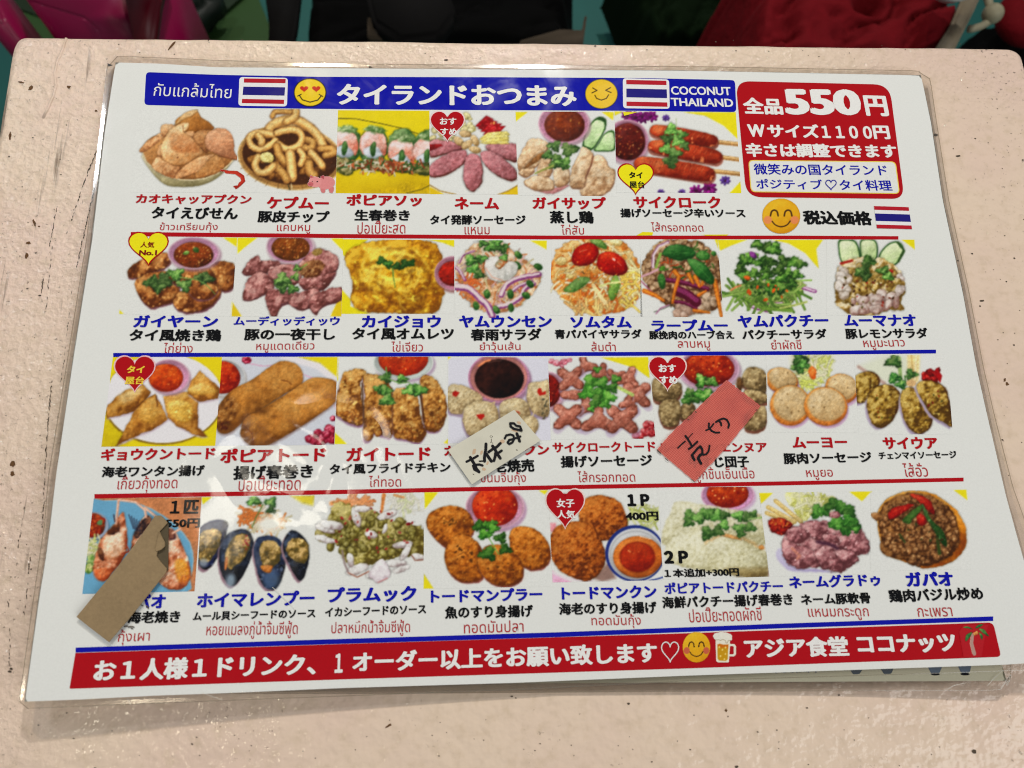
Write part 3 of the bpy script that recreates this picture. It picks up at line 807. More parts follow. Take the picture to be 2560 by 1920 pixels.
def d_papaya(p):
    p.blob([(0, 430), (90, 270), (300, 215), (560, 225), (700, 260), (800, 480), (820, 700), (700, 850), (480, 900), (260, 880), (90, 760), (-10, 600)], (196, 104, 26), (222, 160, 80), (234, 202, 140), wob=26, tex=1, tsc=60)
    p.strands(400, 570, 400, 320, 190, [(234, 220, 170), (226, 150, 60), (222, 170, 90), (236, 226, 190), (214, 112, 40), (222, 196, 130)], 120, 17)
    p.strands(720, 640, 90, 220, 34, [(238, 214, 110), (232, 200, 90), (236, 226, 170)], 130, 18)
    p.strands(380, 840, 240, 60, 20, [(228, 180, 110), (232, 204, 130)], 110, 20, ang=70)
    p.blob(E(85, 415, 46, 40), (190, 160, 90), (224, 206, 146), (238, 228, 180)); p.blob(E(165, 555, 40, 24, 10), (170, 140, 70), (214, 196, 130), (232, 220, 170))
    p.blob(E(430, 250, 90, 34, 30), (70, 110, 40), (126, 164, 80), (160, 190, 110)); p.blob(E(590, 240, 60, 30, 5), (190, 170, 100), (228, 214, 160), (240, 232, 196))
    for pts in ([(185, 370), (230, 290), (330, 250), (410, 280), (425, 360), (360, 440), (250, 460), (190, 430)], [(415, 420), (450, 345), (570, 335), (670, 410), (695, 500), (640, 545), (520, 540), (430, 480)]):
        p.blob(pts, (110, 2, 0), (176, 14, 4), (214, 66, 22), wob=3, tex=.3, tsc=70, rim=30, spec=.2)
    p.line([(255, 330), (320, 310)], 8, (240, 160, 130), al=.7); p.line([(300, 400), (330, 360)], 5, (236, 130, 90), al=.6); p.poly(E(570, 400, 20, 10, 40), (246, 200, 190), soft=8); p.line([(600, 420), (640, 460)], 7, (246, 180, 160), al=.7)
    p.blob([(105, 690), (170, 620), (260, 560), (350, 575), (300, 640), (200, 700)], (60, 108, 36), (112, 154, 76), (150, 184, 110), tex=.3)
    p.blob([(515, 690), (550, 580), (590, 545), (625, 620), (600, 720), (560, 780), (530, 750)], (76, 124, 36), (128, 168, 72), (170, 200, 110), tex=.3)
    p.line([(440, 650), (520, 620), (625, 610)], 20, (220, 222, 150)); p.line([(380, 640), (490, 800)], 34, (234, 214, 160), wob=8)
    p.specks(280, 520, 20, 20, 6, [(40, 40, 30)], 6); p.specks(400, 600, 340, 260, 40, [(190, 80, 30), (226, 120, 50)], 9)

def d_larb(p):
    p.poly([(1500, 215), (1530, 215), (1545, 330)], YE)
    p.blob([(820, 500), (880, 360), (960, 260), (1080, 220), (1300, 225), (1440, 290), (1540, 400), (1570, 640), (1560, 780), (1460, 890), (1260, 900), (1040, 800), (900, 700)], (96, 60, 30), (166, 126, 84), (206, 176, 136), wob=22, tex=1.1, tsc=40)
    p.lumps(1200, 540, 330, 290, 110, 38, (104, 66, 34), (186, 150, 112), (220, 196, 164))
    p.lumps(1200, 860, 90, 60, 14, 46, (150, 116, 96), (196, 166, 146), (222, 200, 184)); p.lumps(1400, 800, 90, 60, 14, 42, (150, 120, 90), (200, 174, 146), (226, 208, 186))
    p.strands(1240, 440, 260, 180, 50, [(54, 100, 30), (80, 120, 44), (196, 84, 34), (120, 60, 50)], 60, 11)
    p.line([(930, 470), (935, 360), (980, 280), (1070, 240)], 30, (160, 110, 140), wob=4); p.line([(932, 470), (938, 360), (985, 285), (1070, 246)], 16, (222, 206, 210), wob=4)
    p.line([(820, 560), (900, 530), (980, 490)], 22, (206, 160, 170)); p.line([(820, 600), (920, 700), (1010, 760)], 12, (170, 90, 120))
    p.line([(960, 470), (980, 400), (1000, 350)], 26, (140, 176, 76))
    for pts, w in (([(1060, 590), (1160, 600), (1300, 640), (1430, 670)], 44), ([(1130, 790), (1220, 800), (1330, 850)], 30), ([(1160, 690), (1250, 730), (1330, 790)], 96)):
        p.line(pts, w, (88, 14, 40), wob=8, soft=8); p.line([(a, b - w * .15) for a, b in pts], w * .45, (150, 56, 110), wob=8, soft=10, al=.8)
    for pts, w in (([(1130, 510), (1170, 560), (1130, 700), (1110, 800)], 42), ([(850, 690), (950, 730), (1030, 780)], 44), ([(1500, 600), (1530, 760), (1560, 920)], 46), ([(1260, 540), (1300, 620)], 40), ([(1320, 560), (1360, 650)], 44), ([(1400, 580), (1380, 640)], 34), ([(1350, 730), (1420, 690)], 30), ([(1310, 870), (1450, 890)], 32)):
        p.line(pts, w, (190, 92, 12), soft=6, w2=w * .6); p.line([(a - 3, b - 4) for a, b in pts], w * .55, (226, 142, 40), soft=7, w2=w * .3)
    p.blob([(1015, 340), (1080, 275), (1190, 262), (1290, 300), (1325, 350), (1270, 395), (1160, 410), (1070, 380)], (16, 66, 20), (42, 106, 40), (90, 148, 74), tex=.4, tsc=60); p.line([(1030, 345), (1150, 335), (1300, 345)], 4, (120, 170, 90), al=.7)
    p.blob([(1245, 400), (1320, 400), (1420, 460), (1490, 560), (1480, 630), (1400, 600), (1310, 520)], (16, 66, 20), (40, 106, 38), (86, 144, 70), tex=.4, tsc=60); p.line([(1270, 410), (1380, 500), (1470, 600)], 4, (110, 160, 80), al=.7)
    p.blob(E(1390, 365, 66, 45, 10), (30, 80, 24), (60, 120, 46), (110, 160, 80)); p.blob(E(1012, 600, 34, 72, -8), (30, 80, 24), (60, 124, 46), (100, 150, 76)); p.blob(E(1490, 345, 26, 22), (30, 80, 24), (60, 124, 46), (100, 150, 76)); p.blob(E(1015, 485, 34, 20, -30), (50, 110, 20), (90, 150, 40), (130, 180, 80))
    p.line([(940, 885), (1040, 850), (1110, 815)], 6, (50, 60, 40)); p.line([(960, 900), (1000, 850), (1080, 820)], 14, (170, 120, 150))

def d_coriander(p):
    p.poly([(-18, 172), (200, 172), (80, 215), (0, 252)], YE); p.poly([(380, 172), (750, 172), (700, 240), (718, 382), (620, 270), (500, 200)], YE)
    p.blob([(110, 620), (160, 560), (250, 660), (400, 680), (520, 690), (500, 640), (600, 560), (600, 480), (200, 480)], (70, 100, 30), (130, 150, 70), (180, 190, 120), wob=20, tex=1)
    for pts in ([(150, 570), (230, 660), (350, 690)], [(600, 520), (690, 550)], [(360, 645), (450, 640)]):
        p.line(pts, 26, (140, 70, 130), wob=5); p.line([(a, b - 4) for a, b in pts], 12, (222, 200, 216), wob=5)
    p.strands(340, 560, 250, 100, 46, [(112, 150, 60), (150, 184, 90), (86, 130, 46)], 200, 15)
    p.line([(110, 625), (200, 540), (300, 460)], 20, (120, 160, 66)); p.line([(190, 600), (300, 670), (515, 690)], 24, (120, 158, 60)); p.line([(440, 670), (540, 650), (630, 625)], 16, (168, 180, 100)); p.line([(470, 450), (560, 470), (665, 468)], 12, (140, 180, 80))
    p.rs.seed(11)
    for cx, cy, r in ((330, 230, 70), (395, 240, 76), (270, 205, 56), (180, 330, 76), (230, 300, 60), (150, 390, 60), (180, 440, 66), (300, 340, 72), (370, 340, 66), (470, 330, 70), (540, 340, 66), (590, 350, 56), (430, 400, 72), (340, 430, 60), (250, 420, 60), (500, 420, 66), (560, 430, 60), (400, 500, 74), (460, 520, 72), (370, 540, 60), (520, 490, 56), (330, 390, 50), (270, 500, 50), (450, 450, 60)):
        p.herb(cx, cy, r, p.rs.rand() * 360, dk=(22, 58, 16), md=(60, 112, 34), lt=(124, 170, 74))
    p.specks(340, 440, 190, 150, 26, [(24, 54, 14), (40, 76, 22)], 14)
    p.blob(E(240, 285, 34, 20, 35), (90, 30, 100), (146, 60, 150), (180, 100, 180)); p.specks(330, 560, 200, 60, 10, [(222, 112, 30), (214, 90, 20)], 16); p.blob(E(195, 450, 26, 16, 10), (190, 70, 10), (222, 106, 30), (236, 150, 70)); p.line([(80, 540), (110, 520), (150, 505)], 14, (222, 140, 90))

def d_lemonpork(p):
    p.poly([(1300, 155), (1415, 155), (1420, 245)], YE)
    for pts in ([(862, 240), (870, 172), (970, 172), (1010, 230), (1020, 330), (940, 380), (880, 330)], [(1018, 230), (1030, 172), (1120, 172), (1148, 230), (1130, 330), (1040, 330)], [(1150, 320), (1170, 260), (1230, 200), (1300, 185), (1340, 240), (1320, 300), (1270, 360), (1180, 350)]):
        p.blob(pts, (34, 84, 34), (60, 116, 50), (90, 140, 70), wob=2, rim=8)
        c = np.mean(pts, 0); p.blob(c + (np.array(pts) - c) * .88, (170, 196, 130), (208, 222, 174), (226, 234, 200), wob=2, tex=.3, tsc=50, ed=.2)
    p.line([(1290, 192), (1340, 250), (1300, 330)], 18, (50, 84, 34), wob=5)
    p.blob([(850, 400), (900, 340), (1000, 300), (1200, 320), (1320, 420), (1340, 500), (1320, 620), (1330, 690), (1240, 680), (1100, 720), (960, 710), (850, 630), (860, 520)], (130, 96, 30), (196, 164, 96), (226, 212, 176), wob=22, tex=1.4, tsc=46)
    p.lumps(1090, 520, 230, 170, 90, 34, (124, 92, 24), (190, 160, 84), (226, 212, 170), spec=.4)
    p.lumps(1120, 640, 190, 60, 24, 44, (150, 110, 100), (208, 190, 180), (236, 230, 226)); p.lumps(900, 480, 40, 110, 14, 36, (160, 140, 120), (216, 206, 196), (236, 232, 226)); p.lumps(1310, 500, 26, 80, 9, 30, (170, 150, 140), (220, 210, 204), (236, 232, 228))
    p.specks(1090, 520, 220, 170, 36, [(170, 40, 20), (110, 40, 20), (80, 70, 20), (60, 30, 10)], 10)
    p.line([(880, 345), (960, 325)], 18, (170, 40, 24)); p.blob(E(1245, 400, 18, 14), (150, 20, 10), (190, 40, 24), (214, 80, 50))
    for cx, cy, r, a in ((1080, 330, 66, 20), (1050, 390, 62, 60), (1010, 410, 46, 10), (1060, 440, 52, 90), (1190, 400, 60, 60), (1225, 440, 52, 40)): p.herb(cx, cy, r, a, dk=(34, 74, 20), md=(64, 112, 40))

def d_wonton(p):
    p.poly([(100, 100), (1170, 100), (1170, 900), (100, 900)], (226, 208, 12))
    p.blob([(115, 640), (300, 700), (360, 830), (250, 890), (110, 890)], (190, 168, 4), (206, 184, 8), (216, 196, 14), soft=40)
    p.poly(E(650, 480, 520, 392, -2, 44), (140, 110, 20), soft=14); p.poly(E(652, 470, 512, 386, -2, 44), (226, 224, 228))
    W_ = ((132, 78, 16), (190, 132, 50), (222, 176, 92))
    for pts in ([(160, 545), (220, 480), (330, 400), (480, 350), (540, 420), (470, 520), (390, 585), (260, 620), (160, 640)],
                [(650, 450), (800, 420), (950, 400), (945, 560), (950, 720), (1025, 795), (990, 802), (890, 770), (760, 700), (690, 640)],
                [(880, 330), (970, 232), (1060, 310), (1138, 380), (1120, 470), (960, 500), (860, 430)],
                [(240, 880), (330, 720), (400, 580), (500, 480), (580, 430), (640, 540), (690, 650), (560, 740), (400, 800)],):
        p.blob([(a + 6, b + 14) for a, b in pts], (196, 176, 190), (200, 180, 194), (204, 184, 198), soft=22, tex=0, sm=0)
        p.blob(pts, *W_, sm=0, wob=9, tex=.7, tsc=70, rim=26)
    p.blob([(250, 460), (350, 400), (460, 380), (440, 460), (330, 520)], (200, 150, 80), (220, 186, 120), (236, 210, 150), soft=40)
    p.blob([(680, 520), (780, 480), (890, 520), (900, 640), (830, 680), (720, 630)], (190, 136, 40), (218, 176, 76), (238, 210, 120), soft=24, tsc=50, spec=.3)
    p.blob([(870, 380), (960, 340), (1060, 360), (1110, 420), (960, 440), (880, 420)], (190, 140, 50), (214, 172, 84), (232, 200, 120), soft=24)
    p.blob([(450, 570), (540, 540), (610, 600), (560, 680), (460, 660)], (180, 128, 40), (208, 160, 74), (226, 190, 108), soft=30)
    p.line([(590, 450), (600, 540)], 10, (110, 60, 14), soft=8); p.line([(440, 480), (420, 540), (400, 570)], 12, (120, 66, 16), soft=10)
    p.bowl(700, 280, 178, 148, (226, 178, 198), (208, 150, 180), (196, 66, 6), 672, 292, 148, 120, lo=(150, 34, 2), hi=(228, 112, 30), n=10, cols=((236, 150, 80),), sz=6)

ROLL = ((118, 68, 12), (182, 122, 48), (216, 162, 84))
def d_rollfry(p):
    p.poly([(1100, 100), (2170, 100), (2170, 890), (1090, 890)], (204, 208, 218))
    p.poly([(1700, 110), (2160, 110), (2160, 310), (2000, 210)], (226, 210, 14)); p.line([(1690, 105), (1990, 190), (2160, 330)], 60, (226, 222, 226), soft=20)
    for pts in ([(1400, 170), (1500, 190), (1640, 180)], [(1850, 260), (1960, 300)], [(2120, 500), (2135, 560)]): p.line(pts, 9, (216, 150, 180), wob=8, al=.8)
    for cx, cy, r in ((1370, 140, 42), (1920, 820, 44), (1990, 770, 40), (1960, 840, 44), (2040, 820, 52), (2090, 740, 52), (2110, 820, 52), (2060, 780, 40), (2010, 850, 40), (2120, 640, 26)):
        p.blob(E(cx, cy, r, r * .85), (120, 6, 34), (178, 34, 66), (224, 130, 150), wob=10, tex=1, tsc=22)
    p.bowl(1175, 290, 185, 160, (222, 224, 226), (196, 200, 206), (186, 48, 8), 1165, 290, 150, 140, shade=(160, 150, 140), lo=(130, 18, 4), hi=(214, 88, 30), n=12, cols=((230, 130, 70),), sz=7)
    for pts in ([(1110, 720), (1120, 560), (1240, 400), (1400, 320), (1600, 180), (1700, 145), (1810, 180), (1855, 260), (1840, 350), (1700, 430), (1500, 560), (1320, 690), (1230, 760), (1150, 770)],
                [(1320, 740), (1360, 640), (1500, 560), (1700, 440), (1900, 310), (2000, 290), (2150, 330), (2150, 480), (1980, 620), (1760, 760), (1560, 870), (1420, 880), (1330, 810)]):
        p.blob([(a + 4, b + 16) for a, b in pts], (150, 130, 130), (160, 140, 146), (170, 150, 160), soft=26, tex=0)
        p.blob(pts, *ROLL, wob=4, tex=.45, tsc=90, rim=60, lx=-.1, ly=-.7, spec=0)
        p.blob(pts, *[np.array(c) for c in ROLL], wob=4, tex=.9, tsc=12, rim=60, lx=-.1, ly=-.7) if False else None
    p.blob([(1120, 560), (1240, 450), (1300, 520), (1270, 640), (1180, 740), (1120, 720)], (96, 52, 12), (150, 96, 36), (190, 136, 70), wob=16, tex=1.1, tsc=40, soft=30)
    p.line([(1670, 310), (1730, 325), (1760, 350)], 7, (110, 58, 14)); p.line([(1340, 700), (1420, 780), (1425, 870)], 12, (120, 62, 16), wob=8); p.line([(1380, 330), (1440, 320), (1560, 330), (1690, 400)], 8, (150, 96, 34), al=.5, wob=6)
    p.specks(1180, 690, 50, 50, 12, [(90, 36, 10)], 12)

def d_friedchicken(p):
    p.poly([(85, 105), (85, 320), (50, 270), (40, 105)], YE); p.poly([(53, 760), (165, 866), (53, 866)], YE); p.poly([(1000, 855), (1040, 820), (1040, 862)], YE)
    p.bowl(650, 160, 262, 152, (214, 222, 216), (190, 200, 196), (196, 60, 10), 650, 130, 214, 146, shade=(160, 130, 160), lo=(150, 30, 4), hi=(226, 104, 40), n=30, cols=((232, 130, 60), (170, 30, 10), (240, 180, 110)), sz=9)
    F_ = ((108, 60, 14), (184, 126, 52), (218, 172, 98))
    for pts in ([(70, 580), (75, 450), (110, 320), (150, 240), (280, 215), (330, 250), (280, 330), (290, 470), (310, 600), (300, 700), (200, 690), (80, 620)],
                [(800, 290), (870, 270), (950, 330), (1010, 440), (1030, 560), (1000, 680), (950, 750), (850, 740), (820, 620), (810, 450)],
                [(300, 300), (340, 260), (450, 270), (520, 330), (560, 450), (560, 780), (470, 790), (400, 770), (370, 830), (310, 820), (310, 600), (320, 420)],
                [(560, 500), (570, 400), (660, 380), (760, 420), (790, 560), (810, 680), (850, 770), (790, 850), (690, 830), (600, 810), (565, 760)]):
        p.blob([(a - 5, b + 18) for a, b in pts], (150, 110, 140), (170, 140, 160), (180, 150, 170), soft=16, tex=0)
        p.blob(pts, *F_, wob=12, tex=1.2, tsc=50, rim=22, spec=.35)
    for cx, cy in ((190, 610), (450, 720), (700, 760), (930, 660)): p.lumps(cx, cy, 80, 60, 14, 26, (134, 72, 18), (190, 126, 50), (228, 186, 110), spec=.5)
    p.line([(295, 340), (300, 500), (312, 640)], 14, (90, 60, 40), soft=8, wob=4); p.line([(560, 480), (558, 780)], 8, (120, 70, 30), soft=6, wob=4); p.line([(800, 440), (818, 560), (830, 670)], 18, (90, 50, 20), soft=8)
    for cx, cy, r, a in ((500, 290, 72, 60), (640, 300, 64, 10), (700, 400, 76, 40), (790, 400, 84, 0), (450, 390, 72, 80), (510, 480, 88, 30), (500, 400, 70, 10)): p.herb(cx, cy, r, a, md=(72, 136, 50))
    p.line([(500, 200), (510, 260)], 12, (110, 160, 80)); p.line([(520, 300), (620, 340), (700, 330)], 10, (120, 170, 90))

def d_shumai(p):
    p.poly([(1040, 120), (1920, 118), (1930, 860), (1040, 860)], (214, 214, 226)); p.poly([(1035, 105), (1065, 110), (1035, 135)], YE)
    p.bowl(1475, 290, 265, 215, (200, 140, 170), (204, 134, 128), (34, 12, 8), 1480, 300, 212, 168, lo=(12, 4, 4), hi=(70, 30, 20), shade=(130, 80, 110))
    p.line([(1300, 190), (1360, 150), (1400, 140)], 16, (226, 140, 90), soft=10)
    B_ = ((146, 122, 84), (196, 176, 134), (222, 208, 172))
    for pts in ([(1040, 370), (1120, 350), (1200, 370), (1320, 440), (1330, 500), (1200, 590), (1130, 610), (1040, 570)],
                [(1720, 420), (1740, 340), (1850, 320), (1910, 330), (1915, 600), (1840, 630), (1760, 580), (1720, 500)],
                [(1480, 560), (1520, 490), (1640, 465), (1720, 510), (1750, 620), (1700, 700), (1520, 700)],
                [(1640, 700), (1740, 620), (1810, 650), (1810, 740), (1740, 800)],
                [(1165, 640), (1190, 540), (1290, 490), (1420, 510), (1475, 600), (1450, 720), (1340, 800), (1220, 790), (1180, 720)]):
        p.blob([(a - 10, b + 22) for a, b in pts], (160, 140, 164), (176, 156, 180), (186, 166, 188), soft=12, tex=0)
        p.blob(pts, *B_, wob=5, tex=.6, tsc=18, rim=40)
    for q in ([(1075, 420), (1100, 405), (1135, 420), (1110, 455), (1080, 448)], [(1280, 610), (1350, 603), (1355, 625), (1325, 655), (1300, 645)], [(1815, 385), (1840, 380), (1850, 420), (1885, 405), (1880, 435), (1830, 445), (1810, 420)], [(1620, 575), (1650, 585), (1660, 610)]):
        p.poly(q, (190, 30, 16), wob=4)
    p.specks(1870, 560, 26, 100, 16, [(50, 50, 34), (80, 76, 56)], 12)
    p.line([(1400, 520), (1440, 500), (1430, 545)], 9, (214, 190, 140)); p.line([(1800, 540), (1770, 620)], 9, (222, 200, 150))

def d_stars(p):
    p.poly([(565, 118), (972, 112), (980, 295), (860, 210)], YE)
    for cx, cy, r in ((130, 150, 30), (180, 165, 34), (240, 150, 36), (290, 140, 26), (220, 190, 20)): p.blob(E(cx, cy, r, r * .8), (190, 80, 100), (222, 140, 156), (230, 190, 200), wob=12, tex=1, tsc=14)
    for cx, cy, r in ((980, 700, 46), (940, 760, 44), (1000, 770, 40), (900, 790, 40), (860, 790, 34), (950, 700, 30)): p.blob(E(cx, cy, r, r * .85), (130, 10, 20), (196, 50, 56), (226, 150, 150), wob=10, tex=1, tsc=20)
    p.bowl(110, 400, 136, 160, (226, 180, 200), (206, 150, 170), (130, 20, 10), 100, 405, 112, 140, shade=(150, 110, 130), n=24, cols=((206, 90, 50), (90, 10, 6)), sz=7)
    S_ = ((112, 54, 38), (176, 104, 84), (212, 150, 130))
    def star(cx, cy, r, a, k=4):
        for j in range(k):
            t = math.radians(a + j * 360 / k); q = (cx + r * math.cos(t), cy + r * .85 * math.sin(t))
            p.line([(cx + 8, cy + 24), (q[0] + 8, q[1] + 24)], r * .62, (180, 160, 190), soft=14, al=.6)
        for j in range(k):
            t = math.radians(a + j * 360 / k); d = np.array([math.cos(t), .85 * math.sin(t)]); n = np.array([-d[1], d[0]])
            c = np.array([cx, cy]); w = r * .36
            p.blob([c - n * w * 1.1, c + d * r * .5 - n * w, c + d * r * .95 - n * w * .9, c + d * r * 1.22, c + d * r * .95 + n * w * .9, c + d * r * .5 + n * w, c + n * w * 1.1], *S_, wob=7, tex=.7, tsc=34, rim=18, spec=.35, ed=.5)
        p.blob(E(cx, cy, r * .5, r * .42), (140, 76, 58), *S_[1:], soft=24, ed=0, spec=.3)
    star(430, 190, 95, 250, 3); star(570, 250, 90, 280, 3); star(690, 280, 80, 340, 3); star(300, 300, 120, 40); star(800, 300, 110, 290, 3)
    star(330, 440, 100, 180, 2); star(870, 440, 130, 45); star(440, 540, 110, 260, 3); star(800, 510, 80, 40, 3)
    star(275, 630, 135, 45); star(540, 660, 140, 270, 3); star(745, 650, 150, 45, 4)
    p.line([(700, 370), (760, 400), (835, 440)], 30, (176, 196, 110))
    for cx, cy, r, a in ((480, 330, 100, 0), (560, 340, 90, 60), (450, 420, 96, 30), (560, 430, 100, 90), (530, 500, 88, 20), (620, 460, 90, 10), (690, 300, 60, 0), (660, 380, 70, 60), (530, 220, 46, 90), (480, 560, 44, 60), (600, 520, 66, 40)): p.herb(cx, cy, r, a, dk=(36, 92, 24), md=(66, 138, 42), lt=(120, 180, 76))

def d_beefball(p):
    p.bowl(1490, 215, 268, 178, (222, 180, 204), (200, 150, 178), (166, 38, 6), 1490, 215, 222, 150, lo=(110, 12, 2), hi=(214, 84, 26), shade=(150, 120, 140), n=46, cols=((226, 120, 50), (110, 10, 4), (236, 170, 90)), sz=8)
    B_ = ((84, 66, 36), (146, 122, 80), (190, 170, 124))
    for pts in ([(1000, 400), (1020, 300), (1120, 310), (1250, 340), (1250, 440), (1160, 500), (1030, 490)],
                [(1780, 290), (1830, 205), (1920, 205), (1990, 260), (1990, 400), (1950, 440), (1860, 400), (1790, 360)],
                [(1800, 400), (1900, 400), (2000, 440), (2000, 500), (1900, 520), (1800, 470)],
                [(1240, 560), (1300, 500), (1370, 530), (1360, 620), (1260, 650)],
                [(1060, 590), (1080, 510), (1150, 475), (1240, 500), (1245, 640), (1200, 710), (1100, 700)],
                [(1800, 640), (1860, 560), (1980, 540), (1985, 700), (1900, 750), (1810, 730)]):
        p.blob([(a, b + 24) for a, b in pts], (120, 70, 50), (150, 100, 80), (170, 130, 110), soft=12, tex=0)
        p.blob(pts, *B_, wob=5, tex=.8, tsc=34, rim=30, spec=.5)
    p.blob(E(1760, 350, 30, 60), (60, 34, 10), (100, 64, 30), (140, 100, 50), soft=20)
    p.herb(1440, 320, 96, 0, md=(66, 134, 40)); p.herb(1520, 330, 70, 40, md=(66, 134, 40)); p.herb(1340, 460, 110, 20, md=(56, 124, 36)); p.herb(1450, 440, 100, 80, md=(56, 124, 36)); p.line([(1450, 385), (1500, 370)], 6, (20, 40, 14))

def d_moyo(p):
    p.poly([(118, 85), (150, 85), (140, 108)], YE)
    p.poly([(370, 85), (700, 85), (690, 190), (560, 320), (460, 330), (380, 200)], (224, 222, 180), soft=60)
    p.strands(570, 200, 120, 110, 60, [(230, 232, 190), (222, 226, 140), (236, 230, 200), (206, 216, 110)], 110, 14)
    p.strands(480, 290, 110, 50, 30, [(230, 234, 160), (214, 222, 110), (236, 230, 196)], 120, 15)
    p.blob(E(540, 225, 32, 50), (206, 90, 20), (226, 130, 50), (236, 170, 100), wob=12)
    p.herb(440, 120, 80, 10, md=(66, 130, 50)); p.herb(430, 190, 70, 60, md=(66, 130, 50)); p.herb(470, 160, 60, 30, md=(66, 130, 50))
    for cx, cy, rx, ry, a, cutx in ((300, 290, 130, 100, 20, None), (770, 355, 132, 118, 15, None), (365, 485, 160, 160, 60, None), (645, 492, 172, 152, 12, None)):
        p.poly(E(cx + 12, cy + 22, rx, ry, a, 30), (196, 160, 190), soft=14)
        p.blob(E(cx, cy, rx, ry, a, 30), (168, 90, 22), (214, 136, 54), (232, 170, 90), wob=4, tex=.4, rim=20)
        p.blob(E(cx + 6, cy - 14, rx * .88, ry * .86, a, 30), (180, 148, 100), (206, 178, 130), (226, 204, 164), wob=4, tex=.45, tsc=22, rim=30, soft=14)
        p.specks(cx, cy - 10, rx * .7, ry * .7, 7, [(120, 90, 50)], 6)
    p.poly([(868, 200), (960, 200), (960, 500), (904, 500)], PAPER)
    p.poly([(100, 160), (178, 160), (190, 420), (100, 420)], PAPER)

def d_saiua(p):
    p.poly([(905, 175), (1000, 130), (1110, 90), (1380, 90), (1390, 260), (1200, 330), (1060, 280)], (216, 220, 200), soft=50)
    p.poly([(1290, 85), (1390, 85), (1380, 300), (1290, 320)], (226, 206, 150), soft=20); p.line([(1320, 90), (1340, 250)], 12, (206, 178, 110)); p.line([(1360, 90), (1350, 280)], 8, (236, 226, 190))
    p.line([(905, 180), (980, 230), (1110, 310)], 26, (190, 160, 150), soft=16); p.line([(1225, 110), (1240, 320)], 30, (150, 180, 110), soft=10); p.poly(E(1320, 310, 40, 30), (222, 184, 130), soft=12)
    p.lumps(1480, 240, 78, 48, 22, 26, (110, 0, 4), (176, 8, 14), (220, 70, 50), spec=.8); p.poly([(1500, 220), (1525, 195), (1565, 250), (1550, 310)], (176, 8, 16))
    C_ = ((88, 58, 8), (160, 124, 42), (208, 180, 100))
    for pts in ([(870, 270), (940, 225), (1020, 230), (1062, 290), (1030, 370), (980, 440), (900, 466), (880, 380)],
                [(970, 500), (985, 400), (1060, 330), (1160, 330), (1225, 400), (1210, 500), (1160, 610), (1075, 662), (1010, 620)],
                [(1235, 430), (1260, 360), (1330, 350), (1420, 430), (1475, 540), (1470, 640), (1410, 705), (1330, 690), (1260, 580)],
                [(1360, 330), (1420, 290), (1500, 300), (1580, 350), (1620, 500), (1643, 650), (1580, 620), (1480, 560), (1400, 430)]):
        p.blob([(a - 14, b + 18) for a, b in pts], (166, 150, 176), (180, 164, 188), (190, 178, 196), soft=12, tex=0)
        p.blob([(a + 12, b - 2) for a, b in pts], (80, 40, 6), (110, 66, 20), (140, 90, 30), tex=.3)
        p.blob(pts, *C_, wob=6, tex=1.2, tsc=40, rim=18, spec=.2)
    p.specks(1100, 500, 80, 130, 10, [(140, 60, 10), (90, 90, 20)], 9); p.specks(1500, 420, 80, 90, 10, [(130, 30, 10), (60, 60, 20)], 9)
    p.herb(1180, 140, 80, 40, md=(58, 124, 44)); p.herb(1190, 270, 66, 10, dk=(20, 70, 24), md=(48, 112, 42)); p.herb(1240, 320, 56, 60, dk=(20, 70, 24), md=(48, 112, 42)); p.herb(1320, 240, 62, 5, md=(64, 128, 50)); p.line([(1270, 250), (1280, 330)], 8, (60, 110, 40))

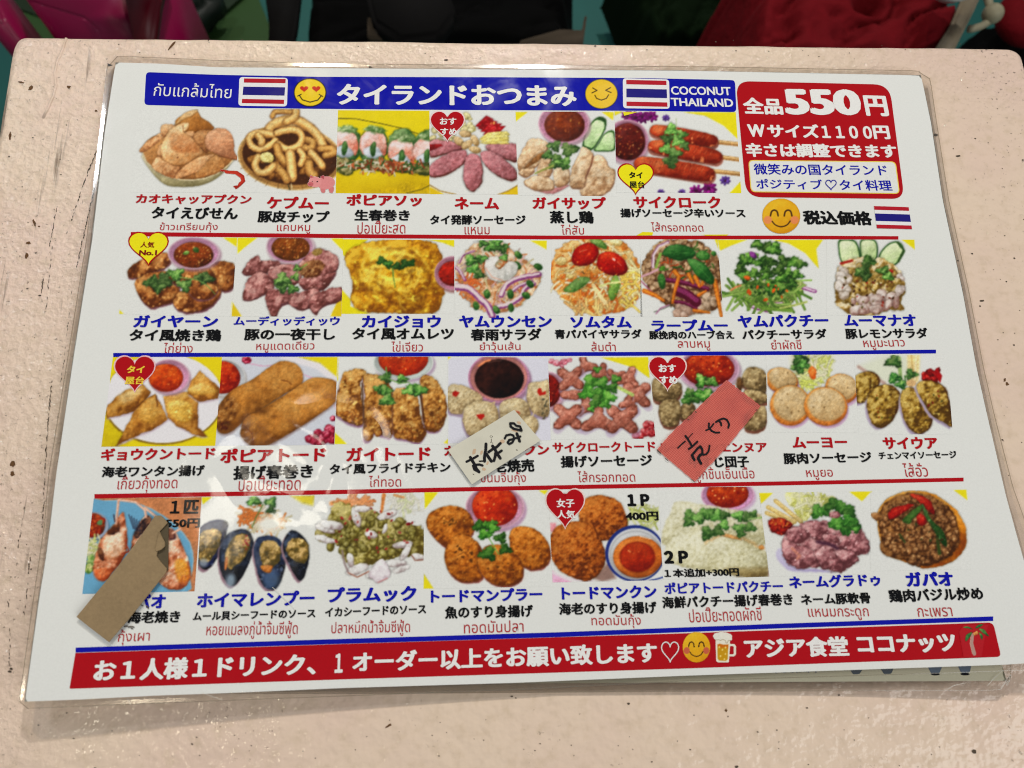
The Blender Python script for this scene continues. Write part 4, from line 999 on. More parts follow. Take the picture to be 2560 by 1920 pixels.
def d_prawn(p):
    p.poly([(140, 130), (1210, 130), (1210, 1000), (140, 1000)], (196, 130, 84))
    p.poly([(150, 230), (350, 178), (560, 180), (760, 250), (960, 380), (1090, 540), (1120, 700), (1090, 860), (1010, 1000), (130, 1000)], (110, 168, 200), sm=2)
    p.line([(350, 178), (560, 182), (760, 252), (960, 382), (1088, 540), (1118, 700), (1088, 860), (1020, 980)], 8, (150, 196, 214), al=.8)
    p.bowl(255, 395, 128, 118, (196, 206, 226), (150, 170, 196), (150, 60, 20), 250, 390, 106, 104, shade=(60, 70, 90))
    p.lumps(255, 390, 90, 90, 26, 26, (130, 20, 4), (180, 66, 20), (214, 130, 60)); p.specks(320, 370, 14, 14, 2, [(90, 130, 80)], 22)
    p.strands(270, 620, 80, 120, 60, [(226, 224, 180), (200, 206, 130), (236, 230, 200)], 90, 12); p.blob(E(235, 710, 40, 70), (60, 100, 30), (110, 150, 70), (170, 190, 120), wob=16, tex=1); p.blob(E(215, 765, 40, 40), (80, 120, 40), (150, 170, 90), (200, 200, 140), wob=14, tex=1)
    for pts in ([(250, 760), (290, 600), (340, 480), (430, 400), (480, 300), (520, 290), (540, 420), (545, 580), (500, 700), (420, 800), (350, 870), (290, 860)],
                [(580, 620), (600, 480), (680, 330), (740, 310), (760, 420), (700, 560), (620, 640)],
                [(880, 420), (960, 440), (1020, 560), (1080, 700), (1095, 830), (1040, 930), (940, 950), (850, 910), (810, 840), (890, 760), (880, 560)]):
        p.blob(pts, (140, 60, 24), (216, 140, 100), (238, 206, 180), wob=9, tex=.9, tsc=60, rim=34, spec=.3)
    p.blob([(350, 560), (420, 450), (500, 440), (520, 560), (470, 660), (370, 680)], (206, 150, 110), (232, 196, 166), (244, 226, 206), soft=30, tex=.6)
    p.blob([(255, 780), (330, 760), (420, 780), (350, 870), (280, 850)], (176, 70, 24), (216, 112, 60), (234, 160, 110), soft=24)
    p.blob([(960, 700), (1040, 690), (1090, 800), (1050, 900), (980, 860)], (190, 100, 10), (220, 148, 40), (234, 176, 80), soft=26)
    p.blob([(380, 470), (400, 410), (470, 370), (480, 440), (440, 470)], (50, 20, 10), (110, 56, 24), (160, 96, 50), soft=14, wob=14)
    p.blob([(600, 470), (650, 380), (720, 310), (760, 340), (700, 430), (640, 500)], (30, 20, 26), (90, 60, 50), (150, 100, 70), wob=16, tex=1.2, tsc=30)
    p.blob([(880, 440), (940, 430), (970, 500), (920, 520)], (60, 30, 40), (120, 70, 60), (170, 110, 80), soft=14, wob=10)
    p.blob(E(320, 640, 24, 60, -14), (70, 30, 14), (110, 60, 34), (150, 100, 60))
    for pts in ([(470, 180), (460, 280), (450, 380)], [(470, 170), (620, 190), (700, 260), (710, 320)], [(700, 240), (800, 320)], [(940, 460), (1010, 420)]): p.line(pts, 20, (214, 150, 120), soft=8); p.line([(a - 4, b) for a, b in pts], 7, (240, 214, 196), soft=6)
    for a in range(5): p.line([(560 + a * 22, 300 + a * 14), (600 + a * 14, 420 + a * 8)], 7, (40, 40, 60))
    p.line([(430, 300), (440, 360)], 10, (50, 30, 40)); p.line([(530, 520), (560, 620), (500, 640)], 12, (170, 60, 30), wob=6)

def d_mussel(p):
    p.poly([(1185, 148), (1280, 146), (1200, 210)], YE); p.poly([(1960, 135), (2170, 130), (2150, 220), (2060, 200)], (222, 206, 60), soft=30)
    p.strands(1720, 340, 200, 110, 70, [(232, 222, 196), (226, 160, 90), (236, 232, 214), (222, 140, 70), (216, 206, 170)], 130, 13)
    p.strands(1600, 320, 80, 50, 16, [(222, 130, 60)], 110, 15); p.poly(E(1780, 380, 110, 70), (236, 232, 222), soft=70)
    p.herb(1640, 180, 76, 20, md=(80, 130, 60)); p.herb(1790, 190, 70, 60, dk=(30, 74, 30), md=(56, 104, 50)); p.herb(1790, 260, 54, 30, dk=(30, 74, 30), md=(56, 104, 50)); p.line([(1720, 210), (1660, 320), (1625, 410)], 9, (96, 130, 60))
    def mus(pts, inner, blue):
        p.blob([(a - 14, b + 20) for a, b in pts], (150, 116, 130), (164, 130, 142), (176, 146, 154), soft=12, tex=0)
        p.blob(pts, (8, 10, 16), blue, (70, 84, 110), wob=4, tex=.5, tsc=60, rim=20, spec=.3)
        p.blob(inner, (84, 70, 24), (140, 112, 50), (204, 172, 110), wob=12, tex=1.3, tsc=50, rim=16, spec=.4)
    mus([(1150, 690), (1160, 460), (1220, 380), (1320, 345), (1410, 365), (1405, 450), (1370, 560), (1330, 660), (1260, 760), (1200, 770)], [(1160, 600), (1180, 460), (1270, 420), (1350, 440), (1350, 540), (1300, 640), (1240, 710), (1170, 690)], (20, 30, 80))
    mus([(1340, 700), (1350, 580), (1400, 480), (1500, 430), (1590, 440), (1640, 540), (1620, 660), (1560, 800), (1490, 900), (1430, 910), (1370, 830)], [(1390, 700), (1420, 560), (1500, 470), (1590, 480), (1600, 600), (1540, 700), (1480, 740), (1440, 770)], (20, 26, 40))
    mus([(1640, 640), (1660, 520), (1720, 485), (1820, 490), (1880, 540), (1915, 680), (1900, 800), (1850, 920), (1780, 950), (1700, 880)], [(1690, 640), (1700, 550), (1780, 520), (1860, 560), (1870, 680), (1800, 760), (1740, 800)], (30, 44, 76))
    mus([(1890, 600), (1910, 500), (1970, 435), (2060, 480), (2115, 580), (2110, 720), (2070, 850), (2020, 860), (1950, 740)], [(1920, 620), (1950, 520), (2040, 500), (2110, 560), (2110, 680), (2060, 720), (1980, 690)], (16, 20, 30))
    p.poly(E(1440, 870, 40, 60, 10), (150, 170, 186), soft=40, al=.8); p.poly(E(1790, 860, 70, 80, 10), (90, 120, 160), soft=50, al=.7); p.poly(E(1205, 715, 40, 36), (150, 160, 170), soft=30, al=.8)
    p.blob(E(1400, 720, 14, 60, 5), (180, 100, 40), (212, 134, 70), (226, 160, 100)); p.blob([(1700, 740), (1800, 740), (1780, 800), (1730, 790)], (170, 90, 20), (206, 130, 50), (226, 160, 90)); p.specks(1570, 540, 40, 60, 8, [(150, 40, 40)], 10)

def d_squid(p):
    p.strands(860, 200, 140, 90, 50, [(232, 230, 206), (220, 226, 180), (236, 234, 224)], 130, 12); p.strands(460, 190, 130, 30, 18, [(222, 140, 80), (226, 160, 110)], 110, 18)
    p.line([(690, 130), (680, 200), (670, 290)], 34, (222, 140, 70), w2=20); p.line([(780, 130), (860, 150)], 20, (222, 160, 100)); p.line([(240, 200), (340, 190), (480, 200), (540, 160)], 44, (222, 150, 90), wob=10, soft=20)
    p.blob([(90, 450), (200, 330), (260, 200), (420, 220), (600, 260), (700, 330), (900, 370), (1030, 420), (1035, 640), (880, 640), (760, 680), (640, 700), (480, 760), (330, 680), (300, 560), (120, 520)], (96, 80, 20), (150, 138, 66), (196, 184, 120), wob=30, tex=1.3, tsc=50, spec=.3)
    p.lumps(560, 480, 400, 180, 100, 34, (92, 80, 20), (156, 146, 72), (206, 198, 136))
    for cx, cy, rx, ry, a in ((450, 320, 90, 34, 70), (500, 250, 70, 30, 0), (720, 300, 90, 34, -20), (580, 470, 56, 34, 10), (180, 420, 90, 34, 20), (240, 390, 100, 40, 10), (180, 510, 100, 30, 15), (460, 770, 100, 40, -20), (400, 690, 60, 30, 80), (800, 720, 90, 34, 0), (840, 770, 80, 26, -20), (990, 660, 60, 26, 10), (700, 420, 44, 18, -70), (850, 560, 90, 30, -10), (880, 620, 90, 30, -60), (640, 800, 110, 60, -10)):
        p.blob(E(cx, cy, rx, ry, a), (150, 130, 130), (216, 214, 212), (240, 240, 240), wob=8, tex=.5, rim=14)
    p.blob([(560, 820), (620, 720), (680, 680), (730, 760), (740, 830), (640, 890), (600, 860)], (190, 170, 180), (224, 218, 222), (240, 238, 240))
    p.line([(380, 800), (460, 840), (560, 790)], 10, (150, 90, 70)); p.line([(640, 885), (720, 850)], 9, (190, 120, 120)); p.line([(930, 650), (960, 695), (1030, 690)], 9, (140, 80, 60)); p.line([(330, 610), (350, 720), (380, 790)], 16, (140, 120, 120), soft=12)
    p.specks(600, 430, 380, 200, 30, [(170, 40, 40), (140, 30, 30), (180, 80, 70)], 13); p.blob([(880, 375), (920, 370), (915, 395), (885, 390)], (120, 0, 10), (170, 10, 24), (190, 40, 40))

def d_fishcake(p):
    p.poly([(1038, 105), (1160, 105), (1045, 250)], YE); p.poly([(1035, 810), (1120, 940), (1032, 940)], YE); p.poly([(2030, 92), (2110, 86), (2080, 125)], YE)
    p.bowl(1650, 235, 255, 190, (222, 176, 194), (206, 150, 176), (196, 48, 8), 1650, 225, 196, 172, lo=(150, 20, 4), hi=(224, 90, 30), shade=(170, 120, 160), n=26, cols=((160, 14, 6), (236, 150, 80)), sz=9)
    K_ = ((112, 52, 4), (180, 102, 20), (212, 138, 52))
    for pts in ([(1055, 370), (1110, 270), (1260, 222), (1400, 260), (1465, 370), (1460, 460), (1340, 560), (1220, 575), (1110, 480)],
                [(1780, 450), (1870, 400), (2000, 430), (2100, 530), (2130, 660), (2080, 750), (1960, 775), (1860, 720), (1790, 620)],
                [(1215, 640), (1260, 520), (1370, 470), (1500, 540), (1560, 680), (1540, 850), (1400, 885), (1290, 840), (1230, 740)],
                [(1500, 700), (1560, 580), (1700, 560), (1820, 640), (1890, 740), (1880, 860), (1770, 915), (1640, 900), (1540, 820)]):
        p.blob([(a + 6, b + 14) for a, b in pts], (160, 90, 80), (180, 110, 100), (190, 130, 120), soft=10, tex=0)
        p.blob(pts, *K_, wob=6, tex=.8, tsc=36, rim=34, spec=.15)
    p.specks(1370, 680, 90, 130, 12, [(90, 50, 8)], 14); p.specks(1250, 350, 70, 40, 7, [(100, 60, 10)], 14); p.specks(1700, 760, 120, 60, 8, [(110, 60, 8)], 11)
    for pts in ([(1330, 650), (1380, 620), (1420, 660)], [(1210, 350), (1250, 370), (1270, 345)]): p.line(pts, 6, (100, 56, 8), wob=6)
    for cx, cy, r, a in ((1520, 400, 84, 30), (1610, 390, 82, 80), (1560, 470, 76, 10), (1700, 500, 72, 60), (1740, 600, 74, 20), (1590, 640, 98, 50), (1640, 420, 64, 0)): p.herb(cx, cy, r, a, dk=(24, 78, 14), md=(52, 118, 30), lt=(96, 156, 56))
    p.line([(1590, 490), (1640, 570), (1680, 640)], 9, (120, 170, 80))

def d_shrimpcake(p):
    p.poly([(95, 92), (165, 85), (150, 125)], YE); p.poly([(190, 370), (240, 370), (250, 440), (195, 450)], (226, 150, 160), soft=14)
    p.strands(1000, 320, 150, 110, 70, [(206, 214, 130), (222, 226, 170), (190, 200, 110)], 70, 13); p.poly([(1130, 200), (1180, 200), (1180, 420), (1135, 400)], PAPER)
    p.poly([(208, 780), (300, 850), (400, 890), (210, 890)], (222, 170, 196), soft=10); p.line([(210, 800), (330, 850), (560, 880)], 20, (226, 214, 222), soft=10)
    K_ = ((104, 44, 4), (176, 92, 22), (206, 128, 50))
    p.poly([(560, 850), (700, 700), (760, 850), (640, 880)], (150, 120, 110), soft=30)
    p.blob([(440, 260), (500, 160), (640, 130), (780, 180), (840, 280), (860, 400), (800, 480), (700, 520), (600, 520), (470, 440)], *K_, wob=8, tex=.9, tsc=22, rim=30)
    p.blob([(195, 520), (230, 420), (330, 370), (470, 360), (560, 420), (640, 540), (665, 680), (630, 790), (540, 865), (440, 862), (300, 800), (210, 690)], *K_, wob=8, tex=.9, tsc=24, rim=30)
    p.line([(560, 370), (590, 450), (610, 510)], 12, (104, 44, 6), wob=6, soft=8); p.specks(440, 640, 180, 190, 30, [(210, 130, 60), (120, 50, 10)], 10)
    p.poly(E(925, 635, 258, 246, 0, 44), (34, 52, 132)); p.poly(E(932, 640, 238, 224, 0, 44), (206, 208, 210)); p.blob(E(934, 650, 222, 205, 0, 40), (150, 150, 156), (190, 192, 196), (214, 216, 218), sm=0, wob=0, tex=.1)
    p.blob(E(950, 665, 214, 180, 0, 40), (150, 70, 14), (206, 112, 34), (226, 146, 70), sm=0, wob=0, tex=.3, tsc=80); p.blob(E(945, 665, 155, 132, 0, 36), (130, 22, 2), (174, 44, 8), (196, 76, 24), sm=0, wob=0, tex=.4, tsc=60, soft=16)
    p.line([(805, 700), (800, 620), (860, 555), (950, 535), (1050, 560), (1090, 640), (1060, 740)], 5, (110, 40, 10), al=.7, soft=8); p.line([(970, 487), (1060, 510)], 8, (240, 220, 200)); p.specks(900, 620, 60, 20, 4, [(236, 160, 100)], 8)
    p.line([(1168, 840), (1100, 860), (1050, 870)], 12, (40, 60, 140))

def d_corianderroll(p):
    p.poly([(2000, 112), (2115, 112), (2040, 195)], YE)
    p.bowl(1725, 130, 230, 142, (222, 170, 200), (206, 150, 190), (176, 50, 8), 1725, 120, 180, 120, lo=(130, 20, 4), hi=(222, 100, 30), shade=(190, 150, 190), n=22, cols=((226, 130, 60), (150, 14, 6), (240, 180, 120)), sz=9)
    R_ = ((176, 170, 130), (210, 206, 172), (230, 228, 204))
    p.blob([(1170, 560), (1170, 420), (1240, 260), (1290, 180), (1500, 210), (1800, 260), (2020, 300), (2060, 440), (2060, 560), (1700, 560), (1400, 600)], *R_, wob=10, tex=.7, tsc=22, rim=40, soft=16, ed=.2)
    p.blob([(1180, 640), (1250, 500), (1500, 440), (1800, 520), (2040, 600), (2075, 720), (2070, 830), (1900, 835), (1600, 800), (1300, 740)], *R_, wob=10, tex=.7, tsc=20, rim=60, soft=16)
    p.blob([(1700, 770), (1900, 760), (2070, 760), (2075, 835), (1850, 845)], (110, 90, 50), (150, 132, 84), (180, 166, 120), soft=40)
    p.line([(1530, 540), (1680, 470), (1850, 500), (2030, 590)], 22, (200, 160, 100), wob=14, soft=22, al=.7); p.blob([(1650, 465), (1760, 475), (1850, 520), (1700, 490)], (200, 140, 70), (222, 170, 110), (230, 190, 140)); p.blob(E(2015, 580, 26, 22), (206, 130, 50), (222, 160, 90), (230, 190, 130))
    p.poly([(2070, 560), (2110, 560), (2110, 835), (2080, 835)], (196, 170, 190), soft=14)
    for cx, cy, r, a in ((1400, 310, 82, 10), (1470, 330, 80, 60), (1390, 370, 60, 20), (1550, 290, 84, 90), (1640, 310, 84, 30), (1700, 300, 60, 0), (1820, 310, 74, 70), (1900, 320, 70, 10), (1690, 390, 66, 50), (1560, 460, 92, 0), (1640, 440, 70, 40), (1830, 420, 76, 80), (1920, 410, 66, 20), (1840, 470, 50, 0), (1950, 290, 46, 60)): p.herb(cx, cy, r, a, dk=(38, 88, 28), md=(80, 134, 56), lt=(130, 176, 92))
    p.line([(1900, 340), (2030, 322)], 14, (150, 180, 110))

def d_naempork(p):
    p.poly([(120, 103), (228, 102), (135, 187)], YE); p.poly([(832, 92), (1005, 90), (932, 168)], YE)
    p.blob([(310, 105), (420, 100), (560, 130), (700, 130), (720, 220), (560, 260), (480, 320), (400, 250)], (190, 190, 100), (222, 222, 150), (236, 236, 190), wob=20, tex=1, tsc=30, soft=12)
    p.strands(540, 180, 150, 70, 36, [(232, 232, 176), (206, 210, 110), (238, 236, 200)], 90, 13)
    for a, b in (((190, 215), (400, 330)), ((250, 165), (450, 330)), ((180, 260), (380, 340))): p.line([a, b], 34, (206, 176, 100)); p.line([(a[0], a[1] - 5), (b[0], b[1] - 5)], 18, (228, 204, 140))
    p.blob([(190, 340), (230, 300), (330, 310), (385, 350), (350, 400), (290, 440), (220, 410)], (100, 6, 4), (156, 22, 14), (196, 70, 30), wob=12, tex=1, tsc=30, spec=.3); p.specks(280, 340, 80, 40, 14, [(214, 130, 50)], 9)
    p.blob([(250, 600), (300, 540), (420, 690), (560, 700), (700, 730), (400, 720), (320, 690)], (170, 160, 200), (190, 180, 214), (200, 196, 220), soft=18, tex=0)
    M_ = ((104, 54, 58), (172, 112, 116), (212, 164, 164))
    p.blob([(300, 520), (350, 400), (460, 340), (560, 320), (760, 340), (920, 400), (980, 500), (985, 580), (880, 600), (890, 650), (760, 730), (600, 690), (460, 705), (340, 640)], *M_, wob=22, tex=1.1, tsc=60)
    for pts in ([(300, 520), (330, 470), (420, 500), (580, 580), (560, 660), (460, 705), (340, 640)], [(460, 350), (560, 320), (640, 350), (660, 430), (600, 480), (500, 440), (440, 400)],
                [(340, 400), (440, 370), (520, 440), (440, 500), (350, 480)], [(560, 560), (680, 520), (780, 640), (760, 730), (640, 700), (580, 640)], [(700, 430), (860, 420), (920, 400), (980, 500), (980, 580), (860, 560), (760, 520)],
                [(720, 560), (850, 560), (900, 620), (880, 650), (790, 650)], [(620, 440), (720, 430), (760, 500), (680, 520)]):
        p.blob(pts, *M_, wob=12, tex=1, tsc=46, rim=22, spec=.5)
    p.line([(580, 490), (660, 500), (740, 540)], 26, (80, 40, 60), soft=18, wob=10); p.line([(380, 540), (440, 600), (420, 620)], 20, (210, 140, 120), soft=12)
    for cx, cy, r, a in ((590, 250, 88, 10), (640, 240, 70, 60), (700, 200, 80, 30), (780, 220, 96, 0), (840, 260, 66, 60), (740, 330, 96, 20), (800, 380, 90, 80), (870, 350, 72, 40), (830, 320, 80, 10), (885, 390, 48, 90)): p.herb(cx, cy, r, a, dk=(26, 76, 20), md=(54, 114, 36), lt=(100, 156, 66))
    p.blob(E(715, 275, 46, 28), *M_, tex=1, tsc=30)

def d_gapao(p):
    p.poly([(1000, 88), (1010, 88), (1000, 100)], YE); p.poly([(1655, 78), (1755, 75), (1765, 160)], YE)
    p.blob([(1050, 330), (1070, 220), (1160, 130), (1300, 88), (1460, 100), (1600, 170), (1700, 270), (1755, 400), (1750, 520), (1680, 620), (1560, 680), (1420, 695), (1260, 640), (1100, 580), (1075, 460)], (150, 70, 0), (206, 128, 20), (228, 170, 80), wob=8, tex=.5, tsc=90, ed=.1)
    p.blob([(1060, 320), (1090, 220), (1180, 140), (1320, 105), (1460, 120), (1580, 190), (1670, 290), (1700, 420), (1680, 540), (1560, 640), (1400, 680), (1260, 630), (1090, 570), (1085, 440)], (70, 36, 8), (132, 84, 38), (176, 126, 70), wob=14, tex=1.1, tsc=36)
    p.lumps(1380, 400, 300, 270, 200, 30, (84, 46, 14), (158, 108, 62), (204, 164, 112), spec=.3)
    p.blob([(1000, 265), (1080, 265), (1100, 310), (1040, 320)], (100, 60, 20), (160, 110, 60), (196, 150, 100))
    p.blob([(1135, 270), (1180, 220), (1300, 190), (1345, 195), (1240, 270), (1160, 315)], (120, 6, 2), (182, 22, 12), (222, 80, 50), tex=.3, spec=.3)
    p.blob([(1305, 112), (1400, 125), (1480, 180), (1505, 270), (1460, 250), (1380, 170)], (130, 10, 4), (186, 30, 14), (222, 84, 50), tex=.3)
    p.blob([(1365, 330), (1375, 270), (1410, 270), (1440, 330), (1400, 365)], (130, 6, 2), (186, 24, 12), (230, 100, 70), tex=.3, spec=.4)
    p.blob([(1250, 320), (1330, 240), (1400, 200), (1410, 220), (1340, 300), (1310, 345)], (30, 70, 14), (74, 116, 44), (120, 156, 80), tex=.3)
    p.blob([(1400, 200), (1425, 205), (1480, 310), (1570, 400), (1605, 520), (1570, 510), (1500, 400), (1440, 300)], (16, 54, 10), (50, 92, 34), (110, 146, 90), tex=.3, spec=.3)
    p.line([(1530, 480), (1545, 580)], 26, (50, 70, 20), soft=10); p.line([(1230, 430), (1270, 490)], 16, (50, 66, 24), soft=10); p.specks(1400, 480, 200, 150, 16, [(50, 60, 20), (60, 34, 8)], 12)

DISHES = [
 (20, [(15, 92), (1076, 95), (1076, 985), (-60, 980)], d_crackers, 'prawn crackers heaped in a cream bowl'),
 (20, [(1076, 95), (2148, 98), (2122, 992), (1076, 985)], d_rinds, 'curled pork rinds in a woven basket'),
 (2, [(125, 762), (757, 765), (757, 1340), (108, 1335)], d_freshroll, 'fresh spring rolls with shrimp on yellow'),
 (2, [(757, 765), (1350, 770), (1368, 1345), (757, 1342)], d_naem, 'pink sausage slices with peanuts'),
 (36, [(835, 40), (1925, 40), (1953, 975), (867, 965)], d_steamchicken, 'steamed chicken with brown sauce and cucumber'),
 (3, [(-177, 768), (662, 775), (700, 1335), (-160, 1330)], d_skewers, 'three red sausages on sticks'),
 (4, [(175, 158), (1085, 165), (1040, 770), (175, 755)], d_grill, 'grilled chicken with a pink sauce bowl'),
 (4, [(1088, 165), (1898, 172), (1885, 772), (1042, 772)], d_pork, 'dried pork slices with sauce'),
 (5, [(55, 178), (908, 185), (910, 752), (43, 752)], d_omelette, 'golden omelette with herb sprig'),
 (5, [(912, 185), (1620, 188), (1600, 790), (912, 778)], d_glass, 'noodle salad with shrimp and red onion'),
 (6, [(0, 215), (808, 215), (835, 930), (-20, 915)], d_papaya, 'papaya salad with two tomatoes'),
 (6, [(812, 215), (1525, 215), (1580, 932), (815, 930)], d_larb, 'minced meat salad with mint leaves'),
 (7, [(-18, 172), (760, 172), (735, 712), (26, 712)], d_coriander, 'heaped green coriander salad'),
 (7, [(775, 172), (1415, 172), (1440, 725), (775, 725)], d_lemonpork, 'lemon pork with cucumber slices'),
 (8, [(215, 113), (1158, 113), (1100, 880), (115, 888)], d_wonton, 'fried wontons with orange sauce'),
 (8, [(1158, 113), (2155, 113), (2128, 872), (1100, 880)], d_rollfry, 'two fried spring rolls'),
 (9, [(85, 110), (1032, 110), (1037, 866), (57, 866)], d_friedchicken, 'sliced fried chicken with herbs'),
 (9, [(1035, 110), (1900, 118), (1925, 830), (1035, 860)], d_shumai, 'dumplings around dark sauce'),
 (10, [(102, 115), (970, 112), (1032, 818), (133, 825)], d_stars, 'star shaped fried sausages with coriander'),
 (10, [(975, 102), (1985, 98), (2005, 830), (1040, 830)], d_beefball, 'beef balls with red sauce'),
 (11, [(172, 85), (868, 85), (905, 700), (200, 700)], d_moyo, 'round slices of pale pork sausage'),
 (11, [(870, 85), (1600, 85), (1650, 715), (905, 710)], d_saiua, 'oval slices of herb sausage'),
 (12, [(258, 160), (1190, 148), (1128, 962), (158, 985)], d_prawn, 'grilled prawns on a blue plate'),
 (12, [(1192, 148), (2165, 132), (2150, 960), (1145, 965)], d_mussel, 'four open mussels'),
 (13, [(92, 123), (1038, 105), (1033, 905), (92, 914)], d_squid, 'squid in green seafood sauce'),
 (13, [(1040, 105), (2110, 85), (2145, 920), (1032, 940)], d_fishcake, 'four fried fish cakes with red sauce'),
 (14, [(175, 75), (1120, 75), (1168, 865), (212, 885)], d_shrimpcake, 'fried shrimp cakes and blue rimmed bowl'),
 (14, [(1130, 62), (1990, 58), (2085, 835), (1170, 860)], d_corianderroll, 'pale fried roll under coriander'),
 (15, [(116, 100), (1000, 88), (1000, 742), (204, 765)], d_naempork, 'pink pork with coriander'),
 (15, [(1002, 85), (1765, 75), (1790, 705), (1002, 720)], d_gapao, 'minced chicken with chilli and basil'),
]
# ================================================================== the table
def paint_material():
    m, nt, N, L, B = nodes('chipped_pink_paint')
    geo = N.new('ShaderNodeNewGeometry'); P = geo.outputs['Position']
    sep = N.new('ShaderNodeSeparateXYZ'); L.new(P, sep.inputs[0])
    def noise(sc, det=2.0, ro=.5, scale=None, dist=0.0):
        n = nd(N, 'ShaderNodeTexNoise', i_Scale=sc, i_Detail=det, i_Roughness=ro, i_Distortion=dist)
        if scale:
            v = nd(N, 'ShaderNodeVectorMath', operation='MULTIPLY'); v.inputs[1].default_value = scale
            L.new(P, v.inputs[0]); L.new(v.outputs[0], n.inputs['Vector'])
        else:
            L.new(P, n.inputs['Vector'])
        return n.outputs['Fac']
    def rng(x, a, b, c=0.0, d=1.0):
        n = nd(N, 'ShaderNodeMapRange', interpolation_type='SMOOTHSTEP')
        for i, v in enumerate((a, b, c, d)): n.inputs[i + 1].default_value = v
        L.new(x, n.inputs[0]); return n.outputs[0]
    big = noise(9, 3)
    grain = noise(160, 4, .6)
    dirt = noise(420, 3, .7)
    dmask = rng(noise(20, 3, .6), .50, .68)
    worn = noise(55, 4, .65, (1.0, .16, 1.0))
    left = rng(sep.outputs[0], -.185, -.225)
    right = math_n(N, L, 'MULTIPLY', rng(sep.outputs[0], .20, .27), rng(sep.outputs[1], -.05, .12))
    spots = rng(dirt, .63, .70)
    area = math_n(N, L, 'MAXIMUM', math_n(N, L, 'MULTIPLY', left, .75), math_n(N, L, 'MAXIMUM', right, math_n(N, L, 'MULTIPLY', dmask, .55)))
    dk = math_n(N, L, 'MULTIPLY', spots, area, True)
    streak = math_n(N, L, 'MULTIPLY', rng(noise(300, 2, .6, (1.0, .05, 1.0)), .60, .72), math_n(N, L, 'MULTIPLY', left, rng(worn, .48, .62)))
    mix = N.new('ShaderNodeMix'); mix.data_type = 'RGBA'
    mix.inputs[6].default_value = (0.80, 0.64, 0.50, 1); mix.inputs[7].default_value = (0.775, 0.59, 0.485, 1)
    L.new(rng(big, .35, .65), mix.inputs[0])
    mix2 = N.new('ShaderNodeMix'); mix2.data_type = 'RGBA'; mix2.inputs[7].default_value = (0.64, 0.50, 0.36, 1)
    L.new(mix.outputs[2], mix2.inputs[6]); L.new(rng(grain, .45, .8, 0, .7), mix2.inputs[0])
    mix3 = N.new('ShaderNodeMix'); mix3.data_type = 'RGBA'; mix3.inputs[7].default_value = (0.17, 0.115, 0.07, 1)
    L.new(mix2.outputs[2], mix3.inputs[6]); L.new(math_n(N, L, 'MULTIPLY', math_n(N, L, 'MAXIMUM', dk, streak), .75), mix3.inputs[0])
    L.new(mix3.outputs[2], B.inputs['Base Color'])
    B.inputs['Roughness'].default_value = 0.5
    B.inputs['Specular IOR Level'].default_value = 0.25
    B.inputs['Coat Weight'].default_value = 0.8
    B.inputs['Coat Roughness'].default_value = 0.06
    # rough brushed relief under the gloss
    pits = nd(N, 'ShaderNodeTexVoronoi', feature='F1', i_Scale=330.0)
    L.new(P, pits.inputs['Vector'])
    rough = math_n(N, L, 'ADD', math_n(N, L, 'MULTIPLY', math_n(N, L, 'MAXIMUM', rng(sep.outputs[1], .10, .15, 0, 1.7), math_n(N, L, 'MULTIPLY', left, 1.6)), .8), rng(noise(14, 2), .35, .62, .08, .35))
    h1 = math_n(N, L, 'MULTIPLY', pits.outputs['Distance'], .00030)
    h2 = math_n(N, L, 'MULTIPLY', noise(760, 2, .6), .00024)
    h3 = math_n(N, L, 'ADD', math_n(N, L, 'MULTIPLY', noise(60, 3, .6), .0016), math_n(N, L, 'MULTIPLY', noise(230, 2, .6), .00026))
    h4 = math_n(N, L, 'MULTIPLY', math_n(N, L, 'MAXIMUM', dk, streak), -.00035)
    hh = math_n(N, L, 'ADD', math_n(N, L, 'MULTIPLY', math_n(N, L, 'ADD', h1, h2), rough), math_n(N, L, 'ADD', h3, h4))
    b = nd(N, 'ShaderNodeBump', i_Strength=1.0, i_Distance=1.0)
    L.new(hh, b.inputs['Height']); L.new(b.outputs[0], B.inputs['Normal']); L.new(b.outputs[0], B.inputs['Coat Normal'])
    return m
M_PAINT = paint_material()
def plain(name, c, rough=.6, coat=0.0, spec=.3, bump=0.0, bs=200.0):
    m, nt, N, L, B = nodes(name)
    B.inputs['Base Color'].default_value = (*c, 1)
    B.inputs['Roughness'].default_value = rough
    B.inputs['Coat Weight'].default_value = coat
    B.inputs['Specular IOR Level'].default_value = spec
    geo = N.new('ShaderNodeNewGeometry')
    n = nd(N, 'ShaderNodeTexNoise', i_Scale=bs, i_Detail=3.0); L.new(geo.outputs['Position'], n.inputs['Vector'])
    mr = nd(N, 'ShaderNodeMapRange'); mr.inputs[3].default_value = .82; mr.inputs[4].default_value = 1.15; L.new(n.outputs['Fac'], mr.inputs[0])
    sc = nd(N, 'ShaderNodeVectorMath', operation='SCALE'); sc.inputs[0].default_value = c; L.new(mr.outputs[0], sc.inputs['Scale']); L.new(sc.outputs[0], B.inputs['Base Color'])
    if bump:
        b = nd(N, 'ShaderNodeBump', i_Strength=1.0, i_Distance=bump); L.new(n.outputs['Fac'], b.inputs['Height']); L.new(b.outputs[0], B.inputs['Normal'])
    return m
M_CHIP = plain('bare_wood', (.13, .062, .022), .8, bs=900, bump=.0004)
M_GRIME = plain('grime', (.085, .062, .042), .8, bs=900)

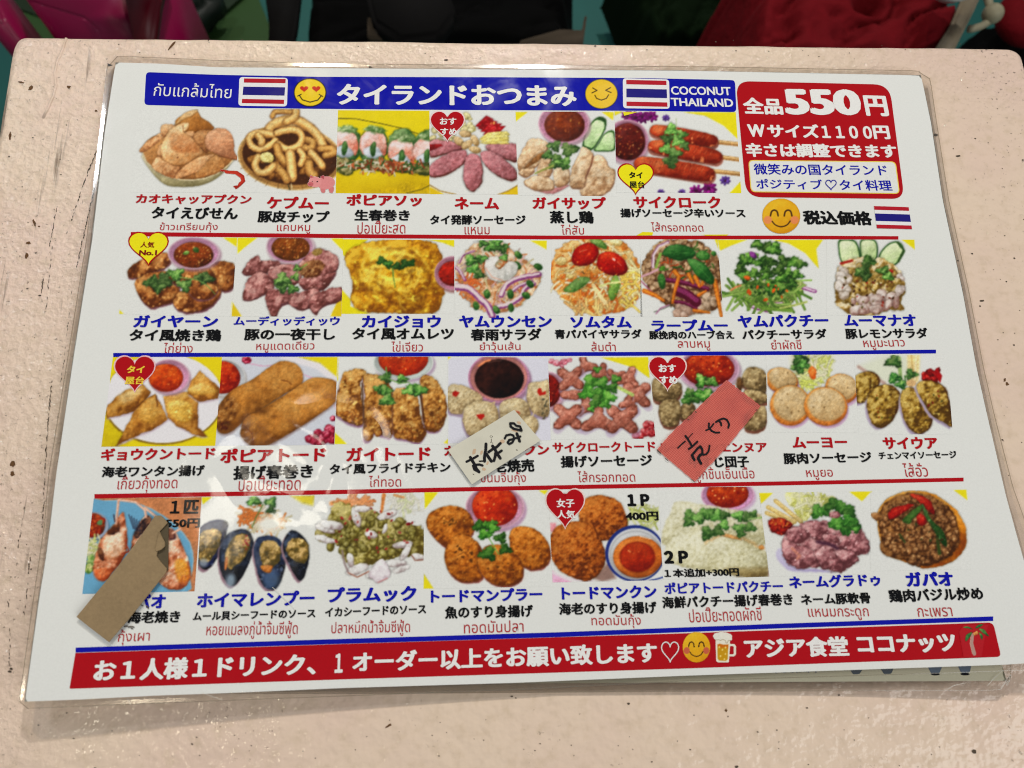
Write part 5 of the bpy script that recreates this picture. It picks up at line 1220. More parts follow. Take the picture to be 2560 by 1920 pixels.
table = thing('painted_table', 'pale pink painted wooden table top with chipped glossy paint under the menus', 'table')
TL, TR = at(33, 88), at(2553, 118)
dl = at(0, 325) - at(36, 108); dl /= np.linalg.norm(dl)
ex = (TR - TL) / np.linalg.norm(TR - TL); ey = np.array([ex[1], -ex[0], 0.0])
BLp, BRp = TL + dl * .78, TR + ey * .78
def round_outline(P, r, n=8):
    return [np.array(q) for q in rnd([p[:2] for p in P], r, n)]
rs = np.random.RandomState(3)
outl = round_outline([TL, TR, BRp, BLp], [.009, .009, .012, .012])
dense = []
for i in range(len(outl)):
    a, b = outl[i], outl[(i + 1) % len(outl)]
    k = max(1, int(np.linalg.norm(b - a) / .004))
    for j in range(k): dense.append(a + (b - a) * j / k)
dense = np.array(dense)
cen = dense.mean(0)
prof = [(0.0035, 0.0), (0.0014, -.0004), (0.0004, -.0016), (0.0, -.0040), (0.0, -.026), (.003, -.030)]
VS = []; n = len(dense)
nrm = np.roll(dense, -1, 0) - np.roll(dense, 1, 0); nrm /= np.linalg.norm(nrm, axis=1)[:, None]; nrm = np.stack([nrm[:, 1], -nrm[:, 0]], -1)
if ((dense - cen) * nrm).sum() < 0: nrm = -nrm
jit = (fbm(np.arange(n) * 1.0, np.zeros(n), 6, 3) - .5) * .0011
for q, z in prof:
    p2 = dense - nrm * (q + jit[:, None] * (1 if q > .001 else .35))
    VS += [(p[0], p[1], z) for p in p2]
FS = []
for k in range(len(prof) - 1):
    for i in range(n):
        j = (i + 1) % n
        FS.append((k * n + i, k * n + j, (k + 1) * n + j, (k + 1) * n + i))
FS.append(tuple(range(n))); FS.append(tuple(range(len(prof) * n - 1, (len(prof) - 1) * n - 1, -1)))
top = mesh('table_top', VS, FS, table, M_PAINT)
bm = bmesh.new(); bm.from_mesh(top.data); bmesh.ops.recalc_face_normals(bm, faces=bm.faces[:]); bm.to_mesh(top.data); bm.free()
for p in top.data.polygons: p.use_smooth = len(p.vertices) == 4
for c in (TL + .07 * ex + .07 * ey, TR - .07 * ex + .07 * ey, BLp + .07 * ex - .07 * ey, BRp - .07 * ex - .07 * ey):
    bm = bmesh.new(); bmesh.ops.create_cube(bm, size=1)
    for v in bm.verts:
        w_ = .045 if v.co.z > 0 else .034
        v.co = (c[0] + v.co.x * w_, c[1] + v.co.y * w_, -.0305 + (v.co.z - .5) * .668)
    bmesh.ops.bevel(bm, geom=bm.edges[:], offset=.003, segments=2, affect='EDGES')
    bm_obj('leg', bm, table, M_PAINT)

flat0 = lambda x, y: np.zeros_like(x)
def chip(cx, cy, w, hh, ang, seed, mat=M_CHIP, name='paint_chip'):
    r_ = np.random.RandomState(seed); t = np.linspace(0, 2 * math.pi, 14, endpoint=False)
    rr = .6 + .6 * r_.rand(14)
    x, y = w * rr * np.cos(t), hh * rr * np.sin(t); a = math.radians(ang)
    P = at(cx + x * math.cos(a) - y * math.sin(a), cy + x * math.sin(a) + y * math.cos(a), .00012)
    C_ = at(cx, cy, .00006)
    V_ = list(P) + [C_]
    mesh(name, V_, [(14, (i + 1) % 14, i) for i in range(14)], table, mat)
for k, (x, y, w, h_, a) in enumerate([(77, 220, 7, 5, -50), (52, 206, 9, 3, 10), (25, 340, 4, 12, 5), (85, 556, 4, 10, -25), (97, 566, 3, 2, 0), (71, 607, 7, 4, 0), (31, 1160, 7, 9, 20), (31, 1184, 7, 6, 0), (428, 116, 15, 3, -52), (971, 1815, 12, 3, -28),
                                      (1815, 1776, 4, 4, 0), (2518, 960, 5, 4, 40), (2512, 950, 3, 5, 0), (172, 217, 5, 4, 0), (240, 277, 4, 3, 0), (66, 640, 5, 9, 0)]):
    chip(x, y, w, h_, a, k)
# small dark specks and knocks, joined: nobody could count them
VS, FS = [], []
r_ = np.random.RandomState(8)
pts = [(1115, 150, 3), (925, 168, 3), (1488, 115, 2), (1571, 1759, 3), (1290, 1745, 2), (1280, 1741, 2), (2436, 1879, 5), (1841, 1917, 4), (2018, 1770, 2), (480, 1860, 2), (28, 1672, 3), (25, 1679, 3), (2455, 752, 3), (2450, 765, 2), (2340, 338, 4), (2395, 390, 3), (2098, 1738, 2), (1820, 1791, 2)]
for _ in range(130):
    x, y = (r_.rand() * 230 - 10, 200 + r_.rand() * 1600) if r_.rand() < .6 else (2380 + r_.rand() * 180, 150 + r_.rand() * 1100)
    if y > 600 and x > 180 - (y - 600) * .11 and x < 1000: continue
    pts.append((x, y, .8 + 1.6 * r_.rand() ** 2))
for _ in range(60): pts.append((r_.rand() * 2560, 1780 + r_.rand() * 140, .7 + r_.rand()))
for _ in range(40): pts.append((280 + r_.rand() * 2200, 98 + r_.rand() * 50 + 0, .7 + r_.rand()))
for x, y, r in pts:
    t = np.linspace(0, 2 * math.pi, 7, endpoint=False); rr = r * (.6 + .6 * r_.rand(7))
    P = at(x + rr * np.cos(t) * (1 + r_.rand()), y + rr * np.sin(t), .00015); b = len(VS); VS += list(P); FS.append(tuple(range(b + 6, b - 1, -1)))
tag(mesh('speck', VS, FS, table, M_GRIME), kind='stuff')
# splits in the paint along the wood grain at the left
def crack(pts, w, seed, dens=1.0):
    r_ = np.random.RandomState(seed); P = np.array(pts, float); VS, FS = [], []
    L_ = np.linalg.norm(P[-1] - P[0]); m_ = int(L_ / 5)
    for i in range(m_):
        if r_.rand() > dens: continue
        t = i / m_ * (len(P) - 1); k = min(int(t), len(P) - 2); q = P[k] + (P[k + 1] - P[k]) * (t - k)
        d = P[k + 1] - P[k]; d /= np.linalg.norm(d); nn = np.array([-d[1], d[0]])
        q = q + nn * r_.randn() * .9; ww = w * (.4 + r_.rand()); l = 3 + 3 * r_.rand()
        poly = np.array([q - d * l, q + nn * ww / 2, q + d * l, q - nn * ww / 2]); b = len(VS)
        VS += list(at(poly[:, 0], poly[:, 1], .00013 + 1e-6 * i)); FS.append((b, b + 1, b + 2, b + 3))
    mesh('crack', VS, FS, table, M_GRIME)
for k, (pts, w, de) in enumerate([([(237, 472), (215, 560), (190, 678)], 2.6, .85), ([(142, 517), (133, 570), (123, 618)], 2.2, .6), ([(240, 380), (222, 425), (205, 470), (165, 590)], 3.4, .6), ([(107, 700), (102, 740)], 3.5, .9), ([(128, 962), (120, 1060), (112, 1180), (106, 1323)], 2.6, .8),
                                  ([(60, 1270), (50, 1340), (45, 1370)], 2.4, .5), ([(76, 1390), (68, 1470), (60, 1540)], 3, .55), ([(130, 620), (115, 780)], 2.2, .4), ([(182, 700), (160, 900), (150, 960)], 2.0, .45), ([(20, 1500), (26, 1600), (18, 1700)], 2.5, .35)]):
    crack(pts, w, k, de)

# ================================================================== laminated menus
def resample(pts, n):
    P = np.array(pts, float); d = np.r_[0, np.cumsum(np.linalg.norm(np.diff(P, axis=0), axis=1))]
    t = np.linspace(0, d[-1], n)
    return np.stack([np.interp(t, d, P[:, 0]), np.interp(t, d, P[:, 1])], -1)
def coons(top_, right, bottom, left, nu, nv):
    T, B_, L_, R_ = resample(top_, nu), resample(bottom, nu), resample(left, nv), resample(right, nv)
    u = np.linspace(0, 1, nu)[None, :, None]; v = np.linspace(0, 1, nv)[:, None, None]
    return ((1 - v) * T[None] + v * B_[None] + (1 - u) * L_[:, None] + u * R_[:, None]
            - ((1 - u) * (1 - v) * T[0] + u * (1 - v) * T[-1] + (1 - u) * v * B_[0] + u * v * B_[-1]))
def sheet(name, edges, h, off, parent, mat, nu=110, nv=80):
    G = coons(*edges, nu, nv).reshape(-1, 2)
    P = drape(G[:, 0], G[:, 1], off, h)
    F = [(r * nu + c, (r + 1) * nu + c, (r + 1) * nu + c + 1, r * nu + c + 1) for r in range(nv - 1) for c in range(nu - 1)]
    return mesh(name, P, F, parent, mat, True)
def film_ring(edges, inner, h, off, parent, mats, cr, n=90):
    """Clear border of the laminate: from under the paper out to its own rounded outline, with an edge face."""
    out, inn = [], []
    for k in range(4):
        a = resample(edges[k] if k < 2 else edges[k][::-1], n)[:-1]
        b = resample(inner[k] if k < 2 else inner[k][::-1], n)[:-1]
        out.append(a); inn.append(b)
    O, I = np.concatenate(out), np.concatenate(inn)
    c = I.mean(0)
    I = c + (I - c) * .994
    corners = [out[k][0] for k in range(4)]
    O2 = O.copy()
    cr = cr * 1.0
    for i, p in enumerate(O):
        side = i // (n - 1)
        for kk, q in enumerate(corners):
            d = np.linalg.norm(p - q)
            if d < cr and side in (kk, (kk - 1) % 4):
                mv = cr - math.sqrt(max(cr * cr - (cr - d) ** 2, 0))
                nx_ = np.array([(0, 1), (-1, 0), (0, -1), (1, 0)][side], float)
                O2[i] = p + nx_ * mv
    m = len(O)
    a, b, c_ = drape(I[:, 0], I[:, 1], off, h), drape(O2[:, 0], O2[:, 1], off, h), drape(O2[:, 0], O2[:, 1], off - .0005, h)
    mid = drape((I[:, 0] + O2[:, 0]) / 2, (I[:, 1] + O2[:, 1]) / 2, off + .00010, h)
    O3 = c + (O2 - c) * (1 - 2.6 / np.linalg.norm(O2 - c, axis=1))[:, None]
    rim = drape(O3[:, 0], O3[:, 1], off + .00003, h)
    VS = np.concatenate([a, mid, rim, b, c_]); FS = []
    for k in range(4):
        for i in range(m):
            j = (i + 1) % m; FS.append((k * m + i, (k + 1) * m + i, (k + 1) * m + j, k * m + j))
    o = mesh('laminate_film', VS, FS, parent, mats[0])
    o.data.materials.append(mats[1])
    if sum(p.normal.z for p in o.data.polygons[:m]) < 0: o.data.flip_normals()
    mi = np.zeros(len(FS), np.int32); mi[2 * m:] = 1
    o.data.polygons.foreach_set('material_index', mi)
    return o
def film_material(name, tint, haze, gloss=1.0):
    m = bpy.data.materials.new(name); m.use_nodes = True
    nt = m.node_tree; N, L = nt.nodes, nt.links; N.clear()
    out = N.new('ShaderNodeOutputMaterial')
    tr = N.new('ShaderNodeBsdfTransparent'); tr.inputs[0].default_value = (*tint, 1)
    df = N.new('ShaderNodeBsdfDiffuse'); df.inputs[0].default_value = (.62, .58, .50, 1)
    gl = N.new('ShaderNodeBsdfGlossy'); gl.inputs['Roughness'].default_value = .10; gl.inputs['Color'].default_value = (1, 1, 1, 1)
    g = N.new('ShaderNodeGroup'); g.node_tree = LAM; L.new(g.outputs[0], gl.inputs['Normal'])
    fr = N.new('ShaderNodeFresnel'); fr.inputs['IOR'].default_value = 1.55
    a = N.new('ShaderNodeMixShader'); a.inputs[0].default_value = haze; L.new(tr.outputs[0], a.inputs[1]); L.new(df.outputs[0], a.inputs[2])
    b = N.new('ShaderNodeMixShader'); L.new(math_n(N, L, 'MULTIPLY', fr.outputs[0], gloss), b.inputs[0]); L.new(a.outputs[0], b.inputs[1]); L.new(gl.outputs[0], b.inputs[2])
    L.new(b.outputs[0], out.inputs[0])
    return m
M_FILM = film_material('clear_laminate', (.93, .915, .88), .05, 1.2)
M_EDGE = film_material('laminate_cut_edge', (.50, .45, .36), .18, 1.5)

P_TOP = [(289, 156), (398, 159), (542, 168), (800, 170), (1162, 172), (1708, 176), (2302, 188)]
P_RIGHT = [(2302, 188), (2328, 301), (2358, 500), (2408, 732), (2442, 920), (2471, 1050), (2515, 1240), (2543, 1342), (2560, 1402), (2600, 1550), (2626, 1654)]
P_BOT = [(61, 1754), (194, 1749), (389, 1739), (583, 1732), (860, 1720), (1288, 1707), (1720, 1689), (2506, 1662), (2626, 1654)]
P_LEFT = [(289, 156), (258, 341), (229, 600), (183, 889), (140, 1190), (113, 1400), (97, 1492), (61, 1754)]
F_TOP = [(270, 139), (362, 142), (542, 150), (800, 158), (1234, 162), (1781, 166), (2287, 176), (2324, 179)]
F_RIGHT = [(2324, 179), (2340, 290), (2373, 500), (2424, 732), (2460, 920), (2490, 1050), (2534, 1220), (2560, 1292), (2600, 1425), (2645, 1600), (2658, 1672)]
F_BOT = [(44, 1773), (330, 1761), (860, 1741), (1288, 1725), (1720, 1703), (2366, 1683), (2560, 1676), (2658, 1672)]
F_LEFT = [(270, 139), (239, 416), (215, 600), (169, 889), (120, 1190), (110, 1310), (85, 1480), (44, 1773)]
menu = thing('menu', 'laminated food menu with rows of dish photos under a blue Thailand snack banner', 'menu')
film_ring((F_TOP, F_RIGHT, F_BOT, F_LEFT), (P_TOP, P_RIGHT, P_BOT, P_LEFT), h_top, -.00005, menu, (M_FILM, M_EDGE), 26)
sheet('paper', (P_TOP, P_RIGHT, P_BOT, P_LEFT), h_top, 0.0, menu, M_PAPER)

low = thing('menu', 'lower laminated menu peeking out with blue bottle bottoms at its right end', 'menu')
Q_BOT = [(300, 1712), (900, 1711), (1720, 1706), (2517, 1702)]
Q_RIGHT = [(2300, 500), (2440, 1300), (2506, 1668), (2517, 1702)]
Q_TOP = [(400, 500), (2300, 500)]
Q_LEFT = [(400, 500), (300, 1712)]
G_BOT = [(280, 1733), (900, 1735), (1720, 1729), (2400, 1727), (2478, 1726), (2528, 1728)]
G_RIGHT = [(2318, 485), (2465, 1300), (2528, 1665), (2528, 1728)]
G_TOP = [(385, 485), (2318, 485)]
G_LEFT = [(385, 485), (280, 1733)]
film_ring((G_TOP, G_RIGHT, G_BOT, G_LEFT), (Q_TOP, Q_RIGHT, Q_BOT, Q_LEFT), h_low, -.00005, low, (M_FILM, M_EDGE), 40)
M_PAPER2 = printed('yellowed_paper', (206, 202, 178), grain=.04)
sheet('paper', (Q_TOP, Q_RIGHT, Q_BOT, Q_LEFT), h_low, 0.0, low, M_PAPER2, 40, 30)
BL2 = (40, 62, 84)
for k, pts in enumerate(([(1060, 285), (1158, 285), (1130, 330), (1085, 332)], [(1262, 285), (1360, 280), (1338, 328), (1290, 330)], [(1575, 275), (1678, 270), (1655, 325), (1600, 325)], [(1770, 262), (1868, 262), (1855, 320), (1798, 322)])):
    flat_poly('bottle_print', 18, rnd(pts, 10), BL2 if k < 2 else (74, 98, 128), .00008, low, h_low)
    if k > 1:
        cx = sum(a for a, b in pts) / 4 + 2
        flat_poly('bottle_base_print', 18, [tuple(q) for q in E(cx, 330, 30, 9, 0, 14)], (10, 12, 16), .00012, low, h_low)
text('lettering', 18, '(マルイ)', 572, 326, 850, 322, 14, (70, 80, 130), low, bold=0, off=.0001, h=h_low)

M_GLINT = plain('crease_glint', (.80, .78, .72), .25, coat=1.0, bs=400)  # pale strips paint the glints along the film's creases
CR = [(12, [(1800, 925), (1880, 1000), (1990, 1110)], 7), (1, [(690, 940), (735, 952)], 7), (1, [(660, 1246), (692, 1252)], 7), (16, [(820, 480), (840, 515)], 7), (16, [(1290, 440), (1430, 488)], 5), (34, [(1075, 1075), (1200, 1010), (1380, 970)], 7), (34, [(1380, 965), (1480, 860)], 5), (34, [(1680, 1020), (1780, 900), (1900, 800)], 10), (1, [(1920, 480), (1922, 520)], 4)]
for V, pts, w in CR:
    v, f = ribbon(V, [(pts, [w * .4] + [w] * (len(pts) - 2) + [w * .4])], .00045, h_top if V != 34 else h_low)
    mesh('crease_glint', v, f, menu if V != 34 else low, M_GLINT)
# ---- banners, panels and rules
def rule(pts, color, name='divider_line'):
    a = [(x, y) for x, y, t in pts]; b = [(x, y + t) for x, y, t in pts[::-1]]
    return flat_poly(name, 0, a + b, color, .00006, menu)
rule([(327, 580, 10.5), (840, 585, 10), (1380, 589, 9.5), (1980, 589, 9), (2246, 590.5, 8.5)], RED)
rule([(283, 882.4, 10), (960, 881.5, 9.8), (1560, 880, 9.6), (1980, 877.7, 9.5), (2340, 874, 9.5)], BLUE)
rule([(236, 1235.3, 11), (800, 1225.5, 11), (1400, 1213, 10.5), (1980, 1203, 10), (2409, 1194, 9.5)], RED)
rule([(189, 1619, 12.5), (800, 1599, 12.2), (1400, 1580.5, 12), (1960, 1558.8, 11.8), (2483, 1541, 11.4)], BLUE)
hb = [(1010, 498), (1500, 517), (1950, 527), (2212, 531)]
hdr = [(1010 * .36166, 498 * .36166), (1500 * .36166, 517 * .36166), (800, 192), (1230, 193), (1600, 195), (1600 + 620 * .36166, 200), (1600 + 657 * .36166, 201), (1600 + 666 * .36166, 280), (1600 + 300 * .36166, 278.5), (1600, 277), (1160, 275), (800, 272), (1700 * .36166, 270), (997 * .36166, 262)]
header = flat_poly('header_banner', 0, rnd(hdr, [10, 0, 0, 0, 0, 0, 12, 10, 0, 0, 0, 0, 0, 10]), BLUE, .00006, menu)
T1 = .00018
text('lettering', 1, 'กับแกล้มไทย', 1060, 662, 1597, 680, 96, WHITE, header, bold=.0, off=T1)
text('lettering', 2, 'タイランドおつまみ', 112, 728, 1778, 737, 152, WHITE, header, bold=.028, off=T1)
text('lettering', 3, 'COCONUT', 217, 655, 632, 660, 60, WHITE, header, bold=.018, off=T1)
text('lettering', 3, 'THAILAND', 217, 733, 648, 740, 58, WHITE, header, bold=.018, off=T1)
price = flat_poly('price_panel', 3, rnd([(662, 560), (1725, 585), (1828, 1375), (735, 1362)], [100, 110, 90, 110], 8), RED, .00010, menu)
for s, a in (('全品', (720, 790, 995, 796, 120)), ('円', (1565, 803, 1727, 808, 148)), ('W', (750, 948, 872, 950, 92)), ('サイズ', (886, 951, 1246, 956, 98)), ('１１００', (1262, 957, 1612, 962, 92)), ('円', (1620, 963, 1735, 965, 98)), ('辛さは調整できます', (735, 1086, 1785, 1095, 100))):
    text('lettering', 3, s, *a, WHITE, price, bold=.03, off=T1)
text('lettering', 3, '550', 1008, 797, 1545, 803, 190, WHITE, price, bold=.035, off=T1)
flat_poly('frame_line', 3, rnd([(748, 1106), (1768, 1116), (1797, 1340), (766, 1328)], 34), (236, 206, 90), .00014, price)
flat_poly('slogan_field', 3, rnd([(754, 1112), (1762, 1122), (1790, 1334), (772, 1322)], 30), PAPER, .00018, price)
for s, a in (('微笑みの国タイランド', (792, 1207, 1715, 1216, 78)), ('ポジティブ', (808, 1306, 1268, 1312, 72)), ('タイ料理', (1385, 1316, 1748, 1320, 76))):
    text('lettering', 3, s, *a, BLUE, price, bold=.012, off=.00026)
def heart_pts(x0, y0, x1, y1, n=40, k=1.0):
    t = np.linspace(0, 2 * math.pi, n, endpoint=False)
    x = 16 * np.sin(t) ** 3; y = -(13 * np.cos(t) - 5 * np.cos(2 * t) - 2 * np.cos(3 * t) - np.cos(4 * t))
    x = (x + 16) / 32; y = (y - y.min()) / (y.max() - y.min())
    return [(x0 + (x1 - x0) * a, y0 + (y1 - y0) * b) for a, b in zip(x, y)]
def outline_heart(V, box, w, col, off, parent):
    P = heart_pts(*box); P.append(P[0])
    v, f = ribbon(V, [(P, w)], off)
    return mesh('heart_outline', v, f, parent, ink(col))
outline_heart(3, (1284, 1245, 1357, 1312), 6, BLUE, .00026, price)
text('lettering', 3, '税込価格', 1135, 1553, 1612, 1560, 102, BLACK, menu, bold=.03, off=T1)

ft = [(188.6, 1632.5), (860, 1610), (1720, 1583), (2483, 1556), (2503, 1642), (1720, 1671), (860, 1698.3), (173.5, 1722)]
footer = flat_poly('footer_banner', 0, rnd(ft, [0, 0, 0, 14, 12, 0, 0, 4]), (170, 3, 20), .00006, menu)
text('lettering', 16, 'お１人様１ドリンク、', 595, 374, 2030, 330, 146, WHITE, footer, bold=.028, off=T1)
text('lettering', 16, '１', 2150, 318, 2203, 316, 130, WHITE, footer, bold=.03, off=T1)
text('lettering', 17, 'オーダー以上をお願い致します', 52, 314, 2020, 252, 138, WHITE, footer, bold=.026, off=T1)
text('lettering', 18, 'アジア食堂', 378, 230, 1066, 214, 138, WHITE, footer, bold=.028, off=T1)
text('lettering', 18, 'ココナッツ', 1122, 200, 1776, 186, 128, WHITE, footer, bold=.032, off=T1)
outline_heart(17, (2042, 116, 2152, 245), 7, WHITE, T1, footer)

def flag(V, quad, frame, parent):
    f = thing_part = None
    if frame is not None:
        f = flat_poly('flag', V, rnd(frame, 24), (226, 226, 228), .00012, parent)
    q = np.array(quad, float)
    cuts = [0, 1 / 6, 1 / 3, 2 / 3, 5 / 6, 1]; cols = [(176, 24, 40), (226, 226, 228), (30, 24, 120), (226, 226, 228), (176, 24, 40)]
    if f is None:
        f = flat_poly('flag', V, quad, (226, 226, 228), .00012, parent)
    for i in (0, 2, 4):
        a, b = cuts[i], cuts[i + 1]
        L0, L1 = q[0] + (q[3] - q[0]) * a, q[0] + (q[3] - q[0]) * b
        R0, R1 = q[1] + (q[2] - q[1]) * a, q[1] + (q[2] - q[1]) * b
        o = flat_poly('flag_stripe', V, [L0, R0, R1, L1], cols[i], .00018, f if parent is menu else parent)
    return f
flag(1, [(1688, 542), (1975, 546), (1962, 718), (1671, 712)], [(1655, 532), (1990, 538), (1984, 736), (1647, 731)], header)
flag(3, [(-95, 552), (182, 558), (190, 738), (-93, 732)], [(-119, 540), (201, 549), (206, 752), (-117, 748)], header)
flag(3, [(1617, 1424), (1857, 1432), (1881, 1584), (1637, 1578)], None, menu)

# ---- painted icons (cut out of their own little grids)
def icon(V, quad, fn, name, parent, off, label=None, st=1.3, seed=1):
    p = Pic(V, quad, st=st, cut=True, seed=seed, bg=BLUE if parent is header else (170, 3, 20) if parent is footer else PAPER); fn(p); return p.build(name, parent, off, label)
def e_love(p):
    p.poly(E(2143, 639, 114, 100, 0, 40), (20, 18, 14)); p.poly(E(2143, 639, 107, 93, 0, 40), (232, 198, 30))
    for cx in (2103, 2187): p.poly([(a, b) for a, b in heart_pts(cx - 30, 596, cx + 28, 638, 26)], (196, 46, 22), soft=3)
    p.line([(2070, 660), (2090, 690), (2143, 706), (2196, 692), (2220, 664)], 7, (20, 16, 10)); p.line([(2058, 664), (2082, 652)], 6, (20, 16, 10)); p.line([(2206, 652), (2232, 668)], 6, (20, 16, 10))
def e_laugh(p):
    p.poly(E(1945, 649, 114, 104, 0, 40), (90, 80, 30)); p.poly(E(1945, 649, 109, 99, 0, 40), (230, 190, 40))
    for q in ([(1885, 608), (1915, 625), (1880, 642)], [(2008, 606), (1975, 624), (2012, 640)]): p.line(q, 7, (70, 52, 10))
    p.line([(1900, 658), (1912, 680), (1945, 692), (1980, 680), (1995, 655)], 7, (70, 52, 10))
def e_smile(cx, cy, rx, ry, dk, cheek):
    def f(p):
        p.blob(E(cx, cy, rx, ry, 0, 40), (206, 140, 10), (222, 166, 24), (228, 184, 40), wob=0, sm=0, tex=.25, tsc=40, rim=14, ed=.5)
        for s_ in (-1, 1): p.poly(E(cx + s_ * rx * .70, cy + ry * .22, rx * .22, ry * .23, 0, 20), cheek, soft=6, al=.8)
        for s_ in (-1, 1):
            ex_ = cx + s_ * rx * .36; p.line(opensm([(ex_ - rx * .2, cy - ry * .02), (ex_ - rx * .14, cy - ry * .26), (ex_, cy - ry * .34), (ex_ + rx * .14, cy - ry * .26), (ex_ + rx * .2, cy - ry * .02)]), rx * .09, dk)
        p.line(opensm([(cx - rx * .47, cy + ry * .30), (cx - rx * .3, cy + ry * .50), (cx, cy + ry * .60), (cx + rx * .3, cy + ry * .50), (cx + rx * .47, cy + ry * .28)]), rx * .075, dk)
    return f
icon(1, [(2020, 530), (2265, 530), (2265, 745), (2020, 745)], e_love, 'smiley', header, .00016)
icon(2, [(1822, 538), (2066, 538), (2066, 760), (1822, 760)], e_laugh, 'smiley', header, .00016)
icon(3, [(835, 1365), (1115, 1365), (1115, 1622), (835, 1622)], e_smile(976, 1494, 132, 122, (80, 50, 14), (226, 130, 96)), 'smiley', menu, .00016)
icon(35, [(60, 110), (1080, 110), (1080, 1210), (60, 1210)], e_smile(568, 664, 482, 530, (40, 14, 10), (190, 76, 76)), 'smiley', footer, .00016)
def e_beer(p):
    W2 = (226, 222, 206)
    p.line([(1740, 590), (1860, 590), (1895, 640), (1895, 900), (1850, 945), (1740, 945)], 86, W2, soft=14)
    p.poly([(1225, 400), (1740, 400), (1720, 800), (1695, 1190), (1300, 1190), (1245, 1140), (1235, 800)], W2, soft=16)
    p.poly([(1295, 570), (1380, 545), (1500, 580), (1670, 570), (1660, 820), (1650, 1080), (1580, 1140), (1350, 1125), (1300, 1060), (1290, 820)], (196, 146, 16), soft=22)
    p.poly([(1295, 570), (1380, 545), (1500, 580), (1670, 570), (1665, 720), (1560, 660), (1420, 690), (1300, 640)], (200, 106, 12), soft=40)
    for x, y in ((1360, 660), (1575, 675), (1468, 755), (1570, 895), (1400, 970), (1535, 1080)): p.poly(E(x, y, 28, 34), (240, 206, 110), soft=20)
    p.poly([(1130, 280), (1190, 180), (1320, 160), (1400, 115), (1540, 140), (1640, 160), (1740, 200), (1810, 280), (1800, 420), (1680, 430), (1560, 420), (1240, 420), (1170, 370)], (224, 222, 210), soft=16, wob=14, wsc=80)
    p.line([(1240, 420), (1330, 405), (1400, 430), (1480, 395), (1570, 430), (1590, 510), (1640, 520), (1660, 440), (1750, 430)], 13, (120, 96, 50), soft=12)
icon(35, [(1100, 90), (1980, 90), (1980, 1215), (1100, 1215)], e_beer, 'beer_mug_print', footer, .00016)
def e_palm(p):
    p.poly([(1265, 230), (1330, 125), (1700, 125), (1640, 330), (1600, 600), (1330, 605)], (176, 24, 34), soft=24)
    p.line([(1465, 270), (1450, 400), (1490, 550)], 40, (176, 140, 130), w2=52); p.line([(1440, 280), (1425, 400), (1460, 545)], 5, (206, 180, 160))
    for q in ([(1325, 165), (1390, 150), (1470, 195), (1400, 180)], [(1505, 180), (1540, 130), (1620, 120), (1570, 160)], [(1365, 370), (1370, 280), (1455, 235), (1420, 310)], [(1550, 190), (1630, 195), (1705, 300), (1620, 250)], [(1555, 240), (1610, 280), (1600, 345), (1575, 300)]):
        p.blob(q, (20, 80, 40), (44, 112, 52), (120, 150, 70), wob=4, tex=.4, tsc=30, rim=10, sm=4)
    for x, y in ((1495, 260), (1525, 245)): p.blob(E(x, y, 24, 28), (170, 90, 40), (214, 140, 70), (230, 170, 100))
icon(34, [(1250, 108), (1725, 108), (1725, 615), (1250, 615)], e_palm, 'palm_print', footer, .00016, st=1.0)
icon(20, [(890, 640), (1190, 640), (1190, 955), (890, 955)], d_shrimp, 'shrimp_print', menu, .00018, st=1.1)
icon(20, [(1815, 785), (2125, 785), (2125, 992), (1815, 992)], d_pig, 'pig_print', menu, .00018, st=1.1)

# ---- the dish photographs
for k, (V, q, fn, lab) in enumerate(DISHES):
    p = Pic(V, q, st=1.9, seed=k + 1)
    fn(p)
    p.build('dish_photo', menu, .00004, 'printed photo of ' + lab)
for V, pts in ((6, [(835, 147), (932, 150), (925, 178), (778, 180)]), (6, [(1380, 172), (1630, 170), (1610, 180), (1420, 180)]), (8, [(215, 116), (240, 118), (190, 350)]), (3, [(-117, 774), (-20, 776), (-110, 800)])):
    flat_poly('yellow_sliver', V, pts, YE, .00010, menu)

# ---- heart badges
def badge(V, box, fill, rim, w, words):
    o = flat_poly('heart_badge', V, heart_pts(*box), rim, .00018, menu)
    x0, y0, x1, y1 = box
    flat_poly('heart_face', V, heart_pts(x0 + w, y0 + w, x1 - w, y1 - w * 1.5), fill, .00024, o)
    for s, a, c, b in words: text('lettering', V, s, *a, c, o, bold=b, off=.00032)
badge(2, (758, 764, 1003, 986), RED, (232, 206, 206), 8, [('おす', (828, 863, 943, 863, 50), WHITE, .02), ('すめ', (832, 934, 946, 936, 50), WHITE, .02)])
badge(3, (-157, 1128, 97, 1352), (236, 222, 20), RED, 9, [('タイ', (-75, 1232, 22, 1234, 46), BLACK, .03), ('屋台', (-72, 1298, 35, 1300, 48), BLACK, .02)])
badge(4, (246, 120, 560, 387), (236, 222, 20), RED, 11, [('人気', (338, 243, 446, 244, 46), (130, 20, 10), .02), ('No.1', (328, 303, 466, 303, 42), (120, 10, 10), .03)])
badge(8, (222, 97, 585, 428), RED, (232, 190, 196), 11, [('タイ', (332, 252, 486, 252, 66), (236, 200, 60), .03), ('屋台', (315, 348, 482, 350, 70), (236, 200, 60), .02)])
badge(10, (968, 102, 1305, 414), RED, (234, 206, 200), 11, [('おす', (1062, 246, 1215, 246, 72), WHITE, .03), ('すめ', (1070, 346, 1228, 346, 72), WHITE, .03)])
badge(14, (147, 70, 495, 432), RED, (234, 206, 200), 11, [('女子', (248, 238, 404, 238, 78), WHITE, .022), ('人気', (252, 332, 410, 334, 74), WHITE, .022)])

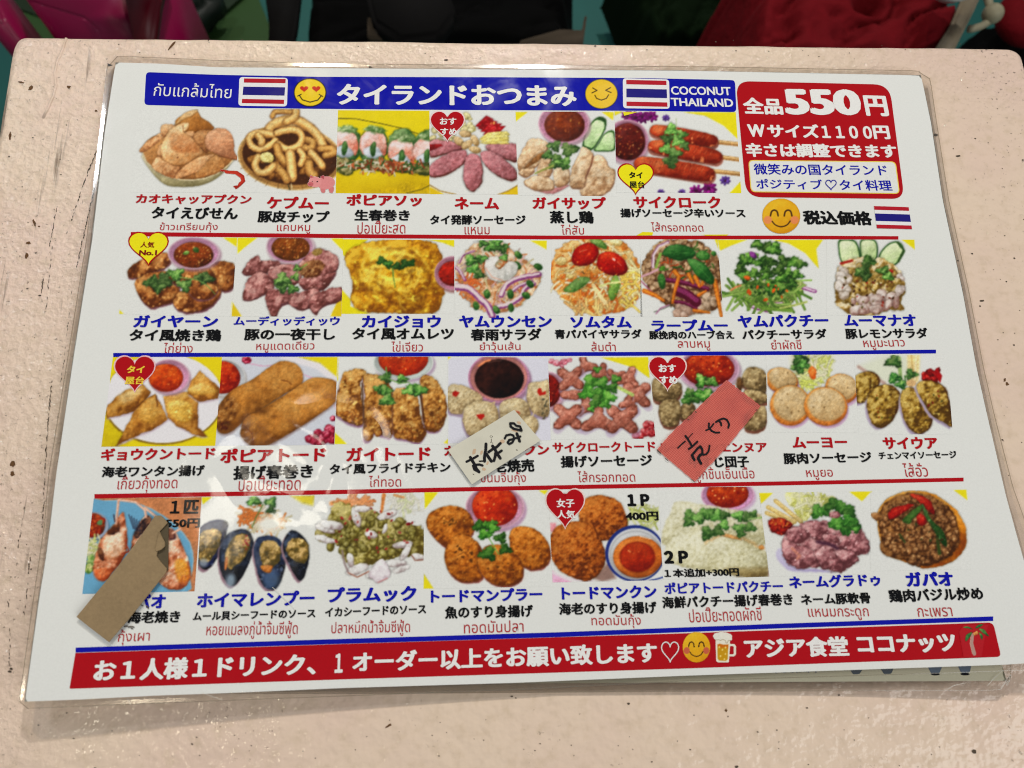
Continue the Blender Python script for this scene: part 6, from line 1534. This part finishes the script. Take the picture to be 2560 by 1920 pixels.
# ---- dish lettering
R_, B_, K_ = RED, BLUE, BLACK
NAMES = [
 (1, 'カオキャッアプクン', 935, 1408, 1737, 1414, 70, R_, .026), (1, 'ケプムー', 1840, 1443, 2272, 1448, 88, R_, .03), (2, 'ポピアソッ', 180, 1425, 706, 1428, 86, R_, .03), (2, 'ネーム', 930, 1448, 1239, 1450, 88, R_, .03), (2, 'ガイサップ', 1470, 1448, 1982, 1448, 88, R_, .03), (3, 'サイクローク', -42, 1440, 563, 1442, 86, R_, .03),
 (4, 'ガイヤーン', 282, 857, 934, 857, 98, B_, .03), (4, 'ムーディッディッウ', 1055, 843, 1872, 842, 74, B_, .024), (5, 'カイジョウ', 196, 861, 807, 860, 100, B_, .03), (5, 'ヤムウンセン', 945, 859, 1662, 858, 98, B_, .03), (6, 'ソムタム', 173, 1035, 738, 1035, 116, B_, .03), (6, 'ラープムー', 922, 1066, 1628, 1064, 114, B_, .03), (7, 'ヤムパクチー', 135, 815, 797, 805, 94, B_, .03), (7, 'ムーマナオ', 908, 806, 1436, 803, 90, B_, .03),
 (8, 'ギョウクントード', 106, 1012, 1098, 998, 112, R_, .03), (8, 'ポピアトード', 1138, 1032, 2056, 1016, 130, R_, .03), (9, 'ガイトード', 155, 1018, 888, 1008, 126, R_, .03), (9, 'カノムジープクン', 1003, 970, 1915, 960, 98, R_, .03), (10, 'サイクロークトード', 145, 940, 1037, 930, 92, R_, .026), (10, 'ルークチンエンヌア', 1062, 942, 2003, 937, 92, R_, .026), (11, 'ムーヨー', 388, 826, 823, 822, 94, R_, .03), (11, 'サイウア', 1106, 833, 1541, 832, 100, R_, .03),
 (12, 'クンパオ', 330, 1122, 873, 1112, 132, B_, .03), (12, 'ホイマレンプー', 1143, 1107, 2164, 1085, 136, B_, .03), (13, 'プラムック', 200, 1067, 973, 1050, 142, B_, .03), (13, 'トードマンプラー', 1095, 1064, 2063, 1043, 118, B_, .03), (14, 'トードマンクン', 293, 1038, 1117, 1020, 116, B_, .03), (14, 'ポピアトードパクチー', 1183, 988, 2211, 966, 104, B_, .026), (15, 'ネームグラドゥ', 362, 862, 1086, 838, 104, B_, .03), (15, 'ガパオ', 1288, 846, 1665, 840, 122, B_, .035)]
DESCR = [
 (1, 'タイえびせん', 1042, 1512, 1642, 1519, 86), (1, '豚皮チップ', 1778, 1538, 2277, 1540, 84), (2, '生春巻き', 237, 1527, 621, 1528, 80), (2, 'タイ発酵ソーセージ', 760, 1554, 1424, 1554, 70), (2, '蒸し鶏', 1590, 1545, 1895, 1547, 90), (3, '揚げソーセージ辛いソース', -134, 1503, 732, 1505, 64),
 (4, 'タイ風焼き鶏', 250, 962, 959, 964, 96), (4, '豚の一夜干し', 1135, 956, 1836, 954, 94), (5, 'タイ風オムレツ', 122, 952, 907, 952, 94), (5, '春雨サラダ', 1035, 960, 1582, 956, 96), (6, '青パパイヤサラダ', 27, 1133, 832, 1131, 90), (6, '豚挽肉のハーブ合え', 898, 1137, 1683, 1135, 82), (7, 'パクチーサラダ', 165, 901, 785, 895, 76), (7, '豚レモンサラダ', 918, 896, 1521, 891, 80),
 (8, '海老ワンタン揚げ', 113, 1155, 1004, 1140, 98), (8, '揚げ春巻き', 1250, 1176, 1944, 1160, 124), (9, 'タイ風フライドチキン', 11, 1129, 1060, 1110, 92), (9, '海老焼売', 1312, 1117, 1786, 1106, 116), (10, '揚げソーセージ', 215, 1071, 1010, 1056, 106), (10, '牛すじ団子', 1322, 1072, 1847, 1066, 104), (11, '豚肉ソーセージ', 318, 951, 1017, 938, 92), (11, 'チェンマイソーセージ', 1069, 912, 1686, 903, 60),
 (12, '１匹', 912, 295, 1160, 293, 124), (12, '550円', 872, 417, 1172, 413, 84), (12, '海老焼き', 544, 1243, 1001, 1234, 110), (12, 'ムール貝シーフードのソース', 1110, 1220, 2172, 1192, 80), (13, 'イカシーフードのソース', 180, 1185, 1056, 1155, 82), (13, '魚のすり身揚げ', 1218, 1202, 1982, 1186, 112),
 (14, '400円', 845, 353, 1131, 351, 80), (14, '１本追加+300円', 1180, 845, 1829, 832, 78), (14, '海老のすり身揚げ', 270, 1170, 1118, 1154, 108), (14, '海鮮パクチー揚げ春巻き', 1163, 1113, 2296, 1083, 106), (15, 'ネーム豚軟骨', 455, 992, 1006, 975, 92), (15, '鶏肉バジル炒め', 1153, 970, 1899, 948, 106)]
THAIS = [
 (1, 'ข้าวเกรียบกุ้ง', 1100, 1606, 1502, 1606, 70), (1, 'แคบหมู', 1912, 1616, 2142, 1616, 62), (2, 'ปอเปี๊ยะสด', 258, 1616, 590, 1614, 90), (2, 'แหนม', 1000, 1620, 1173, 1620, 52), (2, 'ไก่สับ', 1668, 1622, 1827, 1621, 70), (3, 'ไส้กรอกทอด', 80, 1599, 440, 1601, 64),
 (4, 'ไก่ย่าง', 516, 1052, 740, 1050, 80), (4, 'หมูแดดเดียว', 1228, 1050, 1676, 1046, 88), (5, 'ไข่เจียว', 425, 1042, 668, 1040, 80), (5, 'ยำวุ้นเส้น', 1105, 1050, 1419, 1048, 84), (6, 'ส้มตำ', 365, 1247, 590, 1245, 90), (6, 'ลาบหมู', 1165, 1242, 1462, 1240, 88), (7, 'ยำผักชี', 378, 972, 597, 969, 72), (7, 'หมูมะนาว', 1052, 976, 1353, 970, 70),
 (8, 'เกี๊ยวกุ้งทอด', 248, 1290, 766, 1278, 145), (8, 'ปอเปี๊ยะทอด', 1298, 1272, 1836, 1262, 132), (9, 'ไก่ทอด', 352, 1235, 632, 1232, 98), (9, 'ขนมจีบกุ้ง', 1322, 1222, 1713, 1220, 118), (10, 'ไส้กรอกทอด', 363, 1194, 860, 1190, 96), (10, 'ลูกชิ้นเอ็นเนื้อ', 1385, 1200, 1896, 1192, 134), (11, 'หมูยอ', 500, 1076, 710, 1072, 80), (11, 'ไส้อั่ว', 1268, 1050, 1460, 1048, 110),
 (12, 'กุ้งเผา', 460, 1430, 735, 1420, 136), (12, 'หอยแมลงภู่น้ำจิ้มซีฟู้ด', 1225, 1378, 2016, 1366, 152), (13, 'ปลาหมึกน้ำจิ้มซีฟู้ด', 235, 1358, 916, 1346, 142), (13, 'ทอดมันปลา', 1383, 1326, 1899, 1312, 106), (14, 'ทอดมันกุ้ง', 553, 1284, 980, 1280, 124), (14, 'ปอเปี๊ยะทอดผักชี', 1398, 1232, 2024, 1212, 128), (15, 'แหนมกระดูก', 516, 1110, 994, 1106, 94), (15, 'กะเพรา', 1378, 1083, 1652, 1077, 72)]
for V, s, x0, y0, x1, y1, hh, c, b in NAMES: text('dish_name', V, s, x0, y0, x1, y1, hh, c, menu, bold=b, off=T1)
for s, a in (('１Ｐ', (860, 231, 1056, 228, 112)), ('２Ｐ', (1180, 728, 1392, 724, 120))): text('dish_description', 14, s, *a, BLACK, menu, bold=.05, off=T1 + .00002)
for V, s, x0, y0, x1, y1, hh in DESCR: text('dish_description', V, s, x0, y0, x1, y1, hh, BLACK, menu, bold=.026, off=T1 + .00002)
for V, s, x0, y0, x1, y1, hh in THAIS: text('thai_dish_name', V, s, x0, y0, x1, y1, hh, THAI, menu, bold=0, off=T1 - .00003)

# ================================================================== paper slips lying on the menu
def slab(name, V, pts, off, thick, mat, parent=None, cell=30):
    o = flat_poly(name, V, pts, None, off + thick, parent, cell=cell, mat=mat)
    P = vp(V, pts)
    n = len(P)
    D = []
    for i in range(n):
        a, b = P[i], P[(i + 1) % n]; k = max(1, int(np.linalg.norm(b - a) / 12))
        D += [a + (b - a) * j / k for j in range(k)]
    D = np.array(D); t = drape(D[:, 0], D[:, 1], off + thick); b = drape(D[:, 0], D[:, 1], off + thick).copy(); b[:, 2] -= thick
    m = len(D)
    bm = bmesh.new(); bm.from_mesh(o.data)
    vt = [bm.verts.new(q) for q in t]; vb = [bm.verts.new(q) for q in b]
    for i in range(m):
        j = (i + 1) % m; bm.faces.new((vt[i], vb[i], vb[j], vt[j]))
    bm.to_mesh(o.data); bm.free()
    return o

M_CARD = plain('aged_white_card', (.68, .66, .55), .55, coat=.35, spec=.3, bs=90)
slip = thing('paper_slip', 'small white card slip with black marker writing lying across the dumpling photo', 'paper slip')
slab('card', 9, [(1608, 568), (1838, 832), (1243, 1212), (1035, 915)], .0008, .00055, M_CARD, slip)
M_INKM = plain('marker_ink', (.005, .005, .008), .6, coat=.0, spec=.2)
STK = [([(445, 1140), (560, 1085), (665, 1025)], 40), ([(520, 1055), (560, 1120), (600, 1190), (640, 1280), (690, 1340)], 52), ([(580, 1240), (640, 1200), (700, 1195), (760, 1215)], 40), ([(570, 1220), (600, 1300), (660, 1330)], 34), ([(700, 1130), (780, 1125), (815, 1130)], 24),
       ([(830, 790), (825, 900), (800, 1040), (800, 1130)], 50), ([(840, 990), (880, 1050), (935, 1130)], 50), ([(880, 950), (960, 890), (1040, 850), (1115, 775)], 44), ([(960, 830), (1010, 900), (1050, 980), (1110, 1070)], 50), ([(1020, 960), (1010, 1040), (985, 1120)], 46), ([(1030, 1010), (1080, 960), (1140, 920)], 40),
       ([(1200, 680), (1230, 620), (1310, 600), (1370, 620), (1390, 680), (1350, 760), (1290, 790), (1255, 760), (1290, 710), (1380, 690)], 36), ([(1390, 680), (1450, 665), (1510, 640)], 34), ([(1440, 585), (1465, 650), (1495, 735)], 46),
       ([(1310, 380), (1315, 440), (1380, 490), (1450, 505), (1530, 525)], 40), ([(1320, 380), (1380, 380), (1430, 430), (1500, 440), (1535, 520)], 36)]
STK = [(a, b * 1.2) for a, b in STK]
v, f = ribbon(31, STK, .0008 + .00055 + .00006)
mesh('handwriting', v, f, slip, M_INKM)
M_STAIN = plain('marker_ghost', (.62, .44, .29), .6, coat=.3, bs=300)
for k, (x, y, w, h_) in enumerate([(590, 940, 30, 60), (740, 960, 24, 50), (860, 1170, 24, 40), (790, 1290, 40, 30), (1150, 740, 46, 40), (1480, 370, 40, 26), (1390, 530, 70, 22)]):
    a = E(x, y, w, h_, 20, 14); a = a + np.random.RandomState(k).randn(*a.shape) * 5
    flat_poly('marker_stain', 31, [tuple(q) for q in a], None, .0008 + .00055 + .00003, slip, mat=M_STAIN)
v, f = ribbon(31, [([(905, 640), (930, 620), (965, 640), (940, 660), (910, 650)], 5), ([(935, 690), (940, 730), (920, 765)], 10), ([(945, 760), (965, 775)], 10), ([(1430, 905), (1448, 912)], 16), ([(575, 1385), (590, 1390)], 14)], .0008 + .00055 + .00008)
mesh('ink_speck', v, f, slip, M_GRIME)

def tape_material():
    m = bpy.data.materials.new('woven_red_tape'); m.use_nodes = True
    nt = m.node_tree; N, L = nt.nodes, nt.links; N.clear()
    out = N.new('ShaderNodeOutputMaterial')
    geo = N.new('ShaderNodeNewGeometry')
    rot = nd(N, 'ShaderNodeVectorRotate', rotation_type='Z_AXIS'); rot.inputs['Angle'].default_value = TAPE_ANG
    L.new(geo.outputs['Position'], rot.inputs['Vector'])
    wa = nd(N, 'ShaderNodeTexWave', wave_type='BANDS', bands_direction='X', i_Scale=380.0, i_Distortion=.6, i_Detail=2.0); wa.inputs['Detail Scale'].default_value = 60
    wb = nd(N, 'ShaderNodeTexWave', wave_type='BANDS', bands_direction='Y', i_Scale=300.0, i_Distortion=.5, i_Detail=2.0)
    L.new(rot.outputs[0], wa.inputs['Vector']); L.new(rot.outputs[0], wb.inputs['Vector'])
    no = nd(N, 'ShaderNodeTexNoise', i_Scale=90.0, i_Detail=4.0); L.new(geo.outputs['Position'], no.inputs['Vector'])
    s = math_n(N, L, 'ADD', math_n(N, L, 'MULTIPLY', wa.outputs['Fac'], .65), math_n(N, L, 'MULTIPLY', wb.outputs['Fac'], .35))
    mix = N.new('ShaderNodeMix'); mix.data_type = 'RGBA'; mix.inputs[6].default_value = (.58, .09, .075, 1); mix.inputs[7].default_value = (.92, .25, .19, 1)
    L.new(s, mix.inputs[0])
    mix2 = N.new('ShaderNodeMix'); mix2.data_type = 'RGBA'; mix2.inputs[7].default_value = (.42, .08, .085, 1); L.new(mix.outputs[2], mix2.inputs[6])
    mr = nd(N, 'ShaderNodeMapRange'); mr.inputs[1].default_value = .5; mr.inputs[2].default_value = .8; mr.inputs[4].default_value = .6; L.new(no.outputs['Fac'], mr.inputs[0]); L.new(mr.outputs[0], mix2.inputs[0])
    pb = N.new('ShaderNodeBsdfPrincipled'); L.new(mix2.outputs[2], pb.inputs['Base Color']); pb.inputs['Roughness'].default_value = .55
    bp = nd(N, 'ShaderNodeBump', i_Strength=.7, i_Distance=.00025); L.new(s, bp.inputs['Height']); L.new(bp.outputs[0], pb.inputs['Normal'])
    tr = N.new('ShaderNodeBsdfTransparent'); tr.inputs[0].default_value = (1, .34, .28, 1)
    ms = N.new('ShaderNodeMixShader'); ms.inputs[0].default_value = .34; L.new(pb.outputs[0], ms.inputs[1]); L.new(tr.outputs[0], ms.inputs[2])
    L.new(ms.outputs[0], out.inputs[0])
    return m
a_, b_ = at(*vp(32, (70, 1110))), at(*vp(32, (650, 1600)))
TAPE_ANG = -math.atan2((b_ - a_)[1], (b_ - a_)[0]) + math.pi / 2
M_TAPE = tape_material()
def ragged(a, b, n, amp, seed):
    r_ = np.random.RandomState(seed); a, b = np.array(a, float), np.array(b, float); d = b - a; d /= np.linalg.norm(d); nn = np.array([-d[1], d[0]])
    return [tuple(a + (b - a) * i / n + nn * amp * r_.randn() * (0 if i == 0 else 1)) for i in range(n)]
tape = thing('cloth_tape', 'strip of red woven cloth tape with black handwriting stuck over the beef ball photo', 'tape')
TP = ragged((1125, 60), (1640, 450), 22, 5, 1) + ragged((1640, 450), (1180, 1010), 16, 3, 2) + ragged((1180, 1010), (650, 1590), 20, 4, 3) + ragged((650, 1590), (75, 1110), 20, 3, 4) + ragged((75, 1110), (250, 900), 6, 3, 5) + ragged((250, 900), (1125, 60), 26, 3.5, 6)
slab('tape_strip', 32, TP, .00045, .0002, M_TAPE, tape)
STK2 = [([(860, 715), (855, 770), (900, 830), (960, 855), (1015, 852)], 24), ([(815, 820), (860, 800), (900, 760), (930, 720)], 20), ([(965, 695), (1020, 660), (1080, 640), (1130, 660), (1165, 730), (1150, 780)], 24), ([(1015, 680), (1040, 710), (1045, 745)], 24),
        ([(390, 1085), (440, 1035), (500, 985)], 18), ([(540, 945), (580, 900), (612, 865)], 10), ([(505, 905), (540, 950), (580, 1015), (605, 1065)], 26), ([(555, 1100), (610, 1060), (685, 990)], 24),
        ([(600, 1195), (640, 1150), (690, 1090), (730, 1060), (760, 1110), (760, 1170)], 28), ([(605, 1190), (620, 1230), (640, 1265)], 32), ([(760, 1170), (720, 1200), (695, 1240), (740, 1320)], 34), ([(770, 1190), (820, 1180), (855, 1130), (868, 1050)], 22)]
STK2 = [(a, b * 1.25) for a, b in STK2]
v, f = ribbon(32, STK2, .00045 + .0002 + .00008); mesh('handwriting', v, f, tape, M_INKM)
v, f = ribbon(32, [([(80, 1115), (130, 1165)], 18), ([(200, 1245), (240, 1275)], 12), ([(600, 1560), (640, 1595)], 10), ([(655, 540), (670, 545)], 16), ([(540, 655), (552, 660)], 12), ([(1570, 515), (1590, 510)], 14)], .00045 + .0002 + .00005); mesh('dirt_speck', v, f, tape, M_GRIME)

def kraft(name, c):
    m, nt, N, L, B = nodes(name)
    geo = N.new('ShaderNodeNewGeometry')
    n1 = nd(N, 'ShaderNodeTexNoise', i_Scale=700.0, i_Detail=4.0, i_Roughness=.7); L.new(geo.outputs['Position'], n1.inputs['Vector'])
    n2 = nd(N, 'ShaderNodeTexNoise', i_Scale=60.0, i_Detail=3.0); L.new(geo.outputs['Position'], n2.inputs['Vector'])
    s = math_n(N, L, 'ADD', math_n(N, L, 'MULTIPLY', n1.outputs['Fac'], .7), math_n(N, L, 'MULTIPLY', n2.outputs['Fac'], .5))
    mr = nd(N, 'ShaderNodeMapRange'); mr.inputs[1].default_value = .3; mr.inputs[2].default_value = .9; mr.inputs[3].default_value = .78; mr.inputs[4].default_value = 1.22; L.new(s, mr.inputs[0])
    sc = nd(N, 'ShaderNodeVectorMath', operation='SCALE'); sc.inputs[0].default_value = c; L.new(mr.outputs[0], sc.inputs['Scale']); L.new(sc.outputs[0], B.inputs['Base Color'])
    B.inputs['Roughness'].default_value = .75; B.inputs['Specular IOR Level'].default_value = .2
    b = nd(N, 'ShaderNodeBump', i_Strength=.5, i_Distance=.0002); L.new(n1.outputs['Fac'], b.inputs['Height']); L.new(b.outputs[0], B.inputs['Normal'])
    return m
M_KRAFT, M_KDARK = kraft('kraft_board', (.29, .205, .11)), kraft('torn_board_core', (.10, .078, .045))
card = thing('cardboard_strip', 'brown cardboard strip with a torn corner lying over the grilled prawn photo', 'cardboard')
slab('board_core', 33, [(980, 120), (1010, 88), (1060, 95), (1115, 160), (1142, 185), (1137, 735), (1118, 752), (700, 700)], .0007, .0005, M_KDARK, card)
slab('board_face', 33, [(52, 1290), (540, 700), (760, 410), (985, 92), (1050, 88), (1090, 125), (1130, 172), (1085, 225), (1035, 275), (1060, 330), (1098, 405), (1100, 450), (1060, 490), (1010, 515), (1000, 570), (1060, 650), (1120, 715), (1115, 760), (860, 1080), (650, 1340), (435, 1588), (230, 1430)], .00135, .0006, M_KRAFT, card)
slab('torn_flap', 33, [(1030, 290), (1060, 335), (1098, 405), (1098, 452), (1055, 492), (1000, 512), (988, 490), (1002, 420)], .0021, .0003, M_KRAFT, card)
v, f = ribbon(33, [([(620, 1405), (660, 1400)], 12), ([(670, 1410), (700, 1405), (735, 1410)], 14), ([(700, 1425), (720, 1430)], 10), ([(885, 1160), (905, 1185)], 18), ([(820, 1150), (840, 1160)], 10)], .0003); mesh('ink_smudge', v, f, menu, M_GRIME)

# ================================================================== what lies beyond the table
M_FLOOR = None
def floor_material():
    m, nt, N, L, B = nodes('painted_floor')
    geo = N.new('ShaderNodeNewGeometry')
    n1 = nd(N, 'ShaderNodeTexNoise', i_Scale=2.3, i_Detail=3.0, i_Distortion=.8); L.new(geo.outputs['Position'], n1.inputs['Vector'])
    r = N.new('ShaderNodeValToRGB'); L.new(n1.outputs['Fac'], r.inputs[0])
    r.color_ramp.elements[0].position = .42; r.color_ramp.elements[0].color = (.002, .115, .10, 1)
    r.color_ramp.elements[1].position = .56; r.color_ramp.elements[1].color = (.002, .085, .075, 1)
    L.new(r.outputs[0], B.inputs['Base Color']); B.inputs['Roughness'].default_value = .6
    return m
FZ = -0.70
fl = mesh('floor', [(-4, -3, FZ), (4, -3, FZ), (4, 5, FZ), (-4, 5, FZ)], [(0, 1, 2, 3)], None, floor_material()); fl['kind'] = 'structure'
M_GREENF = plain('green_floor_patch', (.030, .085, .018), .6, bs=5)
M_SHADF = plain('painted_floor_shade', (.012, .030, .010), .6, bs=5)
for k_, (pts_, m_) in enumerate([([(60, -60), (245, 20), (620, -60), (640, -20), (672, 60), (675, 110), (75, 110), (20, 60)], M_GREENF), ([(90, -60), (250, 60), (238, 92), (150, 60), (20, 10)], M_SHADF), ([(470, 110), (640, -40), (560, -60), (400, 60), (395, 110)], M_SHADF)]):  # green patch, then dark sheets with the diagonal shade put into their colour
    P_ = at(np.array(pts_, float)[:, 0], np.array(pts_, float)[:, 1], FZ + .004 * (1 + k_)); o_ = mesh('floor_patch_and_shade', P_, [tuple(range(len(P_)))[::-1]], None, m_); o_['kind'] = 'structure'
def prism(name, pts, z, thick, mat, parent=None, bev=.008, puff=0.0, seed=0):
    P = at(np.array(pts, float)[:, 0], np.array(pts, float)[:, 1], z)
    bm = bmesh.new(); vs = [bm.verts.new(p) for p in P]; f_ = bm.faces.new(vs)
    if f_.normal.z < 0: f_.normal_flip()
    r = bmesh.ops.extrude_face_region(bm, geom=[f_])
    for g in r['geom']:
        if isinstance(g, bmesh.types.BMVert): g.co.z -= thick
    bmesh.ops.recalc_face_normals(bm, faces=bm.faces[:])
    bmesh.ops.bevel(bm, geom=bm.edges[:], offset=bev, segments=3, affect='EDGES')
    return bm_obj(name, bm, parent, mat, True)
def cloth(name, pts, z, mat, parent=None, amp=.03, seed=1, drop=.25, n=46):
    """A crumpled cloth heap over a px outline: a grid whose rim falls towards the floor."""
    q = np.array(pts, float)
    u, v = np.meshgrid(np.linspace(0, 1, n), np.linspace(0, 1, n)); u = u.ravel(); v = v.ravel()
    P = (q[0] * (1 - u)[:, None] + q[1] * u[:, None]) * (1 - v)[:, None] + (q[3] * (1 - u)[:, None] + q[2] * u[:, None]) * v[:, None]
    W3 = at(P[:, 0], P[:, 1], z)
    f_ = fbm(u * 10, v * 10, 3.0, seed, 4) - .5; fold = np.abs(np.sin((u * 3 + v * 2 + f_ * 2.5) * 3.2)) - .5
    edge = np.minimum.reduce([u, 1 - u, v, 1 - v])
    W3[:, 2] += amp * (f_ * 2 + fold * .7) - drop * np.clip(1 - edge / .10, 0, 1) ** 2
    i = np.arange((n - 1) * (n - 1)); a = i // (n - 1) * n + i % (n - 1)
    return mesh(name, W3, np.stack([a + n, a + n + 1, a + 1, a], -1), parent, mat, True)
M_PINKP = plain('pink_plastic', (.24, .0015, .05), .35, spec=.4, bs=6)
M_REDP = plain('red_plastic', (.13, .001, .010), .4, spec=.4, bs=6)
stool = thing('plastic_stool', 'bright pink plastic stool beyond the left end of the table', 'stool')
prism('seat', [(-60, -360), (420, -400), (440, -190), (396, -120), (74, -120), (-30, -190)], -.28, .03, M_PINKP, stool, .01)
prism('leg', [(40, -120), (430, -120), (396, -4), (384, 30), (380, 100), (250, 110), (236, 72), (206, 44), (100, 12), (60, -4)], -.44, .25, M_PINKP, stool, .004)
prism('leg', [(-60, -130), (-24, -40), (-4, 2), (8, 30), (17, 62), (-50, 50)], -.44, .25, M_PINKP, stool, .004)
prism('seat_brace', [(290, -100), (420, -100), (394, -6), (380, 96), (332, 100)], -.42, .02, M_REDP, stool, .003)
M_DKG = plain('dark_green_rubber', (.008, .013, .009), .5, bs=12)
M_BLK = plain('black_fabric', (.0006, .0006, .0006), .9, spec=.1, bs=30)
M_GRY = plain('grey_fabric', (.006, .0056, .0056), .9, spec=.1, bs=60)
M_TAN = plain('dusty_beige_fabric', (.06, .046, .032), .8, spec=.1, bs=60)
tag(prism('shoe', [(372, 40), (372, 8), (420, -40), (560, -60), (520, 10), (440, 52), (395, 52)], -.62, .07, M_DKG, None, .02), 'dark green rubber shoe on the floor beside the pink stool', 'shoe')
tag(cloth('black_bag', [(735, -140), (1470, -140), (1452, 90), (716, 130)], -.50, M_BLK, None, .02, 3, .16), 'big black fabric bag on the floor beyond the middle of the table', 'bag')
bagp = bpy.data.objects['black_bag']
tag(prism('grey_strap', [(655, -60), (752, -60), (738, 60), (722, 130), (668, 130), (671, 60)], -.46, .02, M_GRY, None, .003), 'broad dark grey fabric strap hanging left of the black bag', 'strap')
tag(prism('folded_cloth', [(905, -60), (1110, -60), (1141, 28), (1100, 82), (1000, 95), (930, 50)], -.40, .03, M_GRY, None, .006), 'dark grey folded cloth lying on the black bag', 'cloth')
tag(prism('beige_cloth', [(918, 38), (960, 52), (1050, 100), (918, 92)], -.42, .01, M_TAN, None, .002), 'small beige cloth corner sticking out of the black bag', 'cloth')
tag(prism('beige_cloth', [(1300, 100), (1400, 72), (1455, 74), (1462, 38), (1468, 38), (1458, 110), (1300, 112)], -.42, .01, M_TAN, None, .001), 'beige cloth edge at the right end of the black bag', 'cloth')
M_DG2 = plain('dark_green_fabric', (.0025, .009, .0018), .9, spec=.1, bs=40)
tag(cloth('green_cloth', [(1530, -120), (1900, -120), (1890, 110), (1640, 90)], -.55, M_DG2, None, .02, 8, .12), 'dark green cloth on the floor between the black and red bags', 'cloth')
M_RED = plain('red_cloth', (.14, .0014, .005), .85, spec=.15, bs=40, bump=.004)
rb = thing('red_bag', 'big red cloth bag with a cream piped edge beyond the right end of the table', 'bag')
cloth('bag_body', [(1850, -160), (2450, -160), (2400, 150), (1868, 150)], -.38, M_RED, rb, .030, 21, .20, 60)
prism('piping', [(2420, -30), (2462, -30), (2440, 20), (2385, 130), (2335, 130), (2380, 60)], -.36, .012, plain('cream_plastic', (.22, .18, .12), .5), rb, .003)
def tube(name, pts, r, mat, parent=None, ns=8):
    P = np.array(pts, float); VS, FS = [], []
    for i, p in enumerate(P):
        d = P[min(i + 1, len(P) - 1)] - P[max(i - 1, 0)]; d /= np.linalg.norm(d)
        s_ = np.cross(d, (0, 0, 1)); s_ /= np.linalg.norm(s_) + 1e-9; t_ = np.cross(s_, d)
        for k in range(ns):
            a = 2 * math.pi * k / ns; VS.append(p + r * (s_ * math.cos(a) + t_ * math.sin(a)))
    for i in range(len(P) - 1):
        for k in range(ns):
            j = (k + 1) % ns; FS.append((i * ns + k, i * ns + j, (i + 1) * ns + j, (i + 1) * ns + k))
    FS.append(tuple(range(ns))[::-1]); FS.append(tuple((len(P) - 1) * ns + k for k in range(ns)))
    return mesh(name, VS, FS, parent, mat, True)
_r = np.array([(166, 96), (157, 125), (143, 155), (137, 185), (141, 215), (134, 240), (121, 270), (108, 296)], float)
tube('paint_ridge', at(_r[:, 0], _r[:, 1], -.0001), .0007, M_PAINT, table)
M_CORD = plain('cream_cord', (.26, .24, .16), .6)
px_ = smooth([(2460, -10), (2478, 25), (2490, 40), (2470, 55), (2445, 68), (2420, 66)], 4)[:-4]
tube('carry_cord', at(px_[:, 0], px_[:, 1], -.34), .0042, M_CORD, rb)
bm = bmesh.new(); bmesh.ops.create_uvsphere(bm, u_segments=24, v_segments=14, radius=.011)
kn = bm_obj('cord_knot', bm, rb, M_CORD, True); kn.location = at(2482, 34, -.335)
# white cup resting on the red bag
bm = bmesh.new(); bmesh.ops.create_circle(bm, cap_ends=False, radius=.030, segments=40)
ring_ = bm.verts[:]
def lathe(name, prof_, mat, parent, loc, ns=40):
    VS = [(r * math.cos(2 * math.pi * k / ns), r * math.sin(2 * math.pi * k / ns), z) for r, z in prof_ for k in range(ns)]
    FS = [(i * ns + k, i * ns + (k + 1) % ns, (i + 1) * ns + (k + 1) % ns, (i + 1) * ns + k) for i in range(len(prof_) - 1) for k in range(ns)]
    o = mesh(name, [Vector(v) + Vector(loc) for v in VS], FS, parent, mat, True); return o
bm.free()
c_ = at(2362, -32, -.32)
tag(lathe('white_dish', [(.001, .0), (.022, .0), (.030, .012), (.032, .022), (.029, .022), (.026, .010), (.001, .004)], plain('white_china', (.62, .62, .60), .2, coat=.5), None, c_), 'small white china dish on top of the red bag', 'dish')
bm = bmesh.new(); bmesh.ops.create_uvsphere(bm, u_segments=28, v_segments=16, radius=.042)
for v_ in bm.verts: v_.co.z *= .7
o = bm_obj('red_pouch', bm, None, M_RED, True); o.location = at(2566, 48, -.50); tag(o, 'round red pouch at the top right corner of the photo', 'pouch')
tag(cloth('black_cloth', [(2440, 60), (2640, 30), (2640, 200), (2400, 200)], -.55, M_BLK, None, .01, 5, .1, 20), 'black cloth on the floor below the round red pouch', 'cloth')
for o in bpy.data.objects:
    if o.type == 'EMPTY': o.hide_render = False
print('tris', sum(len(o.data.loop_triangles) if hasattr(o.data, 'loop_triangles') else 0 for o in bpy.data.objects if o.type == 'MESH'), 'polys', sum(len(o.data.polygons) for o in bpy.data.objects if o.type == 'MESH'))
